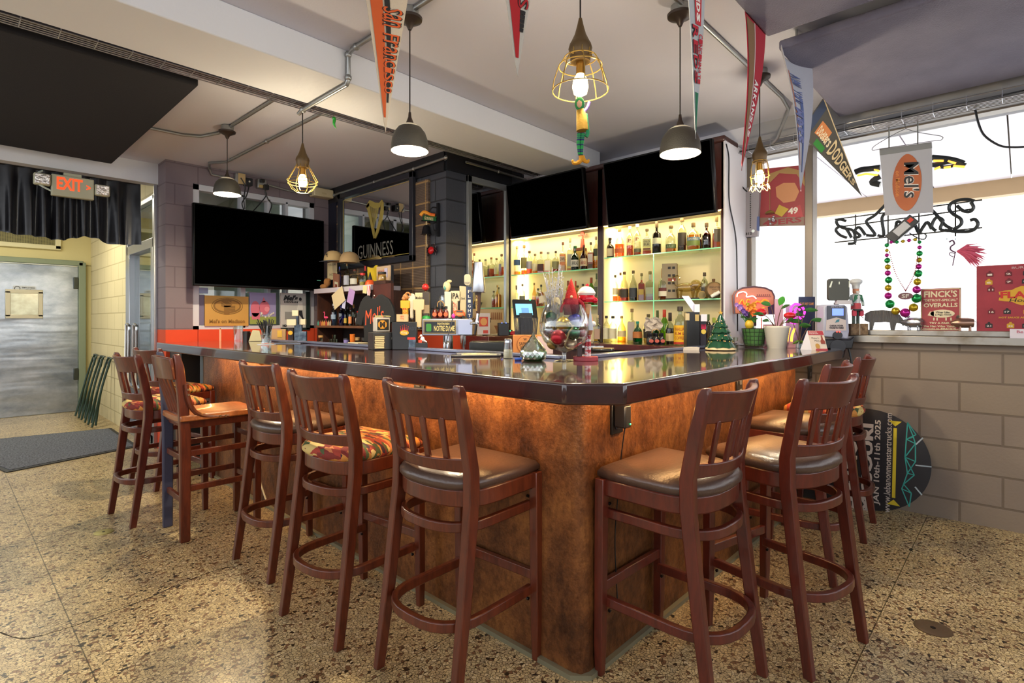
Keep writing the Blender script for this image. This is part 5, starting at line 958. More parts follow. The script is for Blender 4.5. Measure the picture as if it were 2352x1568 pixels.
# silver twigs, cream ribbon, red gnome
o = thing('glitter_twigs', 'bundle of silver glittering twigs standing in the goblet', 'twigs', p, FACE_C); b = MB(); tw = M('silver_glitter', 'd2d2da', .3, .6, bump=.8, bscale=300)
rr = random.Random(4)
for i in range(28):
    a = rr.uniform(-1, 1); x0 = -22+6*a; x1 = x0+a*22+rr.uniform(-6, 6); zt = 205+rr.uniform(-42, 22)-18*a*a; yy = rr.uniform(-12, 18)
    pts = [Vector((x0*s, 4*s, 70*s)), Vector(((x0*.6+x1*.4)*s+rr.uniform(-3, 3)*s, yy*.4*s, (70+(zt-70)*.5)*s)), Vector((x1*s, yy*s, zt*s))]; pts = bez(pts, 4); b.tube(pts, [1.3*s-.09*s*k for k in range(len(pts))], 5)
    for k in range(6):
        c = pts[3+k % 5]; d = Vector((rr.uniform(-1, 1), rr.uniform(-.7, .7), rr.uniform(.3, 1.2))).normalized()*rr.uniform(5, 13)*s; b.tube([c, c+d], [.9*s, .6*s], 4); b.ball(c+d, 1.3*s, 5); b.ball(c+d*.5, 1.1*s, 5)
b.build('twigs', tw, o)
def rib(u, v): return ((-58+44*u)*s, -6*s+8*s*sin(3*u), (140-16*u+10*sin(3.0*u)+(v-.5)*16)*s)
q = MB().grid(rib, 10, 3, 0, .001).build('ribbon_bow', M('cream_ribbon', 'cdbf9a', .5), None, p, FACE_C); tag(q, 'cream ribbon loop on the left rim of the goblet', 'ribbon')
def rib2(u, v): return ((-30+20*u)*s, -8*s+6*s*sin(5*u), (132+9*sin(3.1*u)+(v-.5)*12)*s)
MB().grid(rib2, 8, 3, 0, .001).build('loop', M('cream_ribbon', 'cdbf9a', .5), q)
o = thing('gnome_figure', 'red felt gnome with a tall pointed hat in the goblet', 'gnome', p+RT*(16*s), FACE_C); felt = M('red_felt', 'a01a2a', .95, bump=.5, bscale=160); felt2 = M('dark_red_felt', '7c1224', .95, bump=.4, bscale=160)
MB().lathe([(16*s, 106*s), (20*s, 122*s), (18*s, 140*s), (8*s, 150*s)], n=16).build('body', felt2, o, ang=80); b = MB(); b.lathe([(15*s, 140*s), (13*s, 152*s), (8*s, 168*s), (4*s, 180*s), (.5*s, 190*s)], n=14); b.build('hat', M('bright_red_felt', 'b62a26', .95, bump=.5, bscale=160), o, ang=80)
b = MB(); b.tube(bez([(14*s, -4*s, 140*s), (24*s, -8*s, 132*s), (28*s, -6*s, 116*s), (30*s, -4*s, 106*s)], 4), 4.5*s, 8); b.tube(bez([(-14*s, -6*s, 134*s), (-22*s, -10*s, 124*s), (-24*s, -8*s, 112*s)], 4), 3.5*s, 8); b.build('arm', felt, o, ang=80); MB().ball((-1*s, -14*s, 147*s), 3.4*s, 8).build('nose', flatM('d9b48c', .8), o)
# crystal sweet dish
p = bt(1225, 828); s = S(p); o = thing('candy_dish', 'green tinted cut glass sweet dish shaped like a pointed drop', 'candy dish', p, 0.3)
def facet(prof, n, tw_=.5):
    b = MB(); vs = []; 
    for i, (r, z) in enumerate(prof): vs += [(r*cos(2*pi*(j+(i % 2)*.5)/n), r*sin(2*pi*(j+(i % 2)*.5)/n), z) for j in range(n)]
    fs = []
    for i in range(len(prof)-1):
        for j in range(n):
            if i % 2 == 0: fs += [(i*n+j, i*n+(j+1) % n, (i+1)*n+j), (i*n+(j+1) % n, (i+1)*n+(j+1) % n, (i+1)*n+j)]
            else: fs += [(i*n+j, i*n+(j+1) % n, (i+1)*n+(j+1) % n), (i*n+j, (i+1)*n+(j+1) % n, (i+1)*n+j)]
    b.add(vs, fs); return b
cg = G('crystal_green', 'b9e2c6', .30, .6, 1.5)
facet([(21*s, 0), (27*s, 4*s), (30*s, 9*s), (31*s, 15*s), (31*s, 21*s), (28*s, 25*s)], 18).build('bowl', cg, o, flat=True); facet([(29*s, 25*s), (25*s, 31*s), (20*s, 37*s), (15*s, 43*s), (10*s, 49*s), (6*s, 55*s), (3*s, 61*s), (.8*s, 67*s)], 16).build('lid', cg, o, flat=True)
facet([(18*s, 1*s), (26*s, 6*s), (26*s, 12*s), (1*s, 13*s)], 14).build('green_base', G('crystal_base', '2f8f4a', .2, .5), o, flat=True)
for k in range(7): a = k*.9; q = MB().ball((14*s*cos(a), 14*s*sin(a), 17*s), 4*s, 8, sc=(1, 1, .6)).build('wrapped_sweet', flatM(('8a4a3a', 'b9a07a', '7a5a4a')[k % 3], .3), o)
# salt shaker
p = bt(1167, 823); s = S(p); o = thing('salt_shaker', 'clear glass shaker with a steel top beside the sweet dish', 'shaker', p, FACE_C); MB().lathe([(11*s, 0), (12*s, 2*s), (10.5*s, 20*s), (8.5*s, 36*s)], n=12).build('body', clear, o); MB().lathe([(9*s, 36*s), (9*s, 42*s), (7.5*s, 45*s), (0, 46*s)], n=14).build('top', st, o); MB().lathe([(9.8*s, 1*s), (9.4*s, 20*s), (0, 20*s)], n=12).build('salt', flatM('b9b096', .9), o)
# straw caddy in its orange brown box
p = bt(1212, 812); s = S(p); o = thing('straw_caddy', 'brown lettered bar caddy holding black straws', 'caddy', p, FACE_C); MB().box((12*s, .05, 21*s), (92*s, .10, 44*s)).build('body', M('caddy_orange', 'b9753a', .5), o, bevel=.003)
MB().box((40*s, -.002, 20*s), (36*s, .004, 40*s)).build('lilac_panel', flatM('c3a9a8'), o); b = MB(); b.prism(ellipse(-6*s, 21*s, 19*s, 21*s, 28), -.003, -.001); b.build('oval_badge', flatM('8f4f22'), o); MB().prism(ellipse(-6*s, 21*s, 17.5*s, 19.5*s, 28), -.0045, -.0028).build('oval_badge', flatM('bb7a40'), o)
b = MB(); put(b, 'SAMUEL', -6*s, 23*s, 27*s, 8*s, -.006, bold=.0); put(b, 'ADAMS', -6*s, 14*s, 23*s, 8*s, -.006, bold=.0); put(b, 'W', -6*s, 33*s, 8*s, 6*s, -.006); b.build('lettering', flatM('2b1a12'), o)
o = thing('straw_bundle', 'block of black cocktail straws standing in the brown lettered caddy', 'straws', p+Vector((0, 0, 43.2*s)), FACE_C); b = MB()
for i in range(12): b.tube([((-14+i*3.1)*s, .045, 0), ((-13+i*3.35)*s, .04, 40*s)], 1.5*s, 6)
for i in range(6): b.tube([((-28+i*2.6)*s, .05, 0), ((-31+i*3.2)*s, .045, 41*s)], 1.5*s, 6)
b.build('straws', M('black_straw', '14151b', .35), o)
# till screen behind
p = Vector((wx(3.80, 1205).x, wx(3.80, 1212).y, 1.07)); s = S(p); o = thing('till', 'dark point of sale terminal with a lit blue screen', 'till', p, FACE_C+.25)
b = MB(); b.prism([(-20*s, 30*s), (30*s, 30*s), (30*s, 76*s), (-20*s, 76*s)], 0, .02); X_ = Matrix.Rotation(radians(-28), 4, 'X'); q = MB(); q.box((0, 0, 58*s), (56*s, .03, 46*s)); hd = q.build('head', M('till_black', '1b1e26', .35), o, bevel=.004); hd.rotation_euler = (radians(-22), 0, 0); hd.location = (0, .01, 20*s)
sc_ = MB().box((-3*s, -.0165, 55*s), (40*s, .003, 28*s)).build('lit_screen', M('till_screen', '7fc8e8', .3, emit='7ccff2', es=.9), hd); MB().box((-1*s, -.0185, 52*s), (18*s, .002, 14*s)).build('screen_window', M('till_window', '6a9cd2', .3, emit='6a9cd2', es=.7), hd)
MB().ball((14*s, -.015, 80*s), 2*s, 8).build('green_light', M('green_led', '38ff80', .4, emit='38ff80', es=3), hd); MB().box((-2*s, .04, 32*s), (30*s, .05, 64*s)).build('stand', M('till_black', '1b1e26', .35), o, bevel=.004)
p = Vector((3.83, wx(3.83, 1172).y, 1.07)); o = thing('card_reader', 'small dark card reader with a green light left of the till', 'card reader', p, FACE_C); MB().box((0, 0, .05), (.05, .06, .10)).build('body', M('till_black', '1b1e26', .35), o, bevel=.008); MB().ball((.0, -.032, .09), .006, 8).build('green_light', M('green_led', '38ff80', .4, emit='38ff80', es=3), o)
# boxes behind the tap, left of the till
p = Vector((3.60, wx(3.60, 1120).y, 0)); z0 = 1.12; s = scale_at(3.6, 1120)
ct4 = thing('side_shelf', 'dark red low cabinet under the tall mirror', 'cabinet', (3.62, 3.62, 0), 0); MB().box((0, .0, .56), (.52, .34, 1.12)).build('body', gloss_wood('counter_red', '3a120f', '5a1d18', .3, .6, (2, 9, 9)), ct4, bevel=.004)
o = thing('picture_board', 'long printed board with cocktail drawings leaning on the tall mirror', 'picture', (3.63, 3.78, z0+.13), 0); MB().box((0, 0, 0), (.50, .015, .24)).build('board', flatM('b9a07c'), o); b = MB(); put(b, 'cocktails', -.05, .02, .26, .07, -.009, shear=.3); b.build('lettering', flatM('3a2a22'), o); b = MB()
for i in range(6): b.prism([(.08+i*.026, .02), (.1+i*.026, .02), (.096+i*.026, .09), (.084+i*.026, .09)], -.0095, -.0078)
b.prism([(.12, -.04), (.20, -.04), (.165, -.09), (.165, -.11), (.155, -.11), (.155, -.09)], -.0095, -.0078); b.build('drawings', flatM('8a5a3a'), o)
o = thing('leaflet', 'white leaflet with red and orange squares in front of the printed board', 'leaflet', (3.50, 3.66, z0+.11), FACE_C+.5); MB().box((0, 0, 0), (.13, .004, .20)).build('sheet', flatM('c9bfbd'), o); b = MB(); b.prism(rect(0, .02, .09, .09), -.0035, -.002); b.build('red_square', flatM('c4453a'), o); MB().prism(ellipse(0, .02, .035, .035, 20), -.0045, -.0034).build('round_print', flatM('d59a5a'), o)
MB().prism(rect(.02, -.075, .05, .03), -.0035, -.002).build('red_square', flatM('c4453a'), o)
o = thing('modem', 'small black box with two blue lights below the printed board', 'modem', (3.62, 3.52, z0), FACE_C+.3); MB().box((0, 0, .06), (.10, .05, .12)).build('body', flatM('16181f', .4), o, bevel=.004); b = MB(); b.ball((-.02, -.024, .118), .004, 8); b.ball((.02, -.024, .118), .004, 8); b.build('blue_light', M('blue_led', '4a6aff', .4, emit='4a6aff', es=5), o)
o = thing('red_pouch', 'shiny red pouch lying beside the black modem', 'pouch', (3.78, 3.50, z0), FACE_C); MB().box((0, 0, .02), (.12, .07, .04)).build('body', flatM('b3121f', .3), o, bevel=.012)
# low steel well and glasses behind the inner edge
p = bt(1120, 806); s = S(p); o = thing('ice_well', 'black lidded ice well behind the inner bar edge', 'ice well', p+FW*.22, FACE_C); MB().box((0, 0, -.01), (92*s, .20, 46*s)).build('lid', M('well_black', '1a1c1c', .25), o, bevel=.006); MB().box((0, 0, -.5), (90*s, .18, .94)).build('body', M('satin_steel', 'a9aebc', .38, .7), o)
# leather folders and pen between tower and shaker
p = bt(1092, 818); s = S(p)
o = thing('bill_folder', 'black bill folder lying open with papers on the bar', 'folder', p, FACE_C+.1); MB().box((0, 0, .004), (112*s, .12, .008)).build('cover', flatM('15161d', .35), o, bevel=.003); b = MB(); b.box((8*s, .0, .010), (80*s, .10, .004)); b.build('paper', flatM('bcae94'), o); b = MB(); b.box((2*s, -.02, .0145), (60*s, .02, .005)); b.build('pen', flatM('d9c38a', .3), o)
o = thing('bill_folder', 'second black folder stacked crosswise behind the open one', 'folder', p+FW*.10+RT*.02, FACE_C-.1); MB().box((0, 0, .008), (110*s, .11, .016)).build('cover', flatM('20222c', .3), o, bevel=.004); MB().box((0, -.054, .009), (104*s, .006, .007)).build('paper', flatM('c8c4bc'), o)
p = bt(1190, 828); o = MB().tube([(-.016, 0, .007), (.016, 0.004, .007)], .007, 10).build('pen_cap', flatM('2f57b8', .3), None, p, FACE_C); tag(o, 'short blue pen lying between the shaker and the sweet dish', 'pen')
o = MB().lathe([(.012, 0), (.02, .05), (.021, .10), (.019, .10), (.018, .05), (0, .01)], n=14).build('glass_with_spoon', clear, None, bt(1062, 803)+FW*.05); tag(o, 'small glass with a spoon in it behind the folders', 'glass'); b = MB(); b.tube([(0, 0, .01), (.012, 0, .13)], .003, 6); b.ball((.014, 0, .145), .012, 8, sc=(.9, .3, 1.5)); b.build('spoon', st, o)
# ceramic soldier with ice cream hat, candy canes and red base
p = bt(1345, 828); s = S(p); o = thing('candy_soldier', 'ceramic ice cream nutcracker figure on a red octagonal base', 'figurine', p, FACE_C)
MB().slab([(30*s*cos(pi/8+k*pi/4), 22*s*sin(pi/8+k*pi/4)) for k in range(8)], 0, 10*s).build('base', flatM('9c1c28', .3), o, bevel=.002); b = MB(); b.tube([(8*s, 0, 10*s), (8*s, 0, 60*s)], 4.2*s, 12); b.tube([(2*s, 0, 10*s), (2*s, 0, 60*s)], 4.2*s, 12); b.build('leg', M('candy_stripes', 'b81f2a', .3, col2='ded8d4', nscale=1.5, stretch=(30, 30, 60), lo=.48, hi=.52), o)
MB().box((-14*s, .0, 30*s), (12*s, .02, 42*s)).build('post', flatM('3a1a12', .4), o, bevel=.002)
b = MB(); b.lathe([(9*s, 60*s), (12*s, 72*s), (12*s, 95*s), (8*s, 108*s)], (5*s, 0, 0), n=16); b.build('coat', flatM('b9794a', .4), o); b = MB(); b.lathe([(8*s, 106*s), (9*s, 118*s), (9*s, 130*s)], (4*s, 0, 0), n=14); b.build('head', flatM('d9a878', .5), o)
b = MB(); b.lathe([(18*s, 134*s), (20*s, 140*s), (19*s, 148*s), (16*s, 152*s)], (2*s, 0, 0), n=18); b.build('red_icing', flatM('c01a2a', .2), o); b = MB(); b.lathe([(19*s, 150*s), (21*s, 155*s), (17*s, 163*s), (10*s, 169*s), (0, 171*s)], (2*s, 0, 0), n=18); b.build('cream_top', flatM('ded3cc', .4), o); MB().ball((4*s, 0, 173*s), 4*s, 10).build('cherry', flatM('c01a2a', .2), o)
b = MB(); b.ball((-6*s, -16*s, 140*s), 6*s, 12); b.ball((20*s, -8*s, 138*s), 7*s, 12); b.build('red_ball', M('red_shiny', 'c2182e', .15, .3), o); MB().prism([(2*s, 70*s), (16*s, 70*s), (9*s, 122*s)], -15*s, -11*s).build('white_tree', flatM('cfd6e2', .4), o); MB().ball((16*s, -6*s, 84*s), 7*s, 10).build('white_ball', flatM('dcd8d4', .6), o)
# glasses case, pair of folders, spectacles
p = bt(1386, 808); s = S(p); o = thing('glasses_case', 'black and tan glasses case on the bar edge', 'glasses case', p, FACE_C-.5); b = MB(); b.box((0, 0, .011), (.13, .055, .022)); b.build('case', flatM('1b1717', .3), o, bevel=.008); MB().box((0, 0, .023), (.12, .05, .004)).build('top', flatM('a98f63', .3), o, bevel=.002)
p = Vector((2.55, wx(2.55, 1378).y, 1.045)); o = thing('sunglasses', 'dark sunglasses on a pale cloth behind the glasses case', 'glasses', bt(1365, 800)+FW*.10, FACE_C-.2); MB().box((0, 0, .006), (.16, .09, .012)).build('cloth', flatM('9aa2b8', .8), o, bevel=.004); b = MB(); b.tube([(.022*cos(k*.52)-.03, -.02, .030+.016*sin(k*.52)) for k in range(12)], .003, 6, closed=True); b.tube([(.022*cos(k*.52)+.03, -.02, .030+.016*sin(k*.52)) for k in range(12)], .003, 6, closed=True); b.build('frame', flatM('1c1512', .3), o)
# left end: glasses, straw glass, caddies
def tumblerglass(name, label, px, py, w, h, fill=None):
    p = bt(px, py); s = S(p); o = MB().lathe([(w*.42*s, 0), (w*.5*s, h*s), (w*.46*s, h*s), (w*.38*s, 3*s), (0, 3*s)], n=18).build(name, clear, None, p); tag(o, label, 'glass'); return o, s, p
tumblerglass('water_glass', 'plain clear glass at the left end of the bar top', 547, 783, 22, 35)
o, s, p = tumblerglass('ice_glass', 'glass full of ice with black straws standing in it', 612, 791, 24, 43); b = MB()
for i in range(16): b.box((rr.uniform(-7, 7)*s, rr.uniform(-6, 6)*s, (6+i*1.4)*s), (6*s, 6*s, 6*s), rz=rr.uniform(0, 3))
b.build('ice', G('ice', 'e9eef0', .25, .5), o); b = MB()
for i in range(22): a = rr.uniform(-1, 1); b.tube([(a*5*s, rr.uniform(-4, 4)*s, 20*s), (a*20*s, rr.uniform(-8, 8)*s, (54+rr.uniform(-4, 6))*s)], 1.1*s, 5)
b.build('straws', M('black_straw', '14151b', .35), o)
MB().lathe([(20*s, -.0), (20*s, .003), (0, .0035)], n=20).build('coaster', flatM('c8ccd6', .4), o)
p = bt(566, 782.5); s = S(p); o = thing('handled_mug', 'dark handled mug at the left end of the bar', 'mug', p, FACE_C); MB().lathe([(8*s, 0), (8.5*s, 22*s), (7.5*s, 22*s), (7*s, 2*s), (0, 2*s)], n=16).build('body', flatM('1c1414', .3), o); MB().tube(bez([(8*s, 0, 4*s), (14*s, 0, 6*s), (14*s, 0, 16*s), (8*s, 0, 19*s)], 4), 1.4*s, 6).build('handle', flatM('1c1414', .3), o)
p = bt(587, 783.5); o = thing('paper_bag', 'pale folded paper bag on the bar by the ice glass', 'bag', p, FACE_C+.4); MB().prism([(-14*s, 0), (14*s, 0), (8*s, 24*s), (-6*s, 25*s)], -.03, .03).build('bag', flatM('b5ae8c', .8), o, bevel=.004)
p = bt(634, 783); s = S(p); o = thing('sugar_caddy', 'orange and tan cardboard caddy behind the ice glass', 'caddy', p+(p-EYE)*.02, FACE_C+.3); MB().box((0, 0, 14*s), (44*s, .08, 28*s)).build('carton', flatM('a9855c', .6), o, bevel=.002); MB().box((-20*s, -.041, 15*s), (10*s, .003, 32*s)).build('orange_flap', flatM('d9622a', .6), o); MB().box((9*s, -.041, 17*s), (10*s, .003, 16*s)).build('yellow_label', flatM('c9a03a', .6), o)
p = bt(682, 785); s = S(p); o = thing('condiment_caddy', 'tall speckled blue bar caddy with cream coaster boxes', 'caddy', p, FACE_C+.2); MB().box((2*s, .03, 20*s), (16*s, .06, 40*s)).build('body', M('speckled_blue', '24344e', .4, col2='5d7288', nscale=30), o, bevel=.003); MB().box((14*s, .03, 12*s), (12*s, .06, 24*s)).build('side', M('speckled_blue', '24344e', .4, col2='5d7288', nscale=30), o, bevel=.003); MB().box((-14*s, .03, 16*s), (12*s, .05, 32*s)).build('dark_slot', flatM('2a1a18', .5), o, bevel=.003)
for (x, z, w, h) in ((-11, 45, 20, 14), (-3, 66, 13, 13), (14, 46, 11, 13)): MB().box((x*s, .0, z*s), (w*s, .05, h*s)).build('coaster_box', flatM('cfc3a4', .6), o, bevel=.002)
MB().prism(ellipse(-14*s, 21*s, 5*s, 5*s, 16), -.008, -.004).build('sun_badge', flatM('d9a82a', .4), o); MB().box((0, .03, 52*s), (5*s, .05, 26*s)).build('spine', M('speckled_blue', '24344e', .4, col2='5d7288', nscale=30), o)
p = wy(5.60, 506, 780); o = MB().tube([(0, 0, 0), (0, 0, .13)], .010, 10).build('salmon_post', M('salmon_plastic', 'e59a78', .4), None, (p.x, p.y, 1.045)); tag(o, 'thin salmon coloured post on the orange ledge', 'post'); MB().ball((0, 0, .135), .007, 8).build('knob', brass, o)  # plain salmon plastic with a brass knob
# back counter group right of the goblet
p = bt(1592, 799.5); s = S(p); o = thing('bar_caddy', 'tall black bar caddy with a slanted pale menu sheet, left of the ceramic tree', 'caddy', p, FACE_C); MB().box((0, .03, 42*s), (30*s, .07, 84*s)).build('body', M('dispenser_black', '141519', .4), o, bevel=.004); MB().box((24*s, .03, 38*s), (14*s, .05, 76*s)).build('badge_panel', flatM('1b1724', .4), o, bevel=.003)
MB().grid(lambda u, v: ((-26+16*u+26*(1-v))*s, .0, (84+36*v)*s), 1, 1, 0, .002).build('menu_sheet', flatM('c9cbe4'), o)
for (x, z, w, h, c) in ((-14, 72, 9, 16, 'b9a884'), (24, 70, 14, 16, 'cfcad6'), (8, 92, 12, 18, 'cfd0de'), (8, 70, 9, 15, 'a8925c')): MB().box((x*s, -.007, z*s), (w*s, .006, h*s)).build('coaster_card', flatM(c), o)
MB().prism(ellipse(24*s, 38*s, 5.5*s, 5.5*s, 18), -.002, .006).build('yellow_badge', flatM('c9b04a', .4), o); b = MB()
for i in range(5): b.prism([((20+i*2)*s-.7*s, 44*s), ((20+i*2)*s+.7*s, 44*s), ((19+i*2.5)*s, 55*s)], -.002, .006)
b.build('crown_badge', flatM('d02a5a', .4), o)
p = Vector((3.80, wx(3.80, 1506).y, 1.07)); s = S(p); o = thing('sauce_caddy', 'six pack of dark sauce bottles with red labels on the back counter', 'sauce caddy', p, FACE_C)
for i in range(3):
    for j in range(2): MB().lathe([(5.5*s, 0), (6*s, 2*s), (6*s, 15*s), (3.5*s, 19*s), (4*s, 20*s), (4*s, 27*s), (0, 27*s)], (-13*s+i*13*s, j*.045-.015, .004), n=12).build('sauce_bottle', flatM('1d1c24', .25), o)
    MB().prism(ellipse(-13*s+i*13*s, 10*s, 5*s, 4*s, 16), -.042, -.037).build('round_label', flatM('b5564a'), o)
MB().tube(bez([(-8*s, .01, 27*s), (-6*s, .01, 34*s), (2*s, .01, 37*s), (9*s, .01, 32*s), (10*s, .01, 27*s)], 4), .003, 6).build('handle', flatM('b58f5a'), o)
def crum(u, v): return ((-22+40*u+3*sin(9*v+4*u))*s, .045+.02*sin(11*u+3*v)*sin(8*v), (30+33*v+6*u*(1-v)+2*sin(12*u))*s)
o = MB().grid(crum, 9, 9, 0, .001).build('crumpled_paper', flatM('b9aea4', .8), None, p, FACE_C, flat=True); tag(o, 'crumpled white paper sheet standing in the dark sauce six pack', 'paper')
p = bt(1583, 803)-FW*.02; o = thing('card_stack', 'stack of white cards on the bar edge right of the coffee liqueur', 'cards', p+RT*-.0, FACE_C-.1); b = MB()
for i in range(3): b.box((rnd.uniform(-.003, .003), 0, .003+i*.006), (.10, .07, .0055))
b.build('cards', flatM('c6bcb0'), o)
p = bt(1636, 799); o = MB().box((0, 0, .08), (.055, .05, .16)).build('menu_block', M('ribbed_black', '1d1a20', .5, bump=.6, bscale=60), None, p, FACE_C, bevel=.004); tag(o, 'dark ribbed block of menus behind the ceramic tree', 'menus')
# loose cables by the cabinet and the window
for k, (pts, lb) in enumerate((([(1668, 330), (1674, 362), (1674, 420), (1676, 470), (1690, 545), (1693, 640), (1694, 760)], 'black cable hanging down the white cabinet side to the neon bar sign'), ([(1690, 342), (1692, 372), (1690, 405), (1706, 430), (1716, 440)], 'short black cable from the tray to the grey sign box'))):
    o = MB().tube(bez([tuple(wy(1.578, *q)) if k == 0 else tuple(wx(4.34, *q)) for q in pts], 6), .005, 6).build('loose_cable', dk); tag(o, lb, 'cable')
o = MB().tube(bez([tuple(wx(4.34, *q)) for q in ((2240, 252), (2248, 285), (2262, 312), (2296, 334), (2330, 338), (2365, 336))], 6), .006, 6).build('loose_cable', dk); tag(o, 'black cable drooping from the cable tray at the upper right of the window', 'cable')
p = bt(668, 788); s = S(p); o = thing('serving_tray', 'flat silver tray lying on the long side of the bar before the speckled caddy', 'tray', p, FACE_C); MB().box((0, 0, .003), (.22, .14, .006)).build('base', st2, o, bevel=.002); b = MB(); b.tube([(-.11, -.07, .008), (.11, -.07, .008), (.11, .07, .008), (-.11, .07, .008)], .004, 6, closed=True); b.build('rim', st, o)
# ================================================================ RIGHT END OF THE BAR
leafm = M('leaf_green', '2f6b35', .4, col2='4f8a46', nscale=20); leafl = M('leaf_lime', '7fa83a', .45)
def leaf(mb, a, d, L, w, droop=.3, m=0):
    a = Vector(a); d = Vector(d).normalized(); r = d.cross(Vector((0, .85, .5))); r = r.normalized() if r.length > 1e-4 else Vector((1, 0, 0))
    def f(u, v): c = a+d*(L*v)+Vector((0, 0, -droop*L*v*v)); return c+r*((u-.5)*w*sin(pi*min(1, v*.96+.02))**.8)+Vector((0, 0, abs(u-.5)*.25*w))
    mb.grid(f, 4, 7, m, .0008)
p = bt(1655, 804); s = S(p); o = thing('ceramic_tree', 'glossy dark green ceramic Christmas tree with a gold star', 'christmas tree', p, FACE_C); cg_ = M('glazed_green', '17402c', .12, spec=.7)
def treeM():
    b = MB(); n = 32; prof = []
    for k, (r0, r1, z0, z1) in enumerate(((33, 19, 9, 29), (27, 15, 27, 45), (22, 11, 43, 58), (17, 6, 56, 70), (10.5, 1.5, 68, 84))): prof += [(r0*s*.92, (z0-4)*s, 0), (r0*s, z0*s, 1), (r1*s, z1*s, 0)]
    vs = []; fs = []
    for (r, z, w) in prof: vs += [(r*(1+.06*w*cos(9*2*pi*j/n))*cos(2*pi*j/n), r*(1+.06*w*cos(9*2*pi*j/n))*sin(2*pi*j/n), z-(.012*w*(1+cos(9*2*pi*j/n))*.4)) for j in range(n)]
    for i in range(len(prof)-1): fs += [(i*n+j, i*n+(j+1) % n, (i+1)*n+(j+1) % n, (i+1)*n+j) for j in range(n)]
    b.add(vs, fs); return b
treeM().build('branches', cg_, o, ang=50); MB().lathe([(30*s, 0), (34*s, 2*s), (33*s, 6*s), (28*s, 8*s)], n=28).build('base', flatM('cdb98e', .4), o)
b = MB(); b.prism([((5.5 if k % 2 == 0 else 2.4)*s*sin(k*pi/5), 86*s+(5.5 if k % 2 == 0 else 2.4)*s*cos(k*pi/5)) for k in range(10)], -1.5*s, 1.5*s); b.build('star', M('gold_star', 'c79a3a', .3, .6), o)
b = MB(); b2 = MB()
for k in range(46):
    z = rr.uniform(12, 72); r = (34.5-z*.37)*s; a = rr.uniform(pi*.95, 2.05*pi); (b if k % 2 else b2).ball((r*cos(a), r*sin(a), z*s), 1.3*s, 6)
b.build('pink_bulbs', flatM('d9a88a', .3), o); b2.build('yellow_bulbs', flatM('c9b53a', .3), o)
b = MB()
for k in range(9): b.lathe([(5*s, 0), (6*s, 9*s), (3*s, 9*s)], (rr.uniform(-8, 8)*s, rr.uniform(-4, 10)*s, rr.choice((0, 9, 18))*s), n=8)
q = b.build('shot_glass_heap', GL['clear'], None, bt(1689, 800)); tag(q, 'heap of little clear glasses between the ceramic tree and the flower pot', 'glasses', None, 'stuff')
# flower pot
p = bt(1732, 797); s = S(p); o = thing('flower_pot', 'green pot in black wire on a glass saucer with artificial flowers', 'potted flowers', p, FACE_C)
MB().lathe([(34*s, 3*s), (39*s, 6*s), (37*s, 7*s), (30*s, 3*s), (0, 3*s)], n=28).build('saucer', clear, o); MB().lathe([(20*s, 4*s), (26*s, 42*s), (24*s, 42*s), (20*s, 38*s), (0, 38*s)], n=24).build('pot', flatM('3f6a34', .4), o); b = MB()
for k in range(16): a = k*2*pi/16; b.tube([(20.6*s*cos(a), 20.6*s*sin(a), 4*s), (26.6*s*cos(a), 26.6*s*sin(a), 43*s)], .5*s, 4)
for z in (8, 17, 26, 35, 43): r = (20.6+6*(z-4)/38.5)*s; b.tube([(r*cos(k*.26), r*sin(k*.26), z*s) for k in range(24)], .5*s, 4, closed=True)
b.build('wire_basket', flatM('17181c', .4), o)
def flower(px_, py_, r, col, nm='flower', petals=7, mb=None):
    c = Vector(((px_-1732)*s, rr.uniform(-6, 6)*s, (797-py_)*s)); b = mb or MB()
    for k in range(petals): a = k*2*pi/petals; leaf(b, c, (cos(a), -.5, sin(a)), r*s*1.3, r*s*.9, .1)
    b.ball(c, r*.35*s, 8)
    if not mb: b.build(nm, flatM(col, .6), o)
for (x, y, r, c) in ((1697, 706, 7, 'a07ac0'), (1704, 714, 6, '6a4a9a'), (1711, 720, 6, '5a3a8a'), (1690, 700, 5, 'b48ad0'), (1722, 706, 8, 'd98a2a'), (1726, 718, 8, 'd06a2a'), (1731, 700, 6, 'd9a03a'), (1716, 700, 5, 'b8b83a')): flower(x, y, r, c)
b = MB()
for (x, y) in ((1697, 710), (1711, 724), (1722, 710), (1726, 722), (1704, 718)): b.tube(bez([(0, 0, 40*s), ((x-1732)*.6*s, 0, 60*s), ((x-1732)*s, 0, (797-y)*s)], 4), .9*s, 5)
for k in range(8): a = rr.uniform(pi, 2*pi); leaf(b, ((rr.uniform(-24, 10))*s, 0, rr.uniform(48, 80)*s), (cos(a), sin(a)*.4, .4), 16*s, 7*s)
b.build('stems', leafm, o); b = MB(); b.ball((-12*s, -2*s, 52*s), 10*s, 12, sc=(1, .8, 1.1)); b.build('yellow_gourd', flatM('c9a42a', .4), o)
def ylw(u, v): a = -.9+1.8*u; return ((8+14*a)*s+2*s*sin(9*v), -8*s+6*s*cos(2*a), (42+46*v-8*a*a)*s)
MB().tube([(14*s, -6*s, 40*s), (14*s, -6*s, 68*s)], 1.4*s, 8).build('lolly_stick', flatM('d05a4a', .4), o); MB().ball((14*s, -6*s, 80*s), 12.5*s, 16, sc=(1, 1, .75)).build('glass_lolly', M('red_glass', 'b51a24', .08, spec=.8), o)
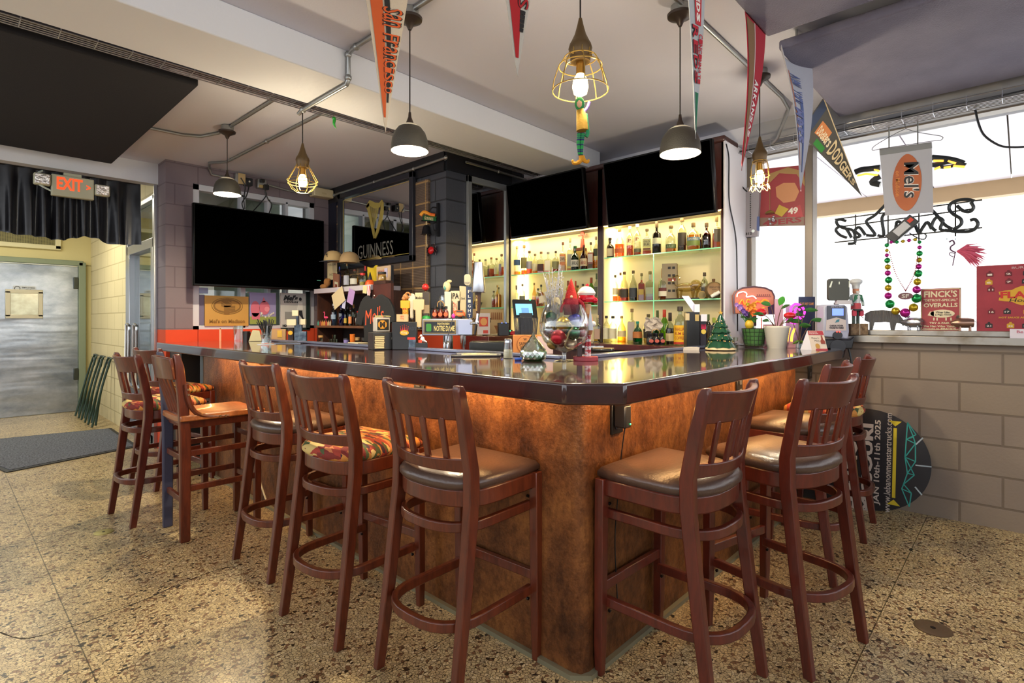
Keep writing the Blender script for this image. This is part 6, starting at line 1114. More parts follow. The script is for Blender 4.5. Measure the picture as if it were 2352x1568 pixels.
# ribbed white pot with a plant
p = bt(1784, 798.5); s = S(p); o = thing('plant_pot', 'ribbed off white pot with a leafy plant', 'potted plant', p, FACE_C); prof = [(20*s, 0)]
for k in range(9): z = 2+k*5.2; r = 20+6.5*k/8; prof += [(r*s, z*s), ((r+1.1)*s, (z+2.6)*s)]
MB().lathe(prof+[(26.5*s, 50*s), (24*s, 50*s), (22*s, 44*s), (0, 44*s)], n=30).build('pot', flatM('bcb8ae', .5), o, ang=80); b = MB(); st_ = MB()
for (x0, x1, z1, yy, L, w) in ((-4, -30, 76, 0, 26, 9), (0, 8, 88, -4, 24, 9), (4, 34, 74, -6, 26, 10), (-2, -12, 96, 4, 24, 12), (3, 24, 58, -10, 26, 14), (2, 44, 88, 2, 26, 9), (-3, -22, 60, -8, 20, 10)):
    e = Vector((x1*s, yy*s, z1*s)); st_.tube(bez([(x0*s, 0, 44*s), ((x0+x1)/2*s, yy*.5*s, (44+z1)/2*s+6*s), e], 4), 1*s, 5); leaf(b, e, (x1, yy, 8), L*s, w*s, .25)
b.build('leaves', leafm, o); st_.build('stems', M('stem_brown', '5a4030', .6), o); b = MB(); b.ball((22*s, -16*s, 74*s), 13*s, 12, sc=(1.1, .8, .6)); b.build('red_flower', M('red_glass', 'b51a24', .08, spec=.8), o)
b = MB(); leaf(b, (6*s, 0, 96*s), (.4, -.2, 1), 22*s, 18*s, 0); b.build('clipped_leaf', M('bright_leaf', '4fae3a', .4), o)
# neon flamingo lamp
p = bt(1818, 798.5); s = S(p); o = thing('flamingo_lamp', 'pink neon flamingo lamp on a pale pink block', 'lamp', p, FACE_C); MB().box((-2*s, 0, 6*s), (27*s, .06, 12*s)).build('base', flatM('d69aa0', .5), o, bevel=.003)
pink = M('pink_neon', 'f04ad8', .4, emit='ff2ad0', es=1.7); b = MB(); P2 = lambda x, y: ((x-1818)*s, -.01, (798.5-y)*s); b.tube(bez([P2(1842, 728), P2(1846, 715), P2(1838, 702), P2(1824, 698), P2(1815, 708), P2(1817, 722), P2(1826, 734), P2(1824, 742), P2(1812, 738), P2(1806, 734)], 6), 2.6*s, 8); b.tube(bez([P2(1836, 712), P2(1828, 708), P2(1824, 716), P2(1832, 726), P2(1838, 732)], 6), 2.2*s, 8); b.build('neon_tube', pink, o)
b = MB(); b.tube(bez([P2(1806, 784), P2(1808, 768), P2(1812, 752)], 5), 2.8*s, 8); b.tube(bez([P2(1816, 784), P2(1818, 768), P2(1824, 754)], 5), 2.8*s, 8); b.build('leg_tube', M('yellow_neon', 'ffc95a', .4, emit='ffb03a', es=2.0), o)
# cuttings in water
p = bt(1836, 800); s = S(p); o = thing('water_cutting', 'lime leaved cutting in a small glass in front of the pink lamp', 'plant', p, FACE_C); MB().lathe([(8*s, 0), (9*s, 16*s), (8*s, 16*s), (7*s, 2*s), (0, 2*s)], n=14).build('glass', clear, o); b = MB()
for k in range(5): a = k*1.3; leaf(b, (0, 0, 12*s), (cos(a), sin(a)*.5, .5), 16*s, 10*s, .6)
b.build('lower_leaves', leafl, o); b = MB(); st_ = MB()
for (x, z, L, w) in ((-14, 62, 24, 14), (26, 64, 30, 12), (10, 86, 30, 12), (-2, 92, 26, 10), (2, 48, 26, 18)):
    e = Vector((x*s, rr.uniform(-6, 6)*s, z*s)); st_.tube(bez([(0, 0, 10*s), (x*.4*s, 0, z*.5*s), e], 4), .9*s, 5); leaf(b, e, (x+4, -6, 3), L*s, w*s, .2)
b.build('leaves', leafm, o); st_.build('stems', M('stem_brown', '5a4030', .6), o)
# table tent
p = bt(1868, 803); s = S(p); o = thing('table_tent', 'folded white and red drinks card standing at the end of the bar', 'table tent', p, FACE_C); b = MB(); b.add([(-8*s, -.03, 0), (28*s, -.03, 0), (20*s, .0, 44*s), (-18*s+2*s, .0, 44*s)], [(0, 1, 2, 3)]); 
def tent(u, v): return (-9*s+36*s*u-5*s*v, -.03+.03*v, 44*s*v)
q = MB().grid(tent, 1, 1, 0, .0015).build('front', flatM('cfbfae', .5), o); MB().grid(lambda u, v: (-9*s-17*s*u*(1-v)-5*s*v, -.03+.03*v+.05*u*(1-v), 44*s*v), 2, 2, 0, .0015).build('side', flatM('c9c6d0', .5), o)
tf = lambda x, z: (-9*s+18*s+x-5*s*(z/(44*s)), -.0315+.03*(z/(44*s)), z)
b = MB(); put(b, "Maker's", -4*s, 27*s, 17*s, 4*s, fn=tf, bold=0); put(b, 'Mark.', -1*s, 21*s, 12*s, 4*s, fn=tf, bold=0); b.build('lettering', flatM('2d2722'), o)
b = MB(); b.add([tf(x*s, z*s) for (x, z) in ((-17.5, 34), (17.5, 34), (16.5, 43.5), (-17, 43.5))], [(0, 1, 2, 3)]); b.build('red_band', flatM('a8323e'), o)
tfr = lambda x, z: Vector(tf(x, z))+Vector((0, -.0012, 0)); b = MB(); put(b, 'Americas', -6*s, 41*s, 18*s, 2.6*s, fn=tfr); put(b, 'Handmade', -5*s, 37.5*s, 20*s, 2.6*s, fn=tfr); b.build('lettering', flatM('d6cfc8'), o)
b = MB(); b.add([tfr(x*s, z*s) for (x, z) in ((6, 14), (16, 14), (16, 21), (13, 24), (12.4, 33), (9.6, 33), (9, 24), (6, 21))], [tuple(range(8))]); b.build('printed_bottle', flatM('8a3a2a'), o); b = MB(); b.add([tfr(x, z) for x, z in ellipse(-3*s, 9*s, 5*s, 6*s, 14)], [tuple(range(14))]); b.build('printed_cup', flatM('b98a3a'), o); b = MB(); b.add([tfr(x*s, z*s) for (x, z) in ((-9, .3), (18, .3), (18, 3), (-9, 3))], [(0, 1, 2, 3)]); b.build('red_foot', flatM('a8323e'), o)
# ticket checker
p = bt(1914, 800.5); s = S(p); o = thing('ticket_checker', 'grey white lottery ticket checker with a small blue screen on a dark stand', 'ticket checker', p, FACE_C); MB().prism([(-30*s, 0), (36*s, 0), (42*s, 30*s), (30*s, 22*s), (-26*s, 22*s)], -.04, .09).build('stand', M('checker_black', '1b1c22', .25), o, bevel=.008)
MB().prism([(-27*s, 28*s), (28*s, 22*s), (31*s, 40*s), (27*s, 96*s), (20*s, 101*s), (-22*s, 101*s), (-27*s, 94*s)], -.03, .06).build('body', flatM('9fa3b8', .35), o, bevel=.008)
MB().prism([(-21*s, 66*s), (0, 72*s), (21*s, 66*s), (21*s, 98*s), (-21*s, 98*s)], -.034, -.029).build('dark_face', flatM('3a3d4c', .3), o); MB().box((3*s, -.036, 84*s), (25*s, .004, 16*s)).build('screen', M('checker_screen', '6a8ae8', .3, emit='6a86f0', es=1.0), o)
MB().prism([(-23*s, 42*s), (23*s, 42*s), (22*s, 66*s), (0, 73*s), (-22*s, 66*s)], -.0335, -.0295).build('cream_face', flatM('c2b6b2', .4), o); b = MB(); put(b, 'CHECK YOUR', 0, 53*s, 31*s, 4.2*s, -.035, bold=.05); put(b, 'TICKETS HERE', 0, 48*s, 33*s, 4.2*s, -.035, bold=.05); b.build('lettering', flatM('2a2630'), o)
b = MB(); put(b, 'Did You Win?', 2*s, 96*s, 27*s, 3.5*s, -.0355); b.build('lettering', flatM('c9c9d6'), o); MB().prism([(-3*s, 60*s), (6*s, 62*s), (7*s, 68*s), (1*s, 66*s)], -.0352, -.0335).build('emblem', flatM('3a7a8a'), o)
MB().prism(ellipse(3*s, 31*s, 11*s, 9*s, 20), -.036, -.02).build('scanner_window', M('checker_black', '1b1c22', .25), o); b = MB(); b.ball((1*s, -.037, 39*s), 1.4*s, 8); b.ball((7*s, -.037, 39*s), 1.4*s, 8); b.build('red_light', M('red_led', 'ff3a2a', .4, emit='ff3020', es=5), o); MB().prism(ellipse(2*s, 6*s, 18*s, 15*s, 24), -.043, -.035).build('round_dial', M('checker_dark', '26272e', .3), o)
q = wx(4.39, 1968, 850); MB().tube(bez([(36*s, .03, 14*s), (44*s, .04, -2*s), (47*s, .03, -25*s), (44*s, .0, -55*s)], 6), .006, 8).build('cord', flatM('2a3236', .4), o)
# board signs between pots and the checker
def upright(nm, lb, cat, px, t, w, h, col, texts=(), tcol='1d1a18', rot=0.0, th=.006, extra=None):
    p = at(t, px, HYP); p.z = ZT; k = S(p); o = thing(nm, lb, cat, p, FACE_C+rot); MB().prism(rect(0, h*k/2, w*k, h*k), -th/2, th/2).build('board', flatM(col, .5), o)
    if texts:
        b = MB()
        for (t, x, z, tw, hh) in texts: put(b, t, x*w*k, z*h*k, tw*w*k, hh*h*k, -th/2-.001)
        b.build('lettering', flatM(tcol), o)
    return o, k
upright('promo_board', 'navy board lettered in orange, PLAY ANY GAME, behind the pink lamp', 'sign', 1853, 3.86, 37, 116, '2c3452', (('PLAY ANY GAME', 0, .86, .85, .055),), 'c78a4a')
upright('ticket_holder', 'pinkish white printed ticket card left of the navy board', 'card', 1789, 3.96, 19, 109, 'c9a8b8', ()); upright('ticket_holder', 'low pink ticket card right behind the ribbed pot', 'card', 1767, 4.02, 32, 50, 'd0a0a8', (), rot=.2)
upright('ticket_holder', 'pale lilac ticket card right behind the neon lamp', 'card', 1822, 3.90, 34, 96, 'b9a0c8', ()); upright('ticket_holder', 'cream ticket strip lettered CA right of the navy board', 'card', 1883, 3.76, 20, 98, 'b9b2b6', (('CA', .1, .7, .5, .06), ('4 K', .1, .58, .5, .06)), '6a3a3a')
p = at(3.80, 1882, 738); k = S(p); o = thing('arched_plaque', 'dark arched plaque with a white eye shaped print behind the ticket cards', 'plaque', p-Vector((0, 0, 24*k)), FACE_C); MB().prism([(-15*k, 0), (15*k, 0), (15*k, 20*k)]+[(15*k*cos(a), 20*k+8*k*sin(a)) for a in (.4, .8, 1.2, pi/2, 1.94, 2.34, 2.74)]+[(-15*k, 20*k)], -.01, .01).build('plaque', flatM('3a3940', .5), o); MB().prism([(-12*k, 8*k), (0, 15*k), (12*k, 9*k), (0, 3*k)], -.0125, -.0095).build('print', flatM('c9c6cc'), o)
p = at(3.71, 1925, 690); k = S(p); o = thing('game_board_back', 'dark board with handle slots standing behind the ticket checker', 'board', p, FACE_C)
MB().prism(rrect(0, 25*k, 48*k, 50*k, 6*k), -.012, .012).build('board', flatM('45463f', .5), o); b = MB(); b.prism([(-23*k, 30*k), (-19*k, 30*k), (-15*k, 44*k), (-18*k, 44*k)], -.014, -.011); b.prism([(22*k, 30*k), (24*k, 30*k), (24*k, 44*k), (22*k, 44*k)], -.014, -.011); b.prism(rect(0, 40*k, 2*k, 6*k), -.014, -.011); b.build('slot', M('slot_light', 'dfe6d8', .5), o); MB().box((12*k, 0, -4*k), (34*k, .03, 9*k)).build('paper_strip', flatM('c6c2c6'), o); MB().box((0, .02, -35*k), (8*k, .02, 62*k)).build('leg', flatM('3a3a36', .5), o)
# hop neon sign
p = at(4.06, 1730, HYP); p.z = ZT; k = S(p); o = thing('neon_sign', 'arched neon bar sign glowing orange and pink behind the flowers', 'neon sign', p, FACE_C); 
def N(px, py): return ((px-1730)*k, (EYE.z-p.z)/k*k+ (HYP-py)*k)
pan = [N(*q) for q in ((1686, 720), (1684, 690), (1684, 678), (1690, 668), (1704, 661), (1730, 658), (1756, 661), (1771, 668), (1777, 680), (1777, 722), (1764, 722))]; MB().prism(pan, -.01, .03).build('panel', M('neon_panel', 'c07a62', .35), o, bevel=.006)
b = MB(); b.tube([(x, -.012, z) for x, z in pan[:-1]], .006, 6); b.build('rim', flatM('5a4a58', .4), o); b = MB(); T = lambda pts: [(N(*q)[0], -.022, N(*q)[1]) for q in pts]; b.tube(bez(T([(1690, 682), (1692, 674), (1704, 670), (1712, 674), (1712, 682), (1726, 680), (1734, 686)]), 5), .0045, 8); b.build('white_tube', M('white_neon', 'ffd6d0', .4, emit='ffc0b8', es=1.6), o)
b = MB(); b.tube(bez(T([(1694, 700), (1702, 688), (1708, 700), (1714, 688), (1720, 690)]), 4), .006, 8); b.tube(bez(T([(1728, 700), (1736, 692), (1744, 694), (1752, 688), (1762, 692)]), 4), .006, 8); b.tube(bez(T([(1706, 712), (1722, 706), (1738, 712), (1752, 706)]), 4), .006, 8); b.build('orange_tube', M('orange_neon', 'ff7a2a', .4, emit='ff4a10', es=2.6), o)
b = MB(); a0 = N(1752, 681); b.prism(rect(a0[0], a0[1], 34*k, 1*k), -.0125, -.009)
for i in range(7): b.prism(ellipse(a0[0]+(i-3)*4.6*k, a0[1]+3.5*k, 1.5*k, 1.4*k, 8), -.0125, -.009)
b.build('raised_trim', flatM('6a2a3a'), o); MB().prism([N(1762, 705), N(1776, 698), N(1776, 722), N(1764, 722)], -.0125, -.0095).build('purple_corner', flatM('3a2450'), o); MB().box((0, .04, (EYE.z-p.z)-(718-HYP)*k-.04), (.06, .06, .12)).build('foot', flatM('2a2426'), o)
# nutcracker on a cork box
p = wx(4.36, 1966, 770); s = S(p); o = thing('cork_box', 'glass box full of wine corks on the window ledge', 'box', (4.36, p.y, 1.16), FACE_C); MB().box((0, 0, 13*s), (40*s, .08, 26*s)).build('box', M('cork_mass', '5f4a36', .8, col2='94795a', nscale=40, bump=.6, bscale=60), o, bevel=.003); MB().box((0, -.041, 13*s), (1.4*s, .003, 26*s)).build('tape', flatM('b9b0a0'), o)
o = thing('nutcracker', 'wooden nutcracker dressed as a chef with a white hat, on the cork box', 'nutcracker', (4.36, p.y, 1.16+26*s), FACE_C); b = MB()
for x in (-6, 5): b.tube([(x*s, 0, 0), (x*s, 0, 36*s)], 4.2*s, 10)
b.build('trousers', flatM('3a4a44', .5), o); b = MB(); b.lathe([(13*s, 36*s), (12*s, 42*s), (9*s, 50*s), (13*s, 70*s), (12*s, 76*s), (6*s, 80*s)], n=16); b.build('jacket', flatM('c3c8cc', .5), o); b = MB(); b.lathe([(12.6*s, 38*s), (12*s, 50*s), (11*s, 54*s)], n=16); b.build('red_sash', flatM('b03a44', .5), o)
b = MB()
for x in (-14, 14): b.tube(bez([(x*.8*s, 0, 75*s), (x*1.1*s, -2*s, 62*s), (x*1.0*s, -8*s, 48*s)], 4), 3.4*s, 8)
b.build('sleeve', flatM('9fb0ae', .5), o); b = MB(); b.prism([(-9*s, 76*s), (9*s, 76*s), (12*s, 58*s), (0, 70*s), (-13*s, 56*s)], -12*s, -9*s); b.build('green_scarf', flatM('2a6a4a', .6), o); b = MB(); b.lathe([(6*s, 79*s), (8*s, 82*s), (8*s, 92*s), (7*s, 94*s)], n=14); b.build('head', flatM('c98a6a', .5), o); b = MB(); b.prism([(-5*s, 86*s), (5*s, 86*s), (4*s, 80*s), (-4*s, 80*s)], -9.5*s, -6*s); b.build('moustache', flatM('d0ccc6', .6), o)
b = MB(); b.lathe([(8.5*s, 92*s), (9*s, 96*s), (9.5*s, 102*s), (15*s, 108*s), (15*s, 114*s), (9*s, 118*s), (0, 118*s)], n=16); b.build('chef_hat', flatM('c9cdd0', .6), o); b = MB()
for x in (-9, 10): b.prism(rrect(x*s, 28*s, 9*s, 16*s, 3*s), -10*s, -3*s)
b.build('red_mitten', flatM('c2304a', .5), o); o.scale = (.87, .87, .87); MB().lathe([(12*s, 34*s), (13*s, 38*s), (0, 39*s)], (0, -8*s, 0), n=16, sy=.6).build('pan', flatM('2c2c2e', .4), o)
# ================================================================ THINGS ON THE WINDOW LEDGE
LX, LZ = 4.44, 1.196
def ledge(px, X=LX): return Vector((X, wx(X, px).y, LZ))
def pigshape(s): return [(-36*s, 22*s), (-34*s, 38*s), (-24*s, 44*s), (0, 46*s), (22*s, 42*s), (32*s, 34*s), (38*s, 24*s), (42*s, 14*s), (38*s, 9*s), (34*s, 15*s), (26*s, 16*s), (22*s, 0), (15*s, 0), (13*s, 17*s), (4*s, 18*s), (-6*s, 17*s), (-16*s, 17*s), (-20*s, 0), (-26*s, 0), (-26*s, 17*s), (-32*s, 20*s)]
p = ledge(2028); s = S(p); o = thing('tin_pig', 'flat pig cut from grey corrugated tin on the window ledge', 'tin pig', p, FACE_X)
def corr():
    m, nt, b = base_mat('corrugated_tin'); L = nt.links; tc = node(nt, 'ShaderNodeTexCoord'); w = node(nt, 'ShaderNodeTexWave', i_Scale=38.0); L.new(tc.outputs['Object'], w.inputs['Vector']); bp = node(nt, 'ShaderNodeBump', i_Strength=1.0, i_Distance=.01); L.new(w.outputs['Fac'], bp.inputs['Height']); L.new(bp.outputs[0], b.inputs['Normal'])
    b.inputs['Base Color'].default_value = lin('8c8c8a'); b.inputs['Metallic'].default_value = .5; b.inputs['Roughness'].default_value = .4; return m
MB().prism(pigshape(s*1.0), -.008, .008).build('body', corr(), o); MB().tube([(-38*s+4*s*cos(k), 0, 32*s+4*s*sin(k)) for k in (0, 1, 2, 3, 4, 5)], 1*s, 6).build('tail', flatM('6a6a68', .4), o)
tin = M('bright_tin', 'a9abb0', .25, .9, bump=.3, bscale=60); rtin = M('rusty_tin', '9a7a6a', .3, .8)
def tinpig(lb, px, tw, m):
    p = ledge(px, 4.425); s = S(p)*.9; o = thing('metal_pig', lb, 'metal pig', p, tw); b = MB(); Rz = Matrix.Rotation(pi/2, 4, 'Y'); b.lathe([(2*s, -20*s), (11*s, -18*s), (13*s, -6*s), (13*s, 8*s), (10*s, 17*s), (6*s, 22*s), (5*s, 27*s), (0, 27*s)], n=16, X=Matrix.Translation((0, 0, 20*s)) @ Rz); b.build('body', m, o); b = MB()
    for x in (-11, 9):
        for y in (-7, 7): b.tube([(x*s, y*s, 12*s), (x*s, y*s, 0)], 2*s, 8)
    b.build('leg', m, o); b = MB()
    for y in (-7, 7): leaf(b, (14*s, y*s, 30*s), (.3, y, 12), 11*s, 7*s, 0)
    b.build('ear', tin, o); MB().tube([(-20*s-3*s*cos(k), 3*s*sin(k), 22*s+k*s) for k in range(6)], .9*s, 6).build('tail', tin, o)
tinpig('small bright tin pig turned away, left of the red overalls sign', 2098, FACE_C+2.2, tin); tinpig('tin pig with a rusty belly overlapping the right edge of the red overalls sign', 2215, FACE_C+2.6, rtin)
p = ledge(2160); s = S(p); o = thing('tin_sign', 'red tin advertising sign for overalls with a white pig', 'tin sign', p, FACE_X); W, Hh = wx(LX, 2114).y-wx(LX, 2207).y, 97*s
MB().prism(rect(0, Hh/2, W, Hh), -.003, .003).build('sheet', flatM('9c3134', .4), o); b = MB()
for (x, z, a, c) in ((0, Hh-.006, W, .005), (0, .006, W, .005), (-W/2+.005, Hh/2, .005, Hh), (W/2-.005, Hh/2, .005, Hh)): b.box((x, -.0036, z), (a, .002, c))
b.build('border', flatM('c9b896'), o); b = MB(); put(b, "FINCK'S", 0, .865*Hh, .82*W, .155*Hh, -.0045, bold=.03); put(b, '"DETROIT-SPECIAL"', 0, .72*Hh, .84*W, .06*Hh, -.0045, bold=.03); put(b, 'OVERALLS', 0, .60*Hh, .84*W, .10*Hh, -.0045, bold=.03); put(b, 'TRY A PAIR', -.02*W, .175*Hh, .5*W, .045*Hh, -.0045, bold=.04); put(b, 'The Man Who Thinks', -.02*W, .10*Hh, .82*W, .045*Hh, -.0045, bold=.03); put(b, "Invests in FINCK'S", -.02*W, .04*Hh, .80*W, .045*Hh, -.0045, bold=.03); b.build('lettering', flatM('d8cba8'), o)
b = MB(); b.prism(ellipse(.05*W, .40*Hh, .30*W, .095*Hh, 24), -.0048, -.0028); b.prism([(-.32*W, .36*Hh), (-.16*W, .33*Hh), (-.16*W, .45*Hh), (-.26*W, .45*Hh)], -.0048, -.0028)
for x in (-.16, -.08, .14, .26): b.prism(rect(x*W, .27*Hh, .035*W, .07*Hh), -.0048, -.0028)
b.build('pig_print', flatM('ddd0b0'), o); b = MB(); put(b, 'Wear Like', .06*W, .43*Hh, .34*W, .05*Hh, -.006, bold=.02); put(b, 'a Pigs Nose', .07*W, .37*Hh, .40*W, .05*Hh, -.006, bold=.02); b.build('lettering', flatM('1c1614'), o)
# calendar board
p = ledge(2320); s = S(p); y0 = wx(LX, 2243).y; W, Hh = .46, 153*s; o = thing('calendar_board', 'red advent calendar board with yellow lettering at the right of the window', 'calendar', (LX, y0-W/2, LZ), FACE_X)
MB().prism(rect(0, Hh/2, W, Hh), -.004, .004).build('board', M('calendar_red', '8f1f2e', .5, col2='a02a38', nscale=6), o); b = MB(); pts = [(.02*W+.30*W*cos(a)*(1+.10*cos(7*a)), .53*Hh+.13*Hh*sin(a)*(1+.14*cos(7*a))) for a in [k*2*pi/28 for k in range(28)]]; b.prism(pts, -.0055, -.0038); b.build('yellow_burst', flatM('d0a01e', .5), o)
b = MB(); put(b, 'FLAMIN', -.01*W, .545*Hh, .50*W, .10*Hh, -.007, bold=.04); b.build('lettering', flatM('c22a24'), o); b = MB(); put(b, 'Holidays!', .02*W, .455*Hh, .38*W, .075*Hh, -.007, bold=.0, shear=.3); b.build('lettering', flatM('1d1714'), o); b = MB(); put(b, "BURMAN'S", 0, .95*Hh, .30*W, .035*Hh, -.0055); b.build('lettering', flatM('c9a8a8'), o); b = MB(); put(b, 'HOT SAUCE ADVENT CALENDAR', 0, .205*Hh, .55*W, .025*Hh, -.0055, bold=.03); b.build('lettering', flatM('d0a01e'), o)
bb = [MB(), MB(), MB()]; tt = [MB(), MB()]; num = 0
for j, zz in enumerate((.87, .75, .64, .30, .09)):
    for i in range(5):
        num += 1; x = (-.36+i*.18+rr.uniform(-.02, .02))*W; z = zz*Hh
        if j == 2 and 0 < i < 4: continue
        k = rr.randrange(3); w, h = .036*W, .085*Hh; bb[k].prism([(x-w, z-h/2), (x+w, z-h/2), (x+w, z+h*.2), (x+w*.35, z+h*.35), (x+w*.35, z+h*.55), (x-w*.35, z+h*.55), (x-w*.35, z+h*.35), (x-w, z+h*.2)], -.0055, -.0038); put(tt[1 if k == 1 else 0], str(num), x, z-h*.12, w*1.3, h*.32, -.007, bold=.03)
for m_, h_ in zip(bb, ('c79a22', '1f1a1e', '6a1522')): m_.build('printed_bottles', flatM(h_), o)
tt[0].build('lettering', flatM('e0d6c8'), o); tt[1].build('lettering', flatM('cfc9c4'), o)
p = wx(4.33, 2338, 766); o = card('paper_note', 'small white note with red handwriting taped to the window ledge', 'note', (4.335, p.y-.02, p.z), FACE_X, .11, .055, 'd6d0dc', .002, texts=(('Be', -.1, .2, .25, .3),), tcol='b8506a')
# ================================================================ HANGING IN THE WINDOW
def V(X, px, py): return wx(X, px, py)
p = V(4.36, 2081, 340); o = thing('hanging_banner', 'grey white hanging banner with a big orange oval, in front of the window', 'banner', p, FACE_X+.0); X0 = 4.36
def hb(px, py): q = wx(X0, px, py); return (p.y-q.y, q.z-p.z)
c0, c1, c2, c3 = hb(2020, 343), hb(2140, 326), hb(2144, 488), hb(2033, 495); MB().prism([c0, c1, c2, c3], -.001, .001).build('cloth', M('banner_cloth', 'a9abb4', .7), o); b = MB(); d0, d1 = hb(2021, 357), hb(2141, 340); b.prism([c0, c1, d1, d0], -.004, .004); b.build('top_hem', M('banner_hem', '7d8083', .7), o)
a, b_ = hb(2081, 354), hb(2085, 484); mid = ((a[0]+b_[0])/2, (a[1]+b_[1])/2); hh = (a[1]-b_[1])/2; ww = (hb(2118, 420)[0]-hb(2051, 420)[0])/2
MB().prism([(mid[0]+ww*sin(t)*abs(sin(t))**.15, mid[1]+hh*cos(t)) for t in [k*2*pi/40 for k in range(40)]], -.0035, -.001).build('oval', M('banner_orange', 'b8683c', .6, col2='a4562f', nscale=3), o)
b = MB(); put(b, "Mel's", mid[0]+.025, mid[1]+.01, hh*1.25, ww*1.05, -.0065, rot=-pi/2, shear=.15, bold=.05); b.build('lettering', flatM('d8d2cc'), o); b = MB(); put(b, "Mel's", mid[0]+.025, mid[1]+.01, hh*1.25, ww*1.05, -.0072, rot=-pi/2, shear=.15, bold=.01); b.build('lettering', flatM('17181c'), o); b = MB(); put(b, 'on Madison', mid[0]-ww*.62, mid[1]+.0, hh*.9, ww*.30, -.0065, rot=-pi/2, shear=.1); b.build('lettering', flatM('d0853e'), o)
b = MB(); 
for px in (2042, 2108): e = hb(px, 340 if px < 2060 else 331); b.tube([(e[0], 0, e[1]), (e[0]+.0, 0, e[1]+.17)], .004, 6)
b.build('chain', flatM('6d6f6e', .4), o); q = wx(4.34, 2085, 300); o = thing('wire_hanger', 'thin wire coat hanger hooked on the cable tray above the banner', 'hanger', q, FACE_X)
hq = lambda px, py: (q.y-wx(4.34, px, py).y, 0, wx(4.34, px, py).z-q.z); MB().tube(bez([hq(2080, 296), hq(2058, 306), hq(2010, 334), hq(2004, 345), hq(2020, 342)], 4)+bez([hq(2020, 342), hq(2140, 324), hq(2160, 322), hq(2166, 316), hq(2160, 312)], 3)+bez([hq(2160, 312), hq(2110, 304), hq(2088, 298), hq(2080, 294), hq(2078, 282)], 4), .0022, 5).build('wire', flatM('4a4a4c', .3), o)
# unlit script neon with an eagle, seen from behind
nx = 4.47; p = wx(nx, 2085, 510); o = thing('script_neon', 'unlit script neon sign seen from behind, with rods and a transformer', 'neon sign', p, FACE_X); dkt = M('dark_tube', '2f3436', .3)
nq = lambda px, py, d=0: (p.y-wx(nx, px, py).y, d, wx(nx, px, py).z-p.z); b = MB()
for pts in ([(2238, 462), (2222, 458), (2200, 460), (2184, 468), (2180, 480), (2190, 492), (2206, 502), (2208, 514), (2196, 524), (2190, 524)], [(2198, 472), (2212, 484), (2228, 486), (2236, 476), (2230, 464)], [(2228, 506), (2240, 504), (2246, 516), (2232, 530), (2200, 532), (2170, 528)], [(2188, 526), (2170, 516), (2150, 492), (2140, 482)], [(2180, 530), (2160, 526), (2166, 506), (2150, 500), (2140, 520), (2150, 530)], [(2140, 526), (2130, 510), (2120, 522), (2110, 534), (2100, 512), (2090, 506), (2084, 530)], [(2084, 530), (2070, 512), (2060, 510), (2056, 530), (2044, 536)], [(2040, 486), (2026, 500), (2030, 540), (2016, 540)], [(2034, 470), (2010, 494), (1990, 508), (2000, 524), (2010, 540), (1990, 540)], [(1988, 540), (1974, 522), (1964, 530), (1976, 542), (1960, 546)], [(1956, 546), (1944, 526), (1930, 520), (1920, 528), (1930, 540), (1946, 546)], [(1948, 560), (1964, 556), (1960, 530), (1938, 524), (1924, 516), (1922, 506), (1932, 504), (1944, 508)]): b.tube(bez([nq(*q) for q in pts], 4), .011, 6)
b.build('script_tube', dkt, o); b = MB()
for (q0, q1) in (((1916, 503), (2256, 458)), ((1916, 556), (2256, 522)), ((1930, 520), (2240, 478)), ((1964, 492), (1964, 562)), ((2039, 480), (2039, 560)), ((2110, 474), (2110, 556)), ((2194, 460), (2194, 542))): b.tube([nq(*q0, .015), nq(*q1, .015)], .005, 6)
b.build('rods', flatM('3c3a36', .4), o); tb = MB(); tb.box((0, -.02, 0), (.19, .04, .075)); q = tb.build('transformer', flatM('1f2226', .4), o, bevel=.005); q.location = nq(2074, 528, -.02); q.rotation_euler = (0, -.75, 0); MB().box((.0, -.041, 0), (.09, .003, .05)).build('rating_plate', flatM('b9bcc0', .4), q); MB().box((.07, -.042, .005), (.03, .006, .025)).build('red_switch', flatM('d0402a', .4), q)
MB().tube(bez([nq(2090, 536, -.03), nq(2110, 548, -.03), nq(2125, 550, -.03), nq(2128, 540, -.03), nq(2112, 534, -.02)], 5), .004, 6).build('cord', flatM('1d1f22', .4), o)
p2 = wx(nx, 2085, 395); o = thing('eagle_neon', 'unlit spread eagle neon outline half behind the grey white banner', 'neon sign', p2, FACE_X); eq = lambda px, py, d=0: (p2.y-wx(nx, px, py).y, d, wx(nx, px, py).z-p2.z); yl = M('amber_glow', 'e8b04a', .4, emit='ffb84a', es=1.2)
for pts, r in (([(2140, 362), (2164, 364), (2190, 368), (2214, 376)], .02), ([(2140, 378), (2160, 376), (2190, 372), (2218, 380)], .014), ([(2022, 385), (2000, 388), (1980, 390), (1964, 396)], .022), ([(2022, 405), (2010, 412), (2004, 420), (2022, 424)], .022), ([(2142, 380), (2170, 384), (2200, 378)], .012)): MB().tube(bez([eq(*q) for q in pts], 4), r, 6).build('outline_tube', dkt, o)
b = MB()
for pts in ([(2144, 370), (2168, 370)], [(2178, 370), (2196, 376)], [(2146, 390), (2160, 384)], [(2168, 386), (2184, 384)], [(2190, 382), (2216, 384)], [(1970, 404), (1990, 400), (2018, 403)], [(2006, 388), (2020, 394)]): b.tube([eq(*q, -.01) for q in pts], .008, 6)
b.build('amber_tube', yl, o)
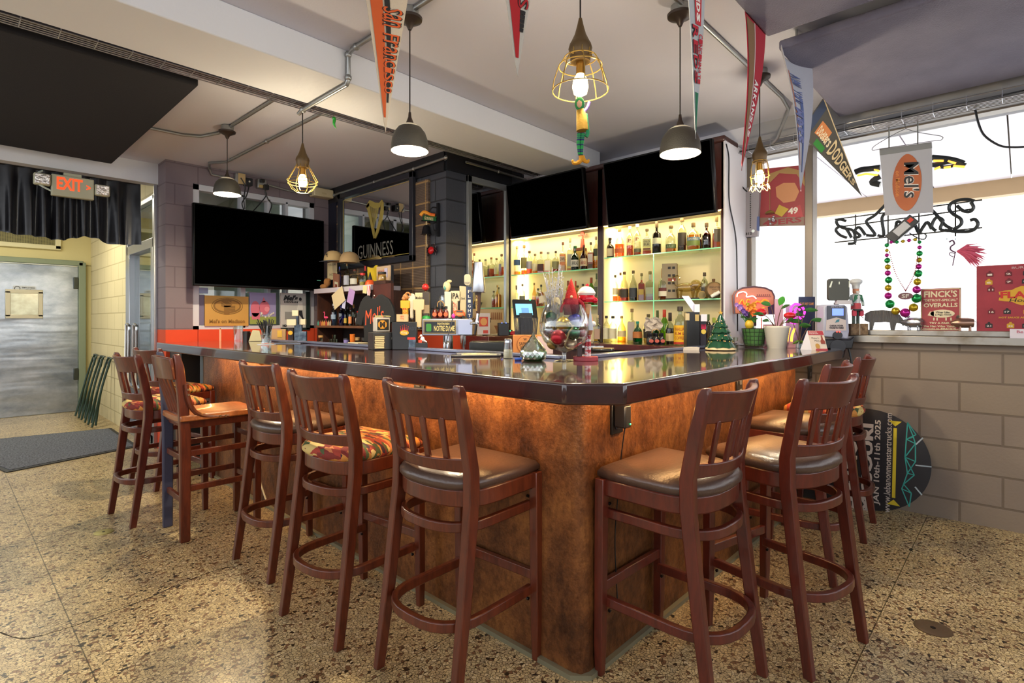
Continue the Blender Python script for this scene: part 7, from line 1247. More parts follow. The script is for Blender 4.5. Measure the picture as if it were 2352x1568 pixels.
# big bead necklace
nx2 = 4.40; p3 = wx(nx2, 2078, 640); o = thing('bead_necklace', 'huge green, gold and purple bead necklace hanging from the script sign', 'necklace', p3, FACE_X); bq = lambda px, py, d=0: (p3.y-wx(nx2, px, py).y, d, wx(nx2, px, py).z-p3.z)
bc = [M('bead_green', '1d8f4a', .15, .6), M('bead_gold', 'b39a22', .15, .6), M('bead_purple', 'b0248a', .15, .6)]
seq = [(2037, 563, 0, 5), (2037, 575, 1, 4), (2037, 586, 2, 4.5), (2038, 598, 0, 6.5), (2039, 613, 1, 6.5), (2039, 627, 2, 6.5), (2041, 643, 0, 8), (2040, 661, 1, 7.5), (2040, 679, 2, 8), (2044, 698, 0, 10), (2057, 714, 1, 9), (2079, 718, 2, 10.5), (2098, 706, 1, 9.5), (2105, 685, 0, 10.5), (2105, 665, 2, 8.5), (2107, 647, 1, 8), (2109, 628, 0, 8.5), (2110, 612, 2, 6.5), (2111, 597, 1, 6), (2112, 582, 0, 6.5), (2112, 568, 2, 4.5), (2112, 556, 0, 4), (2102, 550, 1, 4), (2088, 552, 2, 4), (2074, 554, 1, 4), (2060, 556, 0, 4), (2047, 556, 2, 4)]
ks = S(p3)
for (x, y, c, r) in seq: MB().ball(bq(x, y), r*ks, 12).build(('green_bead', 'gold_bead', 'purple_bead')[c], bc[c], o)
MB().tube([bq(x, y) for x, y, c, r in seq], .002, 5, closed=True).build('string', flatM('5a5a5a'), o)
o = thing('medal_necklace', 'thin bead chain with an oval dark red medallion inside the big bead necklace', 'necklace', p3, FACE_X); b = MB()
for q in bez([bq(2044, 578, -.02), bq(2058, 628, -.02), bq(2081, 668, -.02)], 12)+bez([bq(2081, 668, -.02), bq(2100, 632, -.02), bq(2109, 590, -.02)], 12): b.ball(q, .0042, 6)
b.build('beads', flatM('8a3a3a', .3), o); a = bq(2081, 680); a = (a[0], a[2]); MB().prism(ellipse(a[0], a[1], 14*ks, 8*ks, 24), -.028, -.02).build('medallion', flatM('5a2428', .3), o); b = MB(); put(b, 'SF', a[0], a[1], 14*ks, 9*ks, -.0295, bold=.03); b.build('lettering', flatM('b5aca6'), o)
# feather flamingo
p4 = wx(4.48, 2195, 590); o = thing('feather_flamingo', 'pink feather flamingo ornament stuck on the window pane', 'ornament', p4, FACE_X); fq = lambda px, py, d=0: (p4.y-wx(4.48, px, py).y, d, wx(4.48, px, py).z-p4.z); b = MB(); b.tube(bez([fq(2180, 556), fq(2188, 552), fq(2192, 560), fq(2184, 566), fq(2184, 574), fq(2196, 580)], 5), .005, 6); b.tube([fq(2194, 580), fq(2188, 610)], .0035, 6); b.tube(bez([fq(2194, 582), fq(2182, 580), fq(2182, 586), fq(2190, 590)], 4), .003, 6); b.build('body', flatM('5a3a58', .5), o)
b = MB()
for k in range(90):
    a = rr.uniform(-.9, .7); L = rr.uniform(.08, .15); c = Vector(fq(2198, 577)); d = Vector((cos(a), rr.uniform(-.3, .3), sin(a)*.8)); b.tube([c, c+d*L*.5, c+d*L+Vector((0, 0, -.03))], [.004, .006, .001], 4)
b.build('feathers', flatM('cf5f7c', .9), o)
# window poster with a plain red and gold design (left pane)
p5 = wx(4.46, 1795, 450); o = thing('window_poster', 'red, gold and brown football poster taped in the left window pane', 'poster', p5, FACE_X); oq = lambda px, py: (p5.y-wx(4.46, px, py).y, wx(4.46, px, py).z-p5.z); 
c = [oq(1747, 388), oq(1857, 378), oq(1848, 518), oq(1744, 520)]; MB().prism(c, -.002, .002).build('sheet', flatM('8f3238', .5), o)
for nm, pts, h_ in (('gold_arc', [(1765, 400), (1810, 384), (1846, 394), (1850, 430), (1830, 400), (1790, 398), (1768, 420)], '9a7a4a'), ('tan_shape', [(1782, 430), (1800, 420), (1826, 420), (1836, 440), (1826, 462), (1800, 466), (1784, 452)], 'b98058'), ('gold_shape', [(1790, 470), (1812, 480), (1796, 498), (1780, 490)], 'b59a3a'), ('red_shape', [(1812, 482), (1838, 470), (1846, 500), (1808, 500)], 'a83a40'), ('brown_strip', [(1745, 500), (1848, 498), (1847, 518), (1744, 520)], '7d6458')):
    z = {'gold_arc': -.0035, 'tan_shape': -.004, 'gold_shape': -.004, 'red_shape': -.0045, 'brown_strip': -.005}[nm]; MB().prism([oq(*q) for q in pts], z, -.0015).build(nm, flatM(h_, .5), o)
b = MB(); a = oq(1822, 484); put(b, '49', a[0], a[1], .07, .05, -.0062, bold=.04); b.build('lettering', flatM('d6d0c4'), o); b = MB(); a = oq(1796, 509); put(b, '49ERS', a[0], a[1], .28, .045, -.0062, bold=.03); b.build('lettering', flatM('8a3038'), o)
p6 = wx(4.44, 1718, 490); o = thing('sign_back', 'grey back of a hanging sign box in the left window pane', 'sign', p6, FACE_X); oq = lambda px, py: (p6.y-wx(4.44, px, py).y, wx(4.44, px, py).z-p6.z); MB().prism([oq(1699, 434), oq(1747, 428), oq(1742, 543), oq(1699, 547)], -.02, .02).build('box', flatM('8b8790', .5), o, bevel=.003); b = MB()
for k in range(16): a = oq(1726, 448+k*5.0); b.ball((a[0], -.024, a[1]), .006, 6)
b.build('chain', flatM('4a4a4e', .4), o); a = oq(1732, 531); MB().prism(ellipse(a[0], a[1], .012, .012, 14), -.023, -.018).build('hole', M('hole_white', 'e8f4f4', .5), o); b = MB(); a = oq(1722, 537); put(b, '312', a[0], a[1], .05, .02, -.022, bold=.05); b.build('lettering', flatM('26262a'), o); MB().prism([oq(1741, 498), oq(1746, 498), oq(1746, 530), oq(1740, 530)], -.022, -.01).build('blue_edge', flatM('4a5a8a'), o)
p7 = wx(4.40, 1768, 490); o = thing('hanging_ornament', 'little glittering metal ornament hanging in front of the red poster', 'ornament', p7, FACE_X); b = MB(); b.tube([(0, 0, .20), (0, 0, .02)], .0015, 4); b.lathe([(.035, 0), (.030, .012), (.012, .022), (0, .024)], n=12); b.build('dish', M('old_gold_metal', '9a8a4a', .3, .7), o); b = MB()
for k in range(7): b.ball((rr.uniform(-.03, .03), rr.uniform(-.02, .02), -.02-rr.uniform(0, .06)), rr.uniform(.006, .012), 8)
b.build('charms', M('chrome', 'd8dade', .12, 1.0), o)
# ================================================================ OVERHEAD
dome_grey = M('hammered_grey', '45423a', .45, .3, bump=.3, bscale=260); inner = M('dome_inner', 'efe6cc', .5); bronze = M('dark_bronze', '3a302a', .4, .5)
warm = (1.0, .84, .58)
def light(name, typ, loc, energy, color=(1, 1, 1), **k):
    l = bpy.data.lights.new(name, typ); l.energy = energy; l.color = color
    for a, v in k.items(): setattr(l, a, v)
    o = bpy.data.objects.new(name, l); COL.objects.link(o); o.location = loc; return o
bulbm = M('bulb_glow', 'fff0c8', .4, emit='ffdf9a', es=9)
def canopy(o, z): MB().lathe([(.062, z), (.060, z-.012), (.045, z-.02), (.02, z-.034), (.008, z-.06)][::-1], n=24).build('canopy', bronze, o); MB().lathe([(.045, z-.002), (.045, z+.04)], n=16).build('junction_box', M('galvanised', '9b9d9c', .35, .8), o)
def dome(label, x, y, zr, w, h, energy, cz=2.755):
    o = thing('pendant_lamp', label, 'pendant lamp', (x, y, zr)); R_ = w/2
    pr = [(R_, 0), (R_*.99, h*.2), (R_*.94, h*.45), (R_*.83, h*.67), (R_*.62, h*.86), (R_*.40, h*.96), (R_*.2, h)]; b = MB(); b.lathe(pr, n=36, cap=False); b.build('shade', dome_grey, o); MB().lathe([(r*.97, z+(.002 if i else .001)) for i, (r, z) in enumerate(pr)]+[(0, h*.96)], n=36, cap=False).build('shade_lining', inner, o)
    MB().lathe([(R_*.24, h*.98), (R_*.20, h*1.06), (R_*.09, h*1.26), (.006, h*1.44)], n=18).build('socket_cone', bronze, o); MB().tube([(0, 0, h*1.35), (0, 0, cz-zr-.04)], .0035, 6).build('cord', M('brown_cord', '231c19', .5), o); canopy(o, cz-zr)
    MB().ball((0, 0, h*.62), .032, 16).build('bulb', bulbm, o)
    light('pendant_light', 'POINT', (x, y, zr+h*.62-.042), energy, warm, shadow_soft_size=.035); return o
dome('grey dome pendant near the wall television, over the far end of the bar', 1.569, 4.568, 2.254, .198, .135, 100)
dome('grey dome pendant over the long side of the bar, beside the orange pennant', 1.60, 2.20, 2.096, .184, .134, 80)
dome('grey dome pendant in front of the right lit shelf bay television', 2.485, 1.212, 2.072, .195, .134, 55)
def cage(label, x, y, zb, kind, energy, top, with_canopy=False):
    """kind 0: flared bell cage, 1: onion cage, 2: tulip cage"""
    o = thing('cage_lamp', label, 'pendant lamp', (x, y, zb)); gm = M('cage_wire', 'b0924f', .3, .8); b = MB()
    prof = {0: [(.040, .155), (.042, .118), (.060, .115), (.080, .085), (.098, .03), (.103, -.005)], 1: [(.036, .12), (.062, .075), (.096, .015), (.092, -.005), (.070, -.040), (.040, -.060)], 2: [(.042, .11), (.052, .07), (.055, .02), (.048, -.03), (.060, -.055)]}[kind]
    n = 8
    for k in range(n): a = 2*pi*k/n; b.tube([(r*cos(a), r*sin(a), z) for r, z in prof], .0022, 5)
    for r, z in ((prof[0], prof[2], prof[3], prof[-1]) if kind != 2 else (prof[0], prof[2], prof[3])): b.tube([(r*cos(a*.2618), r*sin(a*.2618), z) for a in range(24)], .0022, 5, closed=True)
    if kind == 2:
        for k in range(n): a = 2*pi*k/n; b.tube(bez([(.048*cos(a), .048*sin(a), -.03), (.06*cos(a+.3), .06*sin(a+.3), -.065), (.055*cos(a+.78), .055*sin(a+.78), -.035)], 4), .0022, 5)
    b.build('wire_cage', gm, o); MB().lathe([(.036, .10), (.040, .135), (.044, .15), (.040, .165), (.034, .175), (.022, .20), (.012, .235), (.006, .262)], n=20).build('socket_cone', M('lamp_brown', '5a4526', .45, .3), o)
    MB().lathe([(.014, .055), (.026, .035), (.030, .008), (.024, -.016), (0, -.028)][::-1], n=16).build('bulb', bulbm, o); MB().lathe([(.016, .10), (.016, .055)], n=12).build('bulb_neck', brass, o); MB().tube([(0, 0, .25), (0, 0, top-zb)], .0035, 6).build('cord', M('brown_cord', '231c19', .5), o)
    if with_canopy: canopy(o, top-zb)
    light('cage_light', 'POINT', (x, y, zb-.042), energy, warm, shadow_soft_size=.035); return o
p = at(2.0, 1333, 205); LC = p; cage('bell shaped wire cage lamp over the bar corner, carrying the hanging elf', p.x, p.y, p.z, 0, 24, 2.755, True)
p = wz(2.66, 695, 250); t_ = (p-EYE).dot(FW); q = at(t_, 695, 420); cage('onion shaped wire cage lamp hanging from the cable tray left of the mirror sign', q.x, q.y, q.z, 1, 26, 2.66)
p = at(3.316, 1745, 412); cage('tulip shaped wire cage lamp in front of the shop window', p.x, p.y, p.z, 2, 26, 2.755, True)
# elf hanging under the bell cage
s = 2.0/FPX; o = thing('hanging_elf', 'thin stuffed elf in green and brown hanging from the bell cage lamp', 'elf doll', (LC.x, LC.y, EYE.z+(HYP-300)*s), FACE_C); E_ = lambda px, py, d=0: ((px-1333)*s, d, (300-py)*s); felt_ = lambda h: M('felt_'+h, h, .9, bump=.2, bscale=120)
b = MB(); b.tube([E_(1338, 300), E_(1336, 268), E_(1333, 252)], [14*s, 12*s, 9*s], 12); b.build('tunic', felt_('a07a22'), o); b = MB(); b.ball(E_(1331, 240, -4*s), 13*s, 12, sc=(.9, .8, 1.2)); b.build('hood', felt_('2f8a4a'), o); MB().ball(E_(1330, 242, -9*s), 9*s, 12, sc=(.8, .7, 1.1)).build('face', flatM('d6a684', .8), o)
b = MB(); b.tube(bez([E_(1342, 256), E_(1350, 246), E_(1354, 234)], 4), 3.2*s, 8); b.build('arm', felt_('7a5aa8'), o); b = MB(); b.tube(bez([E_(1345, 262), E_(1348, 285), E_(1350, 305), E_(1346, 314)], 4), 4.5*s, 8); b.build('green_side', felt_('2f8a5a'), o)
b = MB()
for dx in (-4, 5): b.tube([E_(1334+dx, 306), E_(1332+dx*.9, 330), E_(1333+dx*.6, 356)], [5*s, 4.4*s, 3.2*s], 10)
b.build('striped_legs', M('elf_stripes', '1f9a3a', .8, col2='1c1a5a', nscale=.8, stretch=(.1, .1, 200), lo=.49, hi=.51), o); b = MB(); b.tube(bez([E_(1334, 358), E_(1334, 368), E_(1326, 374), E_(1317, 374), E_(1315, 367)], 4), [5*s]*8+[4*s]*5+[3*s]*3+[1.5*s], 8); b.tube(bez([E_(1338, 358), E_(1340, 366), E_(1348, 372), E_(1353, 366)], 4), [5*s]*7+[4*s]*4+[2*s]*2, 8); b.build('shoe', felt_('c98a1e'), o)
# conduits
galv = M('galvanised', '9b9d9c', .35, .8)
def conduit(name, label, pts, r=.012, clips=()):
    o = thing(name, label, 'conduit'); MB().tube(pts, r, 10).build('pipe', galv, o); b = MB()
    for c in clips: b.ball(c, r*1.6, 8)
    if clips: b.build('coupling', galv, o)
ZC = CEIL-.014; ZB = 2.62-.014
conduit('ceiling_conduit', 'grey conduit along the ceiling over the long side of the bar, stepping down the beam', [(1.60, .2, ZC), (1.60, 2.74, ZC), (1.60, 2.785, ZC-.02), (1.60, 2.785, ZB+.02), (1.60, 2.80, ZB), (1.60, 3.36, ZB), (1.60, 3.40, ZB-.01)], .013, [(1.6, 2.7, ZC), (1.6, 2.785, 2.77), (1.6, 2.785, 2.64), (1.6, 3.34, ZB)])
conduit('ceiling_conduit', 'grey conduit from the cable tray to the far dome lamp and the left wall', [(1.60, 3.40, ZC), (1.58, 4.50, ZC), (1.57, 4.75, ZC), (1.50, 4.95, ZC), (1.38, 5.02, ZC), (.95, 5.05, ZC)])
pA = wz(ZC, 735, 262); pB = wz(ZC, 520, 372); conduit('ceiling_conduit', 'grey conduit from the cable tray to the sockets above the wall television', [tuple(pA), tuple(pB), (pB.x-.10, pB.y+.16, ZC), (pB.x-.05, YT-.05, ZC-.01), (pB.x-.02, YT-.02, ZC-.06), (pB.x+.22, YT-.02, ZC-.07)], .013, [tuple((pA+pB)/2)])
conduit('ceiling_conduit', 'pale conduit along the ceiling over the short side of the bar', [(1.70, 1.19, ZC), (3.95, 1.19, ZC), (4.10, 1.19, ZC-.04), (4.22, 1.30, 2.60), (4.34, 1.42, 2.56)])
pts = [wx(XG-.05, px, py) for px, py in ((768, 448), (860, 418), (950, 388), (1024, 362))]; conduit('wall_conduit', 'thin grey conduit along the black band above the mirror sign', [tuple(q) for q in pts]+[(XG-.03, 3.80, pts[-1].z-.005)], .012, [tuple(q) for q in pts])
pts = [wy(YC-.05, px, py) for px, py in ((1070, 372), (1145, 394), (1208, 413))]; conduit('wall_conduit', 'thin grey conduit on the black band above the tall mirror', [tuple(q) for q in pts], .012, [tuple(pts[1])])
# cable trays
wirem = M('tray_wire', 'a9aab2', .3, .9)
def tray(label, a, b_, w, d, step, cable_cols, rise=()):
    a = Vector(a); b_ = Vector(b_); o = thing('cable_tray', label, 'cable tray'); L = (b_-a).length; u = (b_-a).normalized(); v = Vector((-u.y, u.x, 0)); q = MB()
    for (i, j) in ((-.5, 0), (.5, 0), (-.5, 1), (.5, 1), (0, 0), (-.25, 0), (.25, 0)): q.tube([a+v*(i*w)+UP*(j*d), b_+v*(i*w)+UP*(j*d)], .0035, 6)
    n = int(L/step)
    for k in range(n+1): c = a+u*(k*step); q.tube([c-v*w/2+UP*(d+.012), c-v*w/2, c+v*w/2, c+v*w/2+UP*(d+.012)], .003, 5)
    q.build('wire_basket', wirem, o)
    for k, h_ in enumerate(cable_cols):
        pts = [a+u*(L*i/14)+v*((-.3+.6*k/max(1, len(cable_cols)-1))*w+rr.uniform(-.008, .008))+UP*(.012+rr.uniform(0, .012)) for i in range(15)]; MB().tube(bez(pts, 2), .006 if k % 2 else .0085, 6).build('cable', flatM(h_, .5), o)
    return o
tray('long wire cable tray crossing the ceiling beside the beam', (-.75, 3.44, 2.66), (3.98, 3.40, 2.66), .10, .05, .145, ('2a2a3a', '1b1b20', '6a5f4c', '23233a', '3a3330'))
tray('wire cable tray full of cables along the top of the shop window', (4.30, -1.2, 2.555), (4.30, 1.90, 2.555), .10, .05, .16, ('2c2c2e', '3a3a3a', 'a9a32a', '4a4a4a', '1d1d1f', '6d6d6d'))
# acoustic panels
pan_b = M('black_fabric_panel', '141217', .95, bump=.2, bscale=150); pan_g = M('charcoal_foam', '6c6a7c', .95, col2='777586', nscale=4, bump=.5, bscale=120)
def panel(label, x0, x1, y0, y1, z, m, th=.05):
    o = thing('acoustic_panel', label, 'acoustic panel', ((x0+x1)/2, (y0+y1)/2, z)); MB().box((0, 0, th/2), (x1-x0, y1-y0, th)).build('panel', m, o, bevel=.012, seg=3); b = MB()
    for sx in (-.8, .8):
        for sy in (-.96, .96): b.tube([(sx*(x1-x0)/2, sy*(y1-y0)/2, th), (sx*(x1-x0)/2, sy*(y1-y0)/2, CEIL-z-.001)], .006, 6)
    b.build('hook', galv, o)
panel('large black acoustic panel hanging at the left under the ceiling', -.75, 1.07, 3.58, 5.93, 2.66, pan_b)
panel('charcoal foam panel hanging over the shop window seats, carrying two pennants', 2.985, 4.262, -1.6, .915, 2.66, pan_g); panel('charcoal foam panel at the top edge nearer the bar corner', 1.62, 2.815, -1.6, .915, 2.66, pan_g)
# pennants
def pennant(label, top, tip, w, wdir, col, parts=(), sway=.02, edge=None, bend=.0, back=None, curl=0.0, sw2=0.0):
    """felt pennant hanging point down: u across the hem (0..1), v from hem to tip"""
    top = Vector(top); tip = Vector(tip); wd = Vector(wdir).normalized(); nrm = (tip-top).normalized().cross(wd).normalized(); L = (tip-top).length
    def F(u, v, off=0.0):
        ww = w*(1-v); c = top.lerp(tip, v); t = (u-.5); ang = curl*(1-.3*v)
        if abs(ang) > 1e-3: x = sin(t*2*ang)/(2*ang)*1.0; y = (1-cos(t*2*ang))/(2*ang)
        else: x, y = t, 0
        return c+wd*(x*ww)+nrm*(y*ww*1.0+sway*sin(3.2*v+.5)+sw2*v*v+off)
    o = thing('pennant', label, 'pennant', (0, 0, 0), 0, 'felt pennants hung over the bar'); MB().grid(lambda u, v: F(u, v), 8, 24, 0, -.0025).build('felt', M('felt_'+col, col, .9, bump=.15, bscale=200), o, ang=80)
    for k, (nm, h_, kind, args) in enumerate(parts):
        b = MB(); off = .0016+.0006*k
        if kind == 'quad':       # list of (u,v) outlines, v monotone
            (u0a, u1a, v0, u0b, u1b, v1) = args; b.grid(lambda u, v: F((u0a+(u0b-u0a)*v)+((u1a+(u1b-u1a)*v)-(u0a+(u0b-u0a)*v))*u, v0+(v1-v0)*v, off), 4, 10)
        elif kind == 'vtext':    # letters fitted to the local width
            s, v0, v1, ua, ub, bo = args
            for i, ch in enumerate(s):
                if ch == ' ': continue
                a = v0+(v1-v0)*i/len(s); c = v0+(v1-v0)*(i+.9)/len(s)
                put(b, ch, 0, 0, 1, 1, fn=lambda x, z: F(ub-(ub-ua)*(.5-z), a+(c-a)*(x+.5), off), bold=bo)
        if not len(b.v): continue
        # face the same way as the felt's front
        b.build(nm, flatM(h_, .85), o, flat=True)
    return o
cream_ = 'b9ab97'
tip = at(2.02, 886, 303); pennant('cream and orange pennant with dark script, hanging left of a dome lamp', tip+Vector((.02, .03, .80)), tip, .25, RT*.9+FW*.44, cream_, (('orange_band', 'b8501f', 'quad', (.08, .30, 0, .12, .55, .93)), ('black_edge', '1d1a1a', 'quad', (.32, .42, 0, .60, .78, .86)), ('lettering', '1d1a1a', 'vtext', ('San Francisco', .41, .82, .38, .95, .05)), ('lettering', 'c2521f', 'vtext', ('San Francisco', .41, .82, .41, .92, .0))), sway=.012)
tip = at(1.55, 1193, 172); pennant('cream pennant with a broad dark red band, hanging at the top centre of the view', tip+Vector((.02, .06, .76)), tip, .29, RT*.75+FW*.5, 'b3aca0', (('red_band', 'a3161c', 'quad', (.06, .52, .1, .16, .66, .93)), ('black_ticks', '1d1a1a', 'vtext', ('IIIII', .745, .83, .60, .86, .0)), ('lettering', '1d1a1a', 'vtext', ('CARDINALS', .30, .745, .48, .95, .05)), ('lettering', 'a3161c', 'vtext', ('CARDINALS', .30, .745, .51, .93, .0))), sway=.02)
tip = at(2.09, 1601, 318); pennant('pale pennant with red lettering and a green point, before a grey dome lamp', tip+Vector((-.02, .01, .80)), tip, .16, RT*.8+FW*.6, 'aeb0b2', (('green_tip', '1f6a4a', 'quad', (.22, .80, .78, .3, .75, .96)), ('red_oval', 'b8323a', 'quad', (.34, .80, .22, .36, .76, .46)), ('lettering', 'e4ddd4', 'vtext', ('REDS', .26, .45, .44, .68, .06)), ('lettering', '1c1a1e', 'vtext', ('REDS', .47, .75, .08, .56, .07)), ('lettering', 'b01f30', 'vtext', ('REDS', .47, .75, .12, .53, .02)), ('lettering', 'b01f30', 'vtext', ('CINCINNATI', .50, .74, .58, .90, .03))), sway=.012)
tip = at(2.25, 1716, 386); pennant('crimson pennant folded lengthwise with white script, hanging from the nearer foam panel', Vector((2.66, .925, 2.67)), tip+Vector((.02, .02, -.0)), .27, (1, 0, 0), 'a3182c', (('brown_back', '7d5c3c', 'quad', (.02, .40, .03, .1, .42, .96)), ('white_piping', 'c9b8b4', 'quad', (.40, .44, .02, .40, .46, .9)), ('lettering', 'e0d6d2', 'vtext', ('ARKANSAS', .42, .80, .50, .80, .04))), sway=.02)
tip = at(3.02, 1846, 438); pennant('grey white pennant with faint blue and orange script, curled along its length', Vector((3.15, .93, 2.665)), tip, .40, (1, -.12, .0), 'a8a8b2', (('orange_band', 'a8705c', 'quad', (.30, .40, .1, .3, .4, .8)), ('blue_band', '4c5c8c', 'quad', (.62, .72, .3, .62, .72, .85)), ('lettering', '5a6592', 'vtext', ('New York', .12, .34, .36, .72, .02)), ('lettering', '6a6f9c', 'vtext', ('Mets', .38, .64, .26, .70, .03))), sway=.03, curl=.5)
a = at(3.72, 1842, 296); c = at(3.60, 1886, 232); tip = at(3.75, 1979, 450); mid = (a+c)/2; pennant('dark grey pennant reading DODGERS, hanging slanted from the foam panel corner', mid, tip, (c-a).length*1.28, c-a, '4c4b49', (('navy_field', '34415e', 'quad', (.02, .98, .01, .02, .98, .10)), ('green_field', '2f7a35', 'quad', (.06, .26, .20, .06, .28, .34)), ('orange_rays', 'c07a4a', 'quad', (.30, .70, .14, .40, .80, .30)), ('cream_edge', 'bfae8c', 'quad', (.97, 1.0, .0, .93, 1.0, .97)), ('lettering', '17181c', 'vtext', ('DODGERS', .38, .86, .16, .86, .08)), ('lettering', 'c9b791', 'vtext', ('DODGERS', .38, .86, .20, .84, .03)), ('lettering', 'd9cdb0', 'vtext', ('Dodgers', .16, .36, .34, .62, .02))), sway=.0)
# green chili ornament hooked on the tray
q = wz(2.62, 766, 275); o = thing('chili_ornament', 'tiny green chili ornament hanging from the cable tray', 'ornament', q); MB().tube(bez([(0, 0, .02), (.006, 0, 0), (.004, 0, -.03), (.02, 0, -.055)], 4), [.008, .011, .012, .012, .011, .011, .010, .009, .008, .006, .004, .003, .001], 8).build('chili', flatM('1f9a2a', .3), o); MB().tube([(0, 0, .02), (0, 0, .06)], .001, 4).build('thread', flatM('8a8a8a'), o)
# ================================================================ WALL THINGS AROUND THE TELEVISION
def boxw(name, label, cat, px0, py0, px1, py1, Y, d, m, bev=.004, part='body'):
    a = wy(Y, px0, py0); b_ = wy(Y, px1, py1); o = thing(name, label, cat, ((a.x+b_.x)/2, Y, (a.z+b_.z)/2)); MB().box((0, d/2, 0), (b_.x-a.x, d, a.z-b_.z)).build(part, m, o, bevel=bev); return o
o = boxw('wall_speaker', 'cream wall mounted box in the ceiling corner left of the mirror sign', 'speaker', 722, 428, 767, 456, 5.80, .13, M('cream_plastic', 'cdbf9a', .5), .012); MB().box((0, -.002, -.01), (.05, .006, .02)).build('logo_plate', flatM('bfb088', .5), o)
o = boxw('electrical_outlet', 'tan double socket plate on a metal box above the television, left one', 'outlet', 541, 397, 562, 423, 5.88, .06, M('galvanised', '9b9d9c', .35, .8)); MB().box((.015, -.004, 0), (.07, .008, .11)).build('plate', flatM('c2a877', .5), o, bevel=.002)
o = boxw('plug_transformer', 'black plug transformer between the two sockets above the television', 'adapter', 565, 407, 581, 427, 5.86, .07, M('adapter_black', '1b1c20', .3)); MB().ball((0, -.002, 0), .010, 8).build('light', flatM('c9c4b4'), o)
o = boxw('electrical_outlet', 'metal socket box with two black plugs, right one above the television', 'outlet', 592, 410, 613, 434, 5.88, .06, M('galvanised', '9b9d9c', .35, .8)); b = MB(); b.box((-.01, -.02, .025), (.04, .05, .035)); b.box((.03, -.02, -.035), (.05, .05, .05)); b.build('plug', dk, o, bevel=.004); MB().box((0, -.003, -.03), (.07, .006, .03)).build('plate', flatM('b8a064', .5), o)
wl = []
for k, pts in enumerate(([(553, 408), (563, 428), (560, 455), (562, 480)], [(572, 428), (566, 450), (556, 466), (560, 482)], [(605, 432), (612, 446), (602, 462), (580, 486)], [(608, 440), (616, 458), (624, 470), (618, 490)])):
    o = MB().tube(bez([tuple(wy(5.84, *q)) for q in pts], 6), .006, 6).build('power_cable', dk); tag(o, ('thin black cord hanging straight from the tan socket to the television', 'black cord looping from the plug transformer behind the television', 'black cord slanting left from the right socket box', 'black cord slanting right from the right socket box')[k], 'cable')
o = MB().tube([tuple(wy(5.90, 614, 424)), tuple(wy(5.90, 665, 438)), tuple(wy(5.86, 722, 446))], .012, 8).build('wall_conduit', galv); tag(o, 'short conduit from the right socket box to the cream corner box', 'conduit')
# pictures standing in the window behind the television
def pic(name, label, cat, px0, py0, px1, py1, col, Y=5.93): 
    a = wy(Y, px0, py0); b_ = wy(Y, px1, py1); o = thing(name, label, cat, ((a.x+b_.x)/2, Y, (a.z+b_.z)/2)); w, h = b_.x-a.x, a.z-b_.z; MB().box((0, .012, 0), (w, .02, h)).build('board', M('pic_'+col, col, .6), o); return o, w, h
o, w, h = pic('wooden_plaque', 'bamboo coloured board with an oval football emblem, under the television', 'plaque', 471, 678, 571, 748, 'b98f45'); b = MB()
def ring(cx, cz, a, c, t, n=36):
    for k in range(n):
        t0, t1 = 2*pi*k/n, 2*pi*(k+1)/n; b.prism([(cx+a*cos(t0), cz+c*sin(t0)), (cx+a*cos(t1), cz+c*sin(t1)), (cx+(a-t)*cos(t1), cz+(c-t)*sin(t1)), (cx+(a-t)*cos(t0), cz+(c-t)*sin(t0))], -.002, .003)
ring(0, .05*h/.3, .36*w, .28*h, .006); ring(0, .05*h/.3, .32*w, .24*h, .016); put(b, 'S', -.02*w, .09*h/.3*.9, .26*w, .30*h, -.0025, bold=.08); put(b, 'F', .05*w, .03*h, .26*w, .30*h, -.0025, bold=.08); b.build('burnt_emblem', flatM('7d5a24'), o); b = MB(); put(b, "Mel's on Madison", 0, -.34*h, .82*w, .13*h, -.0025, bold=.04); b.build('lettering', flatM('8a6428'), o); MB().prism(ellipse(0, .05*h/.3, .31*w, .23*h), -.0005, .003).build('burnt_field', flatM('a67c38'), o)
o, w, h = pic('pig_painting', 'bright painting of a pink pig in a meadow, under the television', 'painting', 574, 671, 634, 744, '8f8ab8'); MB().prism(rect(0, -.38*h, w, .24*h), -.0015, .002).build('meadow', flatM('8a9a4a'), o); b = MB(); b.prism(ellipse(.05*w, .02*h, .20*w, .22*h, 20), -.003, .002); b.prism(ellipse(-.30*w, -.02*h, .17*w, .25*h, 20), -.003, .002); b.prism([(-.05*w, .2*h), (.02*w, .36*h), (.1*w, .2*h)], -.003, .002); b.prism(rect(-.28*w, -.25*h, .3*w, .2*h), -.003, .002); b.build('pink_pig', flatM('c4687c'), o); b = MB(); b.prism(ellipse(.14*w, -.02*h, .10*w, .08*h, 14), -.0045, -.002); b.build('snout', flatM('d98a98'), o); b = MB()
for k in range(9): b.prism(ellipse(rr.uniform(-.1, .46)*w, rr.uniform(-.32, -.1)*h, .035*w, .03*h, 8), -.0045, -.002)
b.build('white_flowers', flatM('d6d6cc'), o)
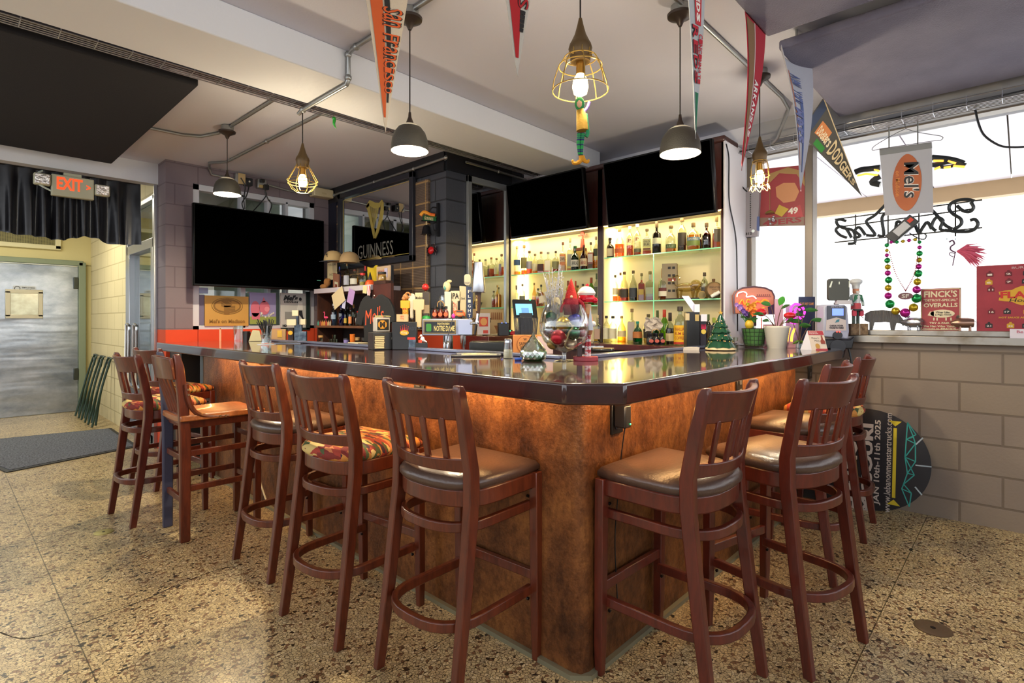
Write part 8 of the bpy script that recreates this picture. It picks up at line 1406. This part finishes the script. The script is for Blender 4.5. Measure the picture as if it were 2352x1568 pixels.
o, w, h = pic('drive_in_poster', 'black and white drive-in poster in a dark frame, under the right of the television', 'poster', 645, 672, 705, 752, 'c3c4c0'); b = MB(); put(b, "Mel's", -.12*w, .36*h, .52*w, .16*h, -.003, shear=.3, bold=.06); put(b, 'DRIVE-IN', -.12*w, .24*h, .52*w, .05*h, -.003, bold=.05); put(b, 'HO', -.36*w, -.44*h, .16*w, .07*h, -.003, bold=.08); b.build('lettering', flatM('22242a'), o); b = MB(); b.prism([(.18*w, -.0*h), (.30*w, -.0*h), (.34*w, -.18*h), (.46*w, -.36*h), (.40*w, -.37*h), (.28*w, -.2*h), (.18*w, -.12*h)], -.003, .002); b.prism(ellipse(.24*w, .33*h, .05*w, .05*h, 14), -.003, .002); b.build('figure_print', flatM('23252b'), o); MB().prism([(.12*w, .02*h), (.34*w, .02*h), (.32*w, .24*h), (.16*w, .24*h)], -.0028, .002).build('figure_blouse', flatM('e0e0da'), o); MB().prism(rect(-.1*w, -.15*h, .5*w, .22*h), -.002, .002).build('car_print', flatM('8d8f8c'), o)
a = wy(5.90, 640, 664); b_ = wy(5.90, 717, 758); 
for (x, z, w_, h_) in (((a.x+b_.x)/2+.12, (a.z+b_.z)/2, .03, a.z-b_.z), (a.x+.35*0+.30, b_.z+.012, .36, .024)): pass
MB().box(((b_.x-a.x)*.42, .01, 0), (.05, .03, h*1.12)).build('frame_side', flatM('22302c', .4), o, bevel=.004); MB().box((.02, .01, -h*.54), (w*1.1, .03, .03)).build('frame_foot', flatM('22302c', .4), o, bevel=.004)
o, w, h = pic('notice', 'dim printed notice in the left corner of the window', 'notice', 453, 676, 470, 746, '6a6480', 5.96); o, w, h = pic('notice', 'small blue notice just under the left corner of the television', 'notice', 455, 660, 478, 674, '9aa6c8', 5.95)
# bracket sign and bell on the column, and the glass crab ornament
p = wx(XG-.02, 1006, 505); o = thing('bracket_sign', 'black iron bracket with a small green sign and a hanging bell on the charcoal column', 'bracket sign', p, FACE_X); K = lambda px, py, d=0: ((px-1006)*scale_at(XG-.02, 1006)*1.0, d, (505-py)*scale_at(XG-.02, 1006)); iron = M('black_iron', '14141a', .4, .4); b = MB(); e = K(1006, 466); f_ = K(1006, 543); b.box((e[0], -.0, (e[2]+f_[2])/2), (.022, .02, e[2]-f_[2])); K2 = lambda px, py: ((px-1006)*.0035-.0, -.0-(1006-px)*.0026, (505-py)*scale_at(XG-.02, 1006)); b.tube(bez([K2(1006, 478), K2(994, 476), K2(988, 488), K2(1000, 490)], 5), .006, 6); b.tube(bez([K2(1006, 530), K2(998, 528), K2(996, 514), K2(1004, 510)], 5), .006, 6); b.tube([K2(1008, 508), K2(970, 506)], .007, 6); b.build('bracket', iron, o)
b = MB(); q0, q1 = K2(974, 502), K2(1003, 507); b.tube([K2(974, 500), K2(1003, 503)], .026, 4); b.build('green_board', flatM('1d5a34', .5), o); b = MB(); mid = (Vector(q0)+Vector(q1))/2; dv = (Vector(q1)-Vector(q0)).normalized(); put(b, 'GUINNESS', 0, 0, .085, .028, fn=lambda x, z: mid+dv*x+Vector((.012, -.022, z+.008))); b.build('lettering', flatM('c9b88a'), o); b = MB(); c = K2(981, 528); b.lathe([(.052, -.04), (.046, -.03), (.032, .03), (.02, .045), (.0, .05)], c, n=18); b.build('bell', iron, o); b = MB(); b.tube([(c[0], c[1], c[2]+.05), (c[0], c[1], c[2]+.085)], .006, 6); b.tube([(c[0], c[1], c[2]-.04), (c[0], c[1], c[2]-.10), (c[0]+.01, c[1], c[2]-.16)], .004, 6); b.build('cord', flatM('b5a27a'), o); b = MB(); c2 = K2(975, 489); b.tube(bez([K2(968, 494), K2(976, 486), K2(990, 492), K2(1000, 494)], 5), .016, 8); b.build('painted_bar', M('painted_bar', 'd0491e', .4, col2='e0a02a', nscale=12), o)
p = wx(XG-.03, 992, 575); o = thing('crab_ornament', 'red glossy metal crab ornament on the charcoal column below the bell', 'ornament', p, FACE_X); b = MB(); b.ball((0, -.01, 0), .040, 12, sc=(1, .5, .9)); b.build('body', M('red_enamel', 'b8161c', .15), o); b = MB()
for s_ in (-1, 1):
    for k in range(4): a = -.5+k*.45; b.tube(bez([(s_*.02, 0, 0), (s_*.055*cos(a), -.005, .055*sin(a)+.015), (s_*.07*cos(a), 0, .08*sin(a)-.01)], 4), .006, 6)
b.build('leg', M('dark_enamel', '2a1418', .2), o)
# ================================================================ LEFT PASSAGE: VALANCE, EXIT SIGN, STANDS, MAT
VY = 6.36
xr = wy(VY, 322, 500).x; o = thing('valance', 'long black satin valance hanging under the cream header', 'valance', (0, VY, 0)); b = MB(); sat = M('black_satin', '191a20', .32, bump=.1, bscale=20, spec=.6)
def val(u, v):
    x = -1.6+(xr+1.6)*u; a = 74*u+1.6*sin(9*u)+.8*sin(23*u); zb = 2.012+.02*sin(31*u)+.012*sin(53*u)
    return (x+.012*v*sin(a*1.7), .035*(.35+.65*v)*sin(a*2.1)+.015*sin(a*3.7)*v, 2.63+(zb-2.63)*v)
b.grid(val, 400, 10, 0, .003); b.build('cloth', sat, o, ang=80); MB().tube([(-1.6, 0, 2.61), (xr, 0, 2.61)], .012, 8).build('rod', dk, o)
EY = 6.10; a = wy(EY, 117, 394); c = wy(EY, 215, 466); ex = thing('exit_sign', 'grey green EXIT sign with orange letters and two emergency lamp heads', 'exit sign', ((a.x+c.x)/2, EY, (a.z+c.z)/2)); w, h = c.x-a.x, a.z-c.z-.04; pl = M('exit_plastic', 'b5b59c', .45)
MB().box((0, 0, 0), (w, .06, h)).build('housing', pl, ex, bevel=.008); MB().box((0, .02, h/2+.015), (w*.42, .05, .03)).build('mount', pl, ex, bevel=.003); b = MB(); put(b, 'EXIT', -.08*w, .10*h, w*.60, h*.58, -.0325, bold=.025); put(b, '>', .36*w, .06*h, w*.10, h*.24, -.0325, bold=.02); b.build('lettering', M('exit_orange', 'ff5a28', .4, emit='ff4614', es=.9), ex)
for sx, tx, tz in ((-1, -.1, .02), (1, 0, -.005)):
    q = MB().box((sx*(w/2+.06), -.01, tz+.06*h), (.112, .06, .10)).build('lamp_head', pl, ex, bevel=.012); MB().box((sx*(w/2+.06), -.043, tz+.06*h), (.094, .006, .082)).build('lens', M('faceted_lens', 'cfc9c4', .15, .6, col2='e8e4e0', nscale=40, bump=.8, bscale=50), q, bevel=.003)
MB().tube(bez([(-w*.5, .0, -.28*h), (-w*.72, -.01, -.12*h), (-w*.86, 0, .12*h), (-w*.80, 0, .42*h), (-w*.68, .03, .62*h)], 6), .008, 8).build('flex_conduit', M('flex_white', 'b9c6be', .4), ex)
# folded tray stands leaning on the cream wall
gt = M('dark_green_tube', '1d3428', .35, .3)
def stand(label, y0, x0, lean):
    o = thing('tray_stand', label, 'tray stand', (x0, y0, 0), 0, 'folded tray stands by the steel door'); b = []
    for s_ in (-1, 1):
        for k in (0, 1): MB().tube(bez([(-.02-.05*k, s_*.12-.10*k-.10, .02), (.05, s_*.10, .40), (.13, s_*.085, .72), (.155, s_*.06, .795), (.158, s_*.03, .80)], 5), .012, 8).build('leg', gt, o)
    MB().tube([(.158, -.14, .80), (.158, .14, .80)], .010, 8).build('top_bar', M('grey_tube', '6d7268', .35, .6), o); MB().tube(bez([(.15, -.08, .78), (.14, 0, .66), (.15, .08, .78)], 4), .006, 6).build('strap', dk, o)
stand('folded dark green tray stand nearest the steel door frame', 9.05, 1.30, 0); stand('folded dark green tray stand in the middle of the leaning three', 8.62, 1.30, 0); stand('folded dark green tray stand nearest the bar stools', 8.18, 1.30, 0)
# floor mat
q = [wz(0, *t) for t in ((15, 1086), (318, 1026), (256, 984), (-140, 1022))]; o = thing('floor_mat', 'dark grey ribbed floor mat with a rubber border', 'floor mat', (0, 0, 0)); cx = sum(t.x for t in q)/4; cy = sum(t.y for t in q)/4
MB().slab([(t.x, t.y) for t in q], .0, .008).build('rubber_border', M('rubber', '16171a', .6), o); MB().slab([(cx+(t.x-cx)*.94, cy+(t.y-cy)*.94) for t in q], .008, .013).build('pile', M('mat_pile', '3b3e45', .95, col2='757982', nscale=70, bump=1.0, bscale=180), o)
# metal discs in the floor and dark spots
for (px, py, r, d, h_) in ((238, 1222, .05, 'brass cover disc set in the floor left of the stools', 'a39a5c'), (2143, 1443, .065, 'worn brown cover disc set in the floor at the right', '6d5a44')):
    p = wz(0, px, py); o = MB().lathe([(r, 0), (r, .003), (r*.9, .004), (0, .004)], n=28).build('floor_cover', M('disc_'+h_, h_, .4, .6), None, p); tag(o, d, 'floor cover'); MB().lathe([(r*.15, .004), (r*.15, .0052), (0, .0052)], n=10).build('screw', M('dark_screw', '2b2624', .4, .8), o)
pts = [tuple(wz(0.0, *t)+Vector((0, 0, .0006))) for t in ((0, 1452), (60, 1466), (160, 1440), (240, 1412), (330, 1378), (420, 1338), (500, 1308), (545, 1300))]
b = MB(); P_ = bez(pts, 5)
for i in range(len(P_)-1):
    d = (P_[i+1]-P_[i]).normalized(); n_ = Vector((-d.y, d.x, 0))*rr.uniform(.0015, .0035); b.add([P_[i]-n_, P_[i+1]-n_, P_[i+1]+n_, P_[i]+n_], [(0, 1, 2, 3)])
o = b.build('trim_11', flatM('2a2116', .8)); struct(o, 'dark crack running across the terrazzo floor')
# black oval show board leaning on the window wall
bx = 4.33; yc = wx(bx, 1985).y; yR = wx(bx, 2142).y; zt = wx(bx, 1990, 944).z; o = thing('show_board', 'black oval monster truck show board standing on its side against the block wall', 'board', (bx-.10, yc, .005), FACE_X); aw, ah = .60, zt/2+.01; o.rotation_euler = (radians(-8), 0, FACE_X)
xr_ = yc-yR; MB().prism([(xr_-ah*1.03+ah*1.03*cos(k*pi/28-pi/2), ah+ah*sin(k*pi/28-pi/2)) for k in range(29)]+[(xr_-1.0-ah*cos(k*pi/20-pi/2), ah-ah*sin(k*pi/20-pi/2)) for k in range(21)], -.004, .004).build('board', M('board_black', '17161a', .35, col2='1f1d22', nscale=4), o)
def sp(px, py): q = wx(bx-.03, px, py); return (yc-q.y, q.z/cos(radians(8)))
b = MB()
for (s_, px, py0, py1, hw, bo) in (('MISSOURI', 1994, 975, 1172, .062, .05), ('JAN 10th-11th 2025', 2018, 967, 1155, .042, .02), ('www.lebanonmonstertrucks.com', 2041, 951, 1172, .036, .01), ('LEBANON', 1955, 980, 1165, .085, .07)):
    t0, t1 = sp(px, py1), sp(px, py0); put(b, s_, t0[0], (t0[1]+t1[1])/2, t1[1]-t0[1], hw, -.0055, rot=pi/2, bold=bo)
b.build('lettering', flatM('b9aea6'), o); b = MB(); t0, t1 = sp(2056, 1140), sp(2056, 985); b.box((t0[0], -.0048, (t0[1]+t1[1])/2), (.018, .0016, t1[1]-t0[1])); t2, t3 = sp(2056, 969), sp(2056, 1156); b.prism([(t2[0]-.035, t2[1]), (t2[0]+.035, t2[1]), (t2[0], t2[1]-.035)], -.0056, -.0038); b.prism([(t3[0]-.035, t3[1]), (t3[0]+.035, t3[1]), (t3[0], t3[1]+.035)], -.0056, -.0038); b.build('yellow_bar', flatM('c4b01e'), o)
b = MB(); tr = [(2084, 972), (2082, 1010), (2080, 1050), (2086, 1086), (2078, 1110), (2103, 1020), (2104, 1060), (2102, 1090), (2098, 1005), (2074, 1120), (2092, 1160), (2096, 1130), (2104, 1000)]
for (i, j) in ((0, 1), (1, 2), (2, 3), (3, 4), (0, 8), (8, 5), (1, 5), (2, 6), (3, 6), (3, 7), (4, 7), (1, 8), (2, 5), (4, 9), (9, 11), (11, 10), (9, 10), (4, 11), (0, 12), (1, 12), (5, 6), (2, 7)): stroke(b, [sp(*tr[i]), sp(*tr[j])], .006, -.0052, -.0038)
b.build('turquoise_lines', flatM('2f9c94', .5), o); b = MB()
for t_ in (((2104, 1022), (2120, 1007)), ((2104, 1068), (2141, 1072)), ((2104, 1116), (2120, 1134))): stroke(b, [sp(*t_[0]), sp(*t_[1])], .008, -.0054, -.004)
b.build('pale_lines', flatM('a9b9c2', .5), o)
b = MB(); t0 = sp(1940, 1060); b.prism(rrect(t0[0], t0[1], .05, .10, .01), -.0054, -.004); stroke(b, [sp(1937, 1100), sp(1944, 1070), sp(1940, 1035)], .012, -.0056, -.004); b.build('red_print', flatM('a8625c'), o)

# ================================================================ LIGHT AND CAMERA
world = bpy.data.worlds.new('daylight'); SC.world = world; world.use_nodes = True; bg = world.node_tree.nodes['Background']; bg.inputs[0].default_value = (.93, .96, 1.0, 1); bg.inputs[1].default_value = 2.1
def area(name, loc, rot, sx, sy, e, col):
    l = bpy.data.lights.new(name, 'AREA'); l.shape = 'RECTANGLE'; l.size = sx; l.size_y = sy; l.energy = e; l.color = col; o = bpy.data.objects.new(name, l); COL.objects.link(o); o.location = loc; o.rotation_euler = rot; return o
amb = (1.0, .62, .28)
sun = light('street_sun', 'SUN', (0, 0, 12), 6.0, (.94, .97, 1.0), angle=.01); sun.rotation_euler = Vector((.5, .12, -.86)).to_track_quat('-Z', 'Y').to_euler()
area('passage_fill', (.3, 7.9, 2.77), (0, 0, 0), 1.2, .3, 45, (1.0, .93, .74))  # added fill without a fixture, brightens the cream passage walls
area('bar_led_long', (XA+.10, 2.95, .990), (0, radians(-38), 0), .03, 3.4, 13, amb)
area('bar_led_short', (2.75, YB+.10, .990), (radians(38), 0, 0), 2.5, .03, 9, amb)
shelfc = (1.0, .83, .50)
for (y0, y1) in ((CY0+.03, CYM0), (CYM1, 3.79)):
    area('shelf_led_top', (XC+.06, (y0+y1)/2, CZ1-.012), (0, radians(-20), 0), .06, y1-y0-.04, 3.5, shelfc)
    area('shelf_led_side', (XB-.05, y1-.045, 1.58), (radians(90), 0, radians(0)), .05, .98, 3.5, shelfc)
cam = bpy.data.cameras.new('camera'); co = bpy.data.objects.new('camera', cam); COL.objects.link(co); co.location = EYE; co.rotation_euler = (pi/2, 0, YAW-pi/2)
cam.sensor_width = 36; cam.sensor_fit = 'HORIZONTAL'; cam.lens = 36*FPX/2352; cam.shift_y = (HYP-784)/2352; cam.clip_start = .05; cam.clip_end = 200; SC.camera = co
vs_ = SC.view_settings; vs_.view_transform = 'Standard'; vs_.look = 'None'; vs_.gamma = 1.0; vs_.exposure = 0.35; vs_.use_curve_mapping = False
cy = SC.cycles; cy.max_bounces = 8; cy.diffuse_bounces = 4; cy.glossy_bounces = 4; cy.transmission_bounces = 4; cy.transparent_max_bounces = 24; cy.caustics_reflective = False; cy.caustics_refractive = False; cy.sample_clamp_indirect = 6.0; cy.use_denoising = True; cy.blur_glossy = 1.0
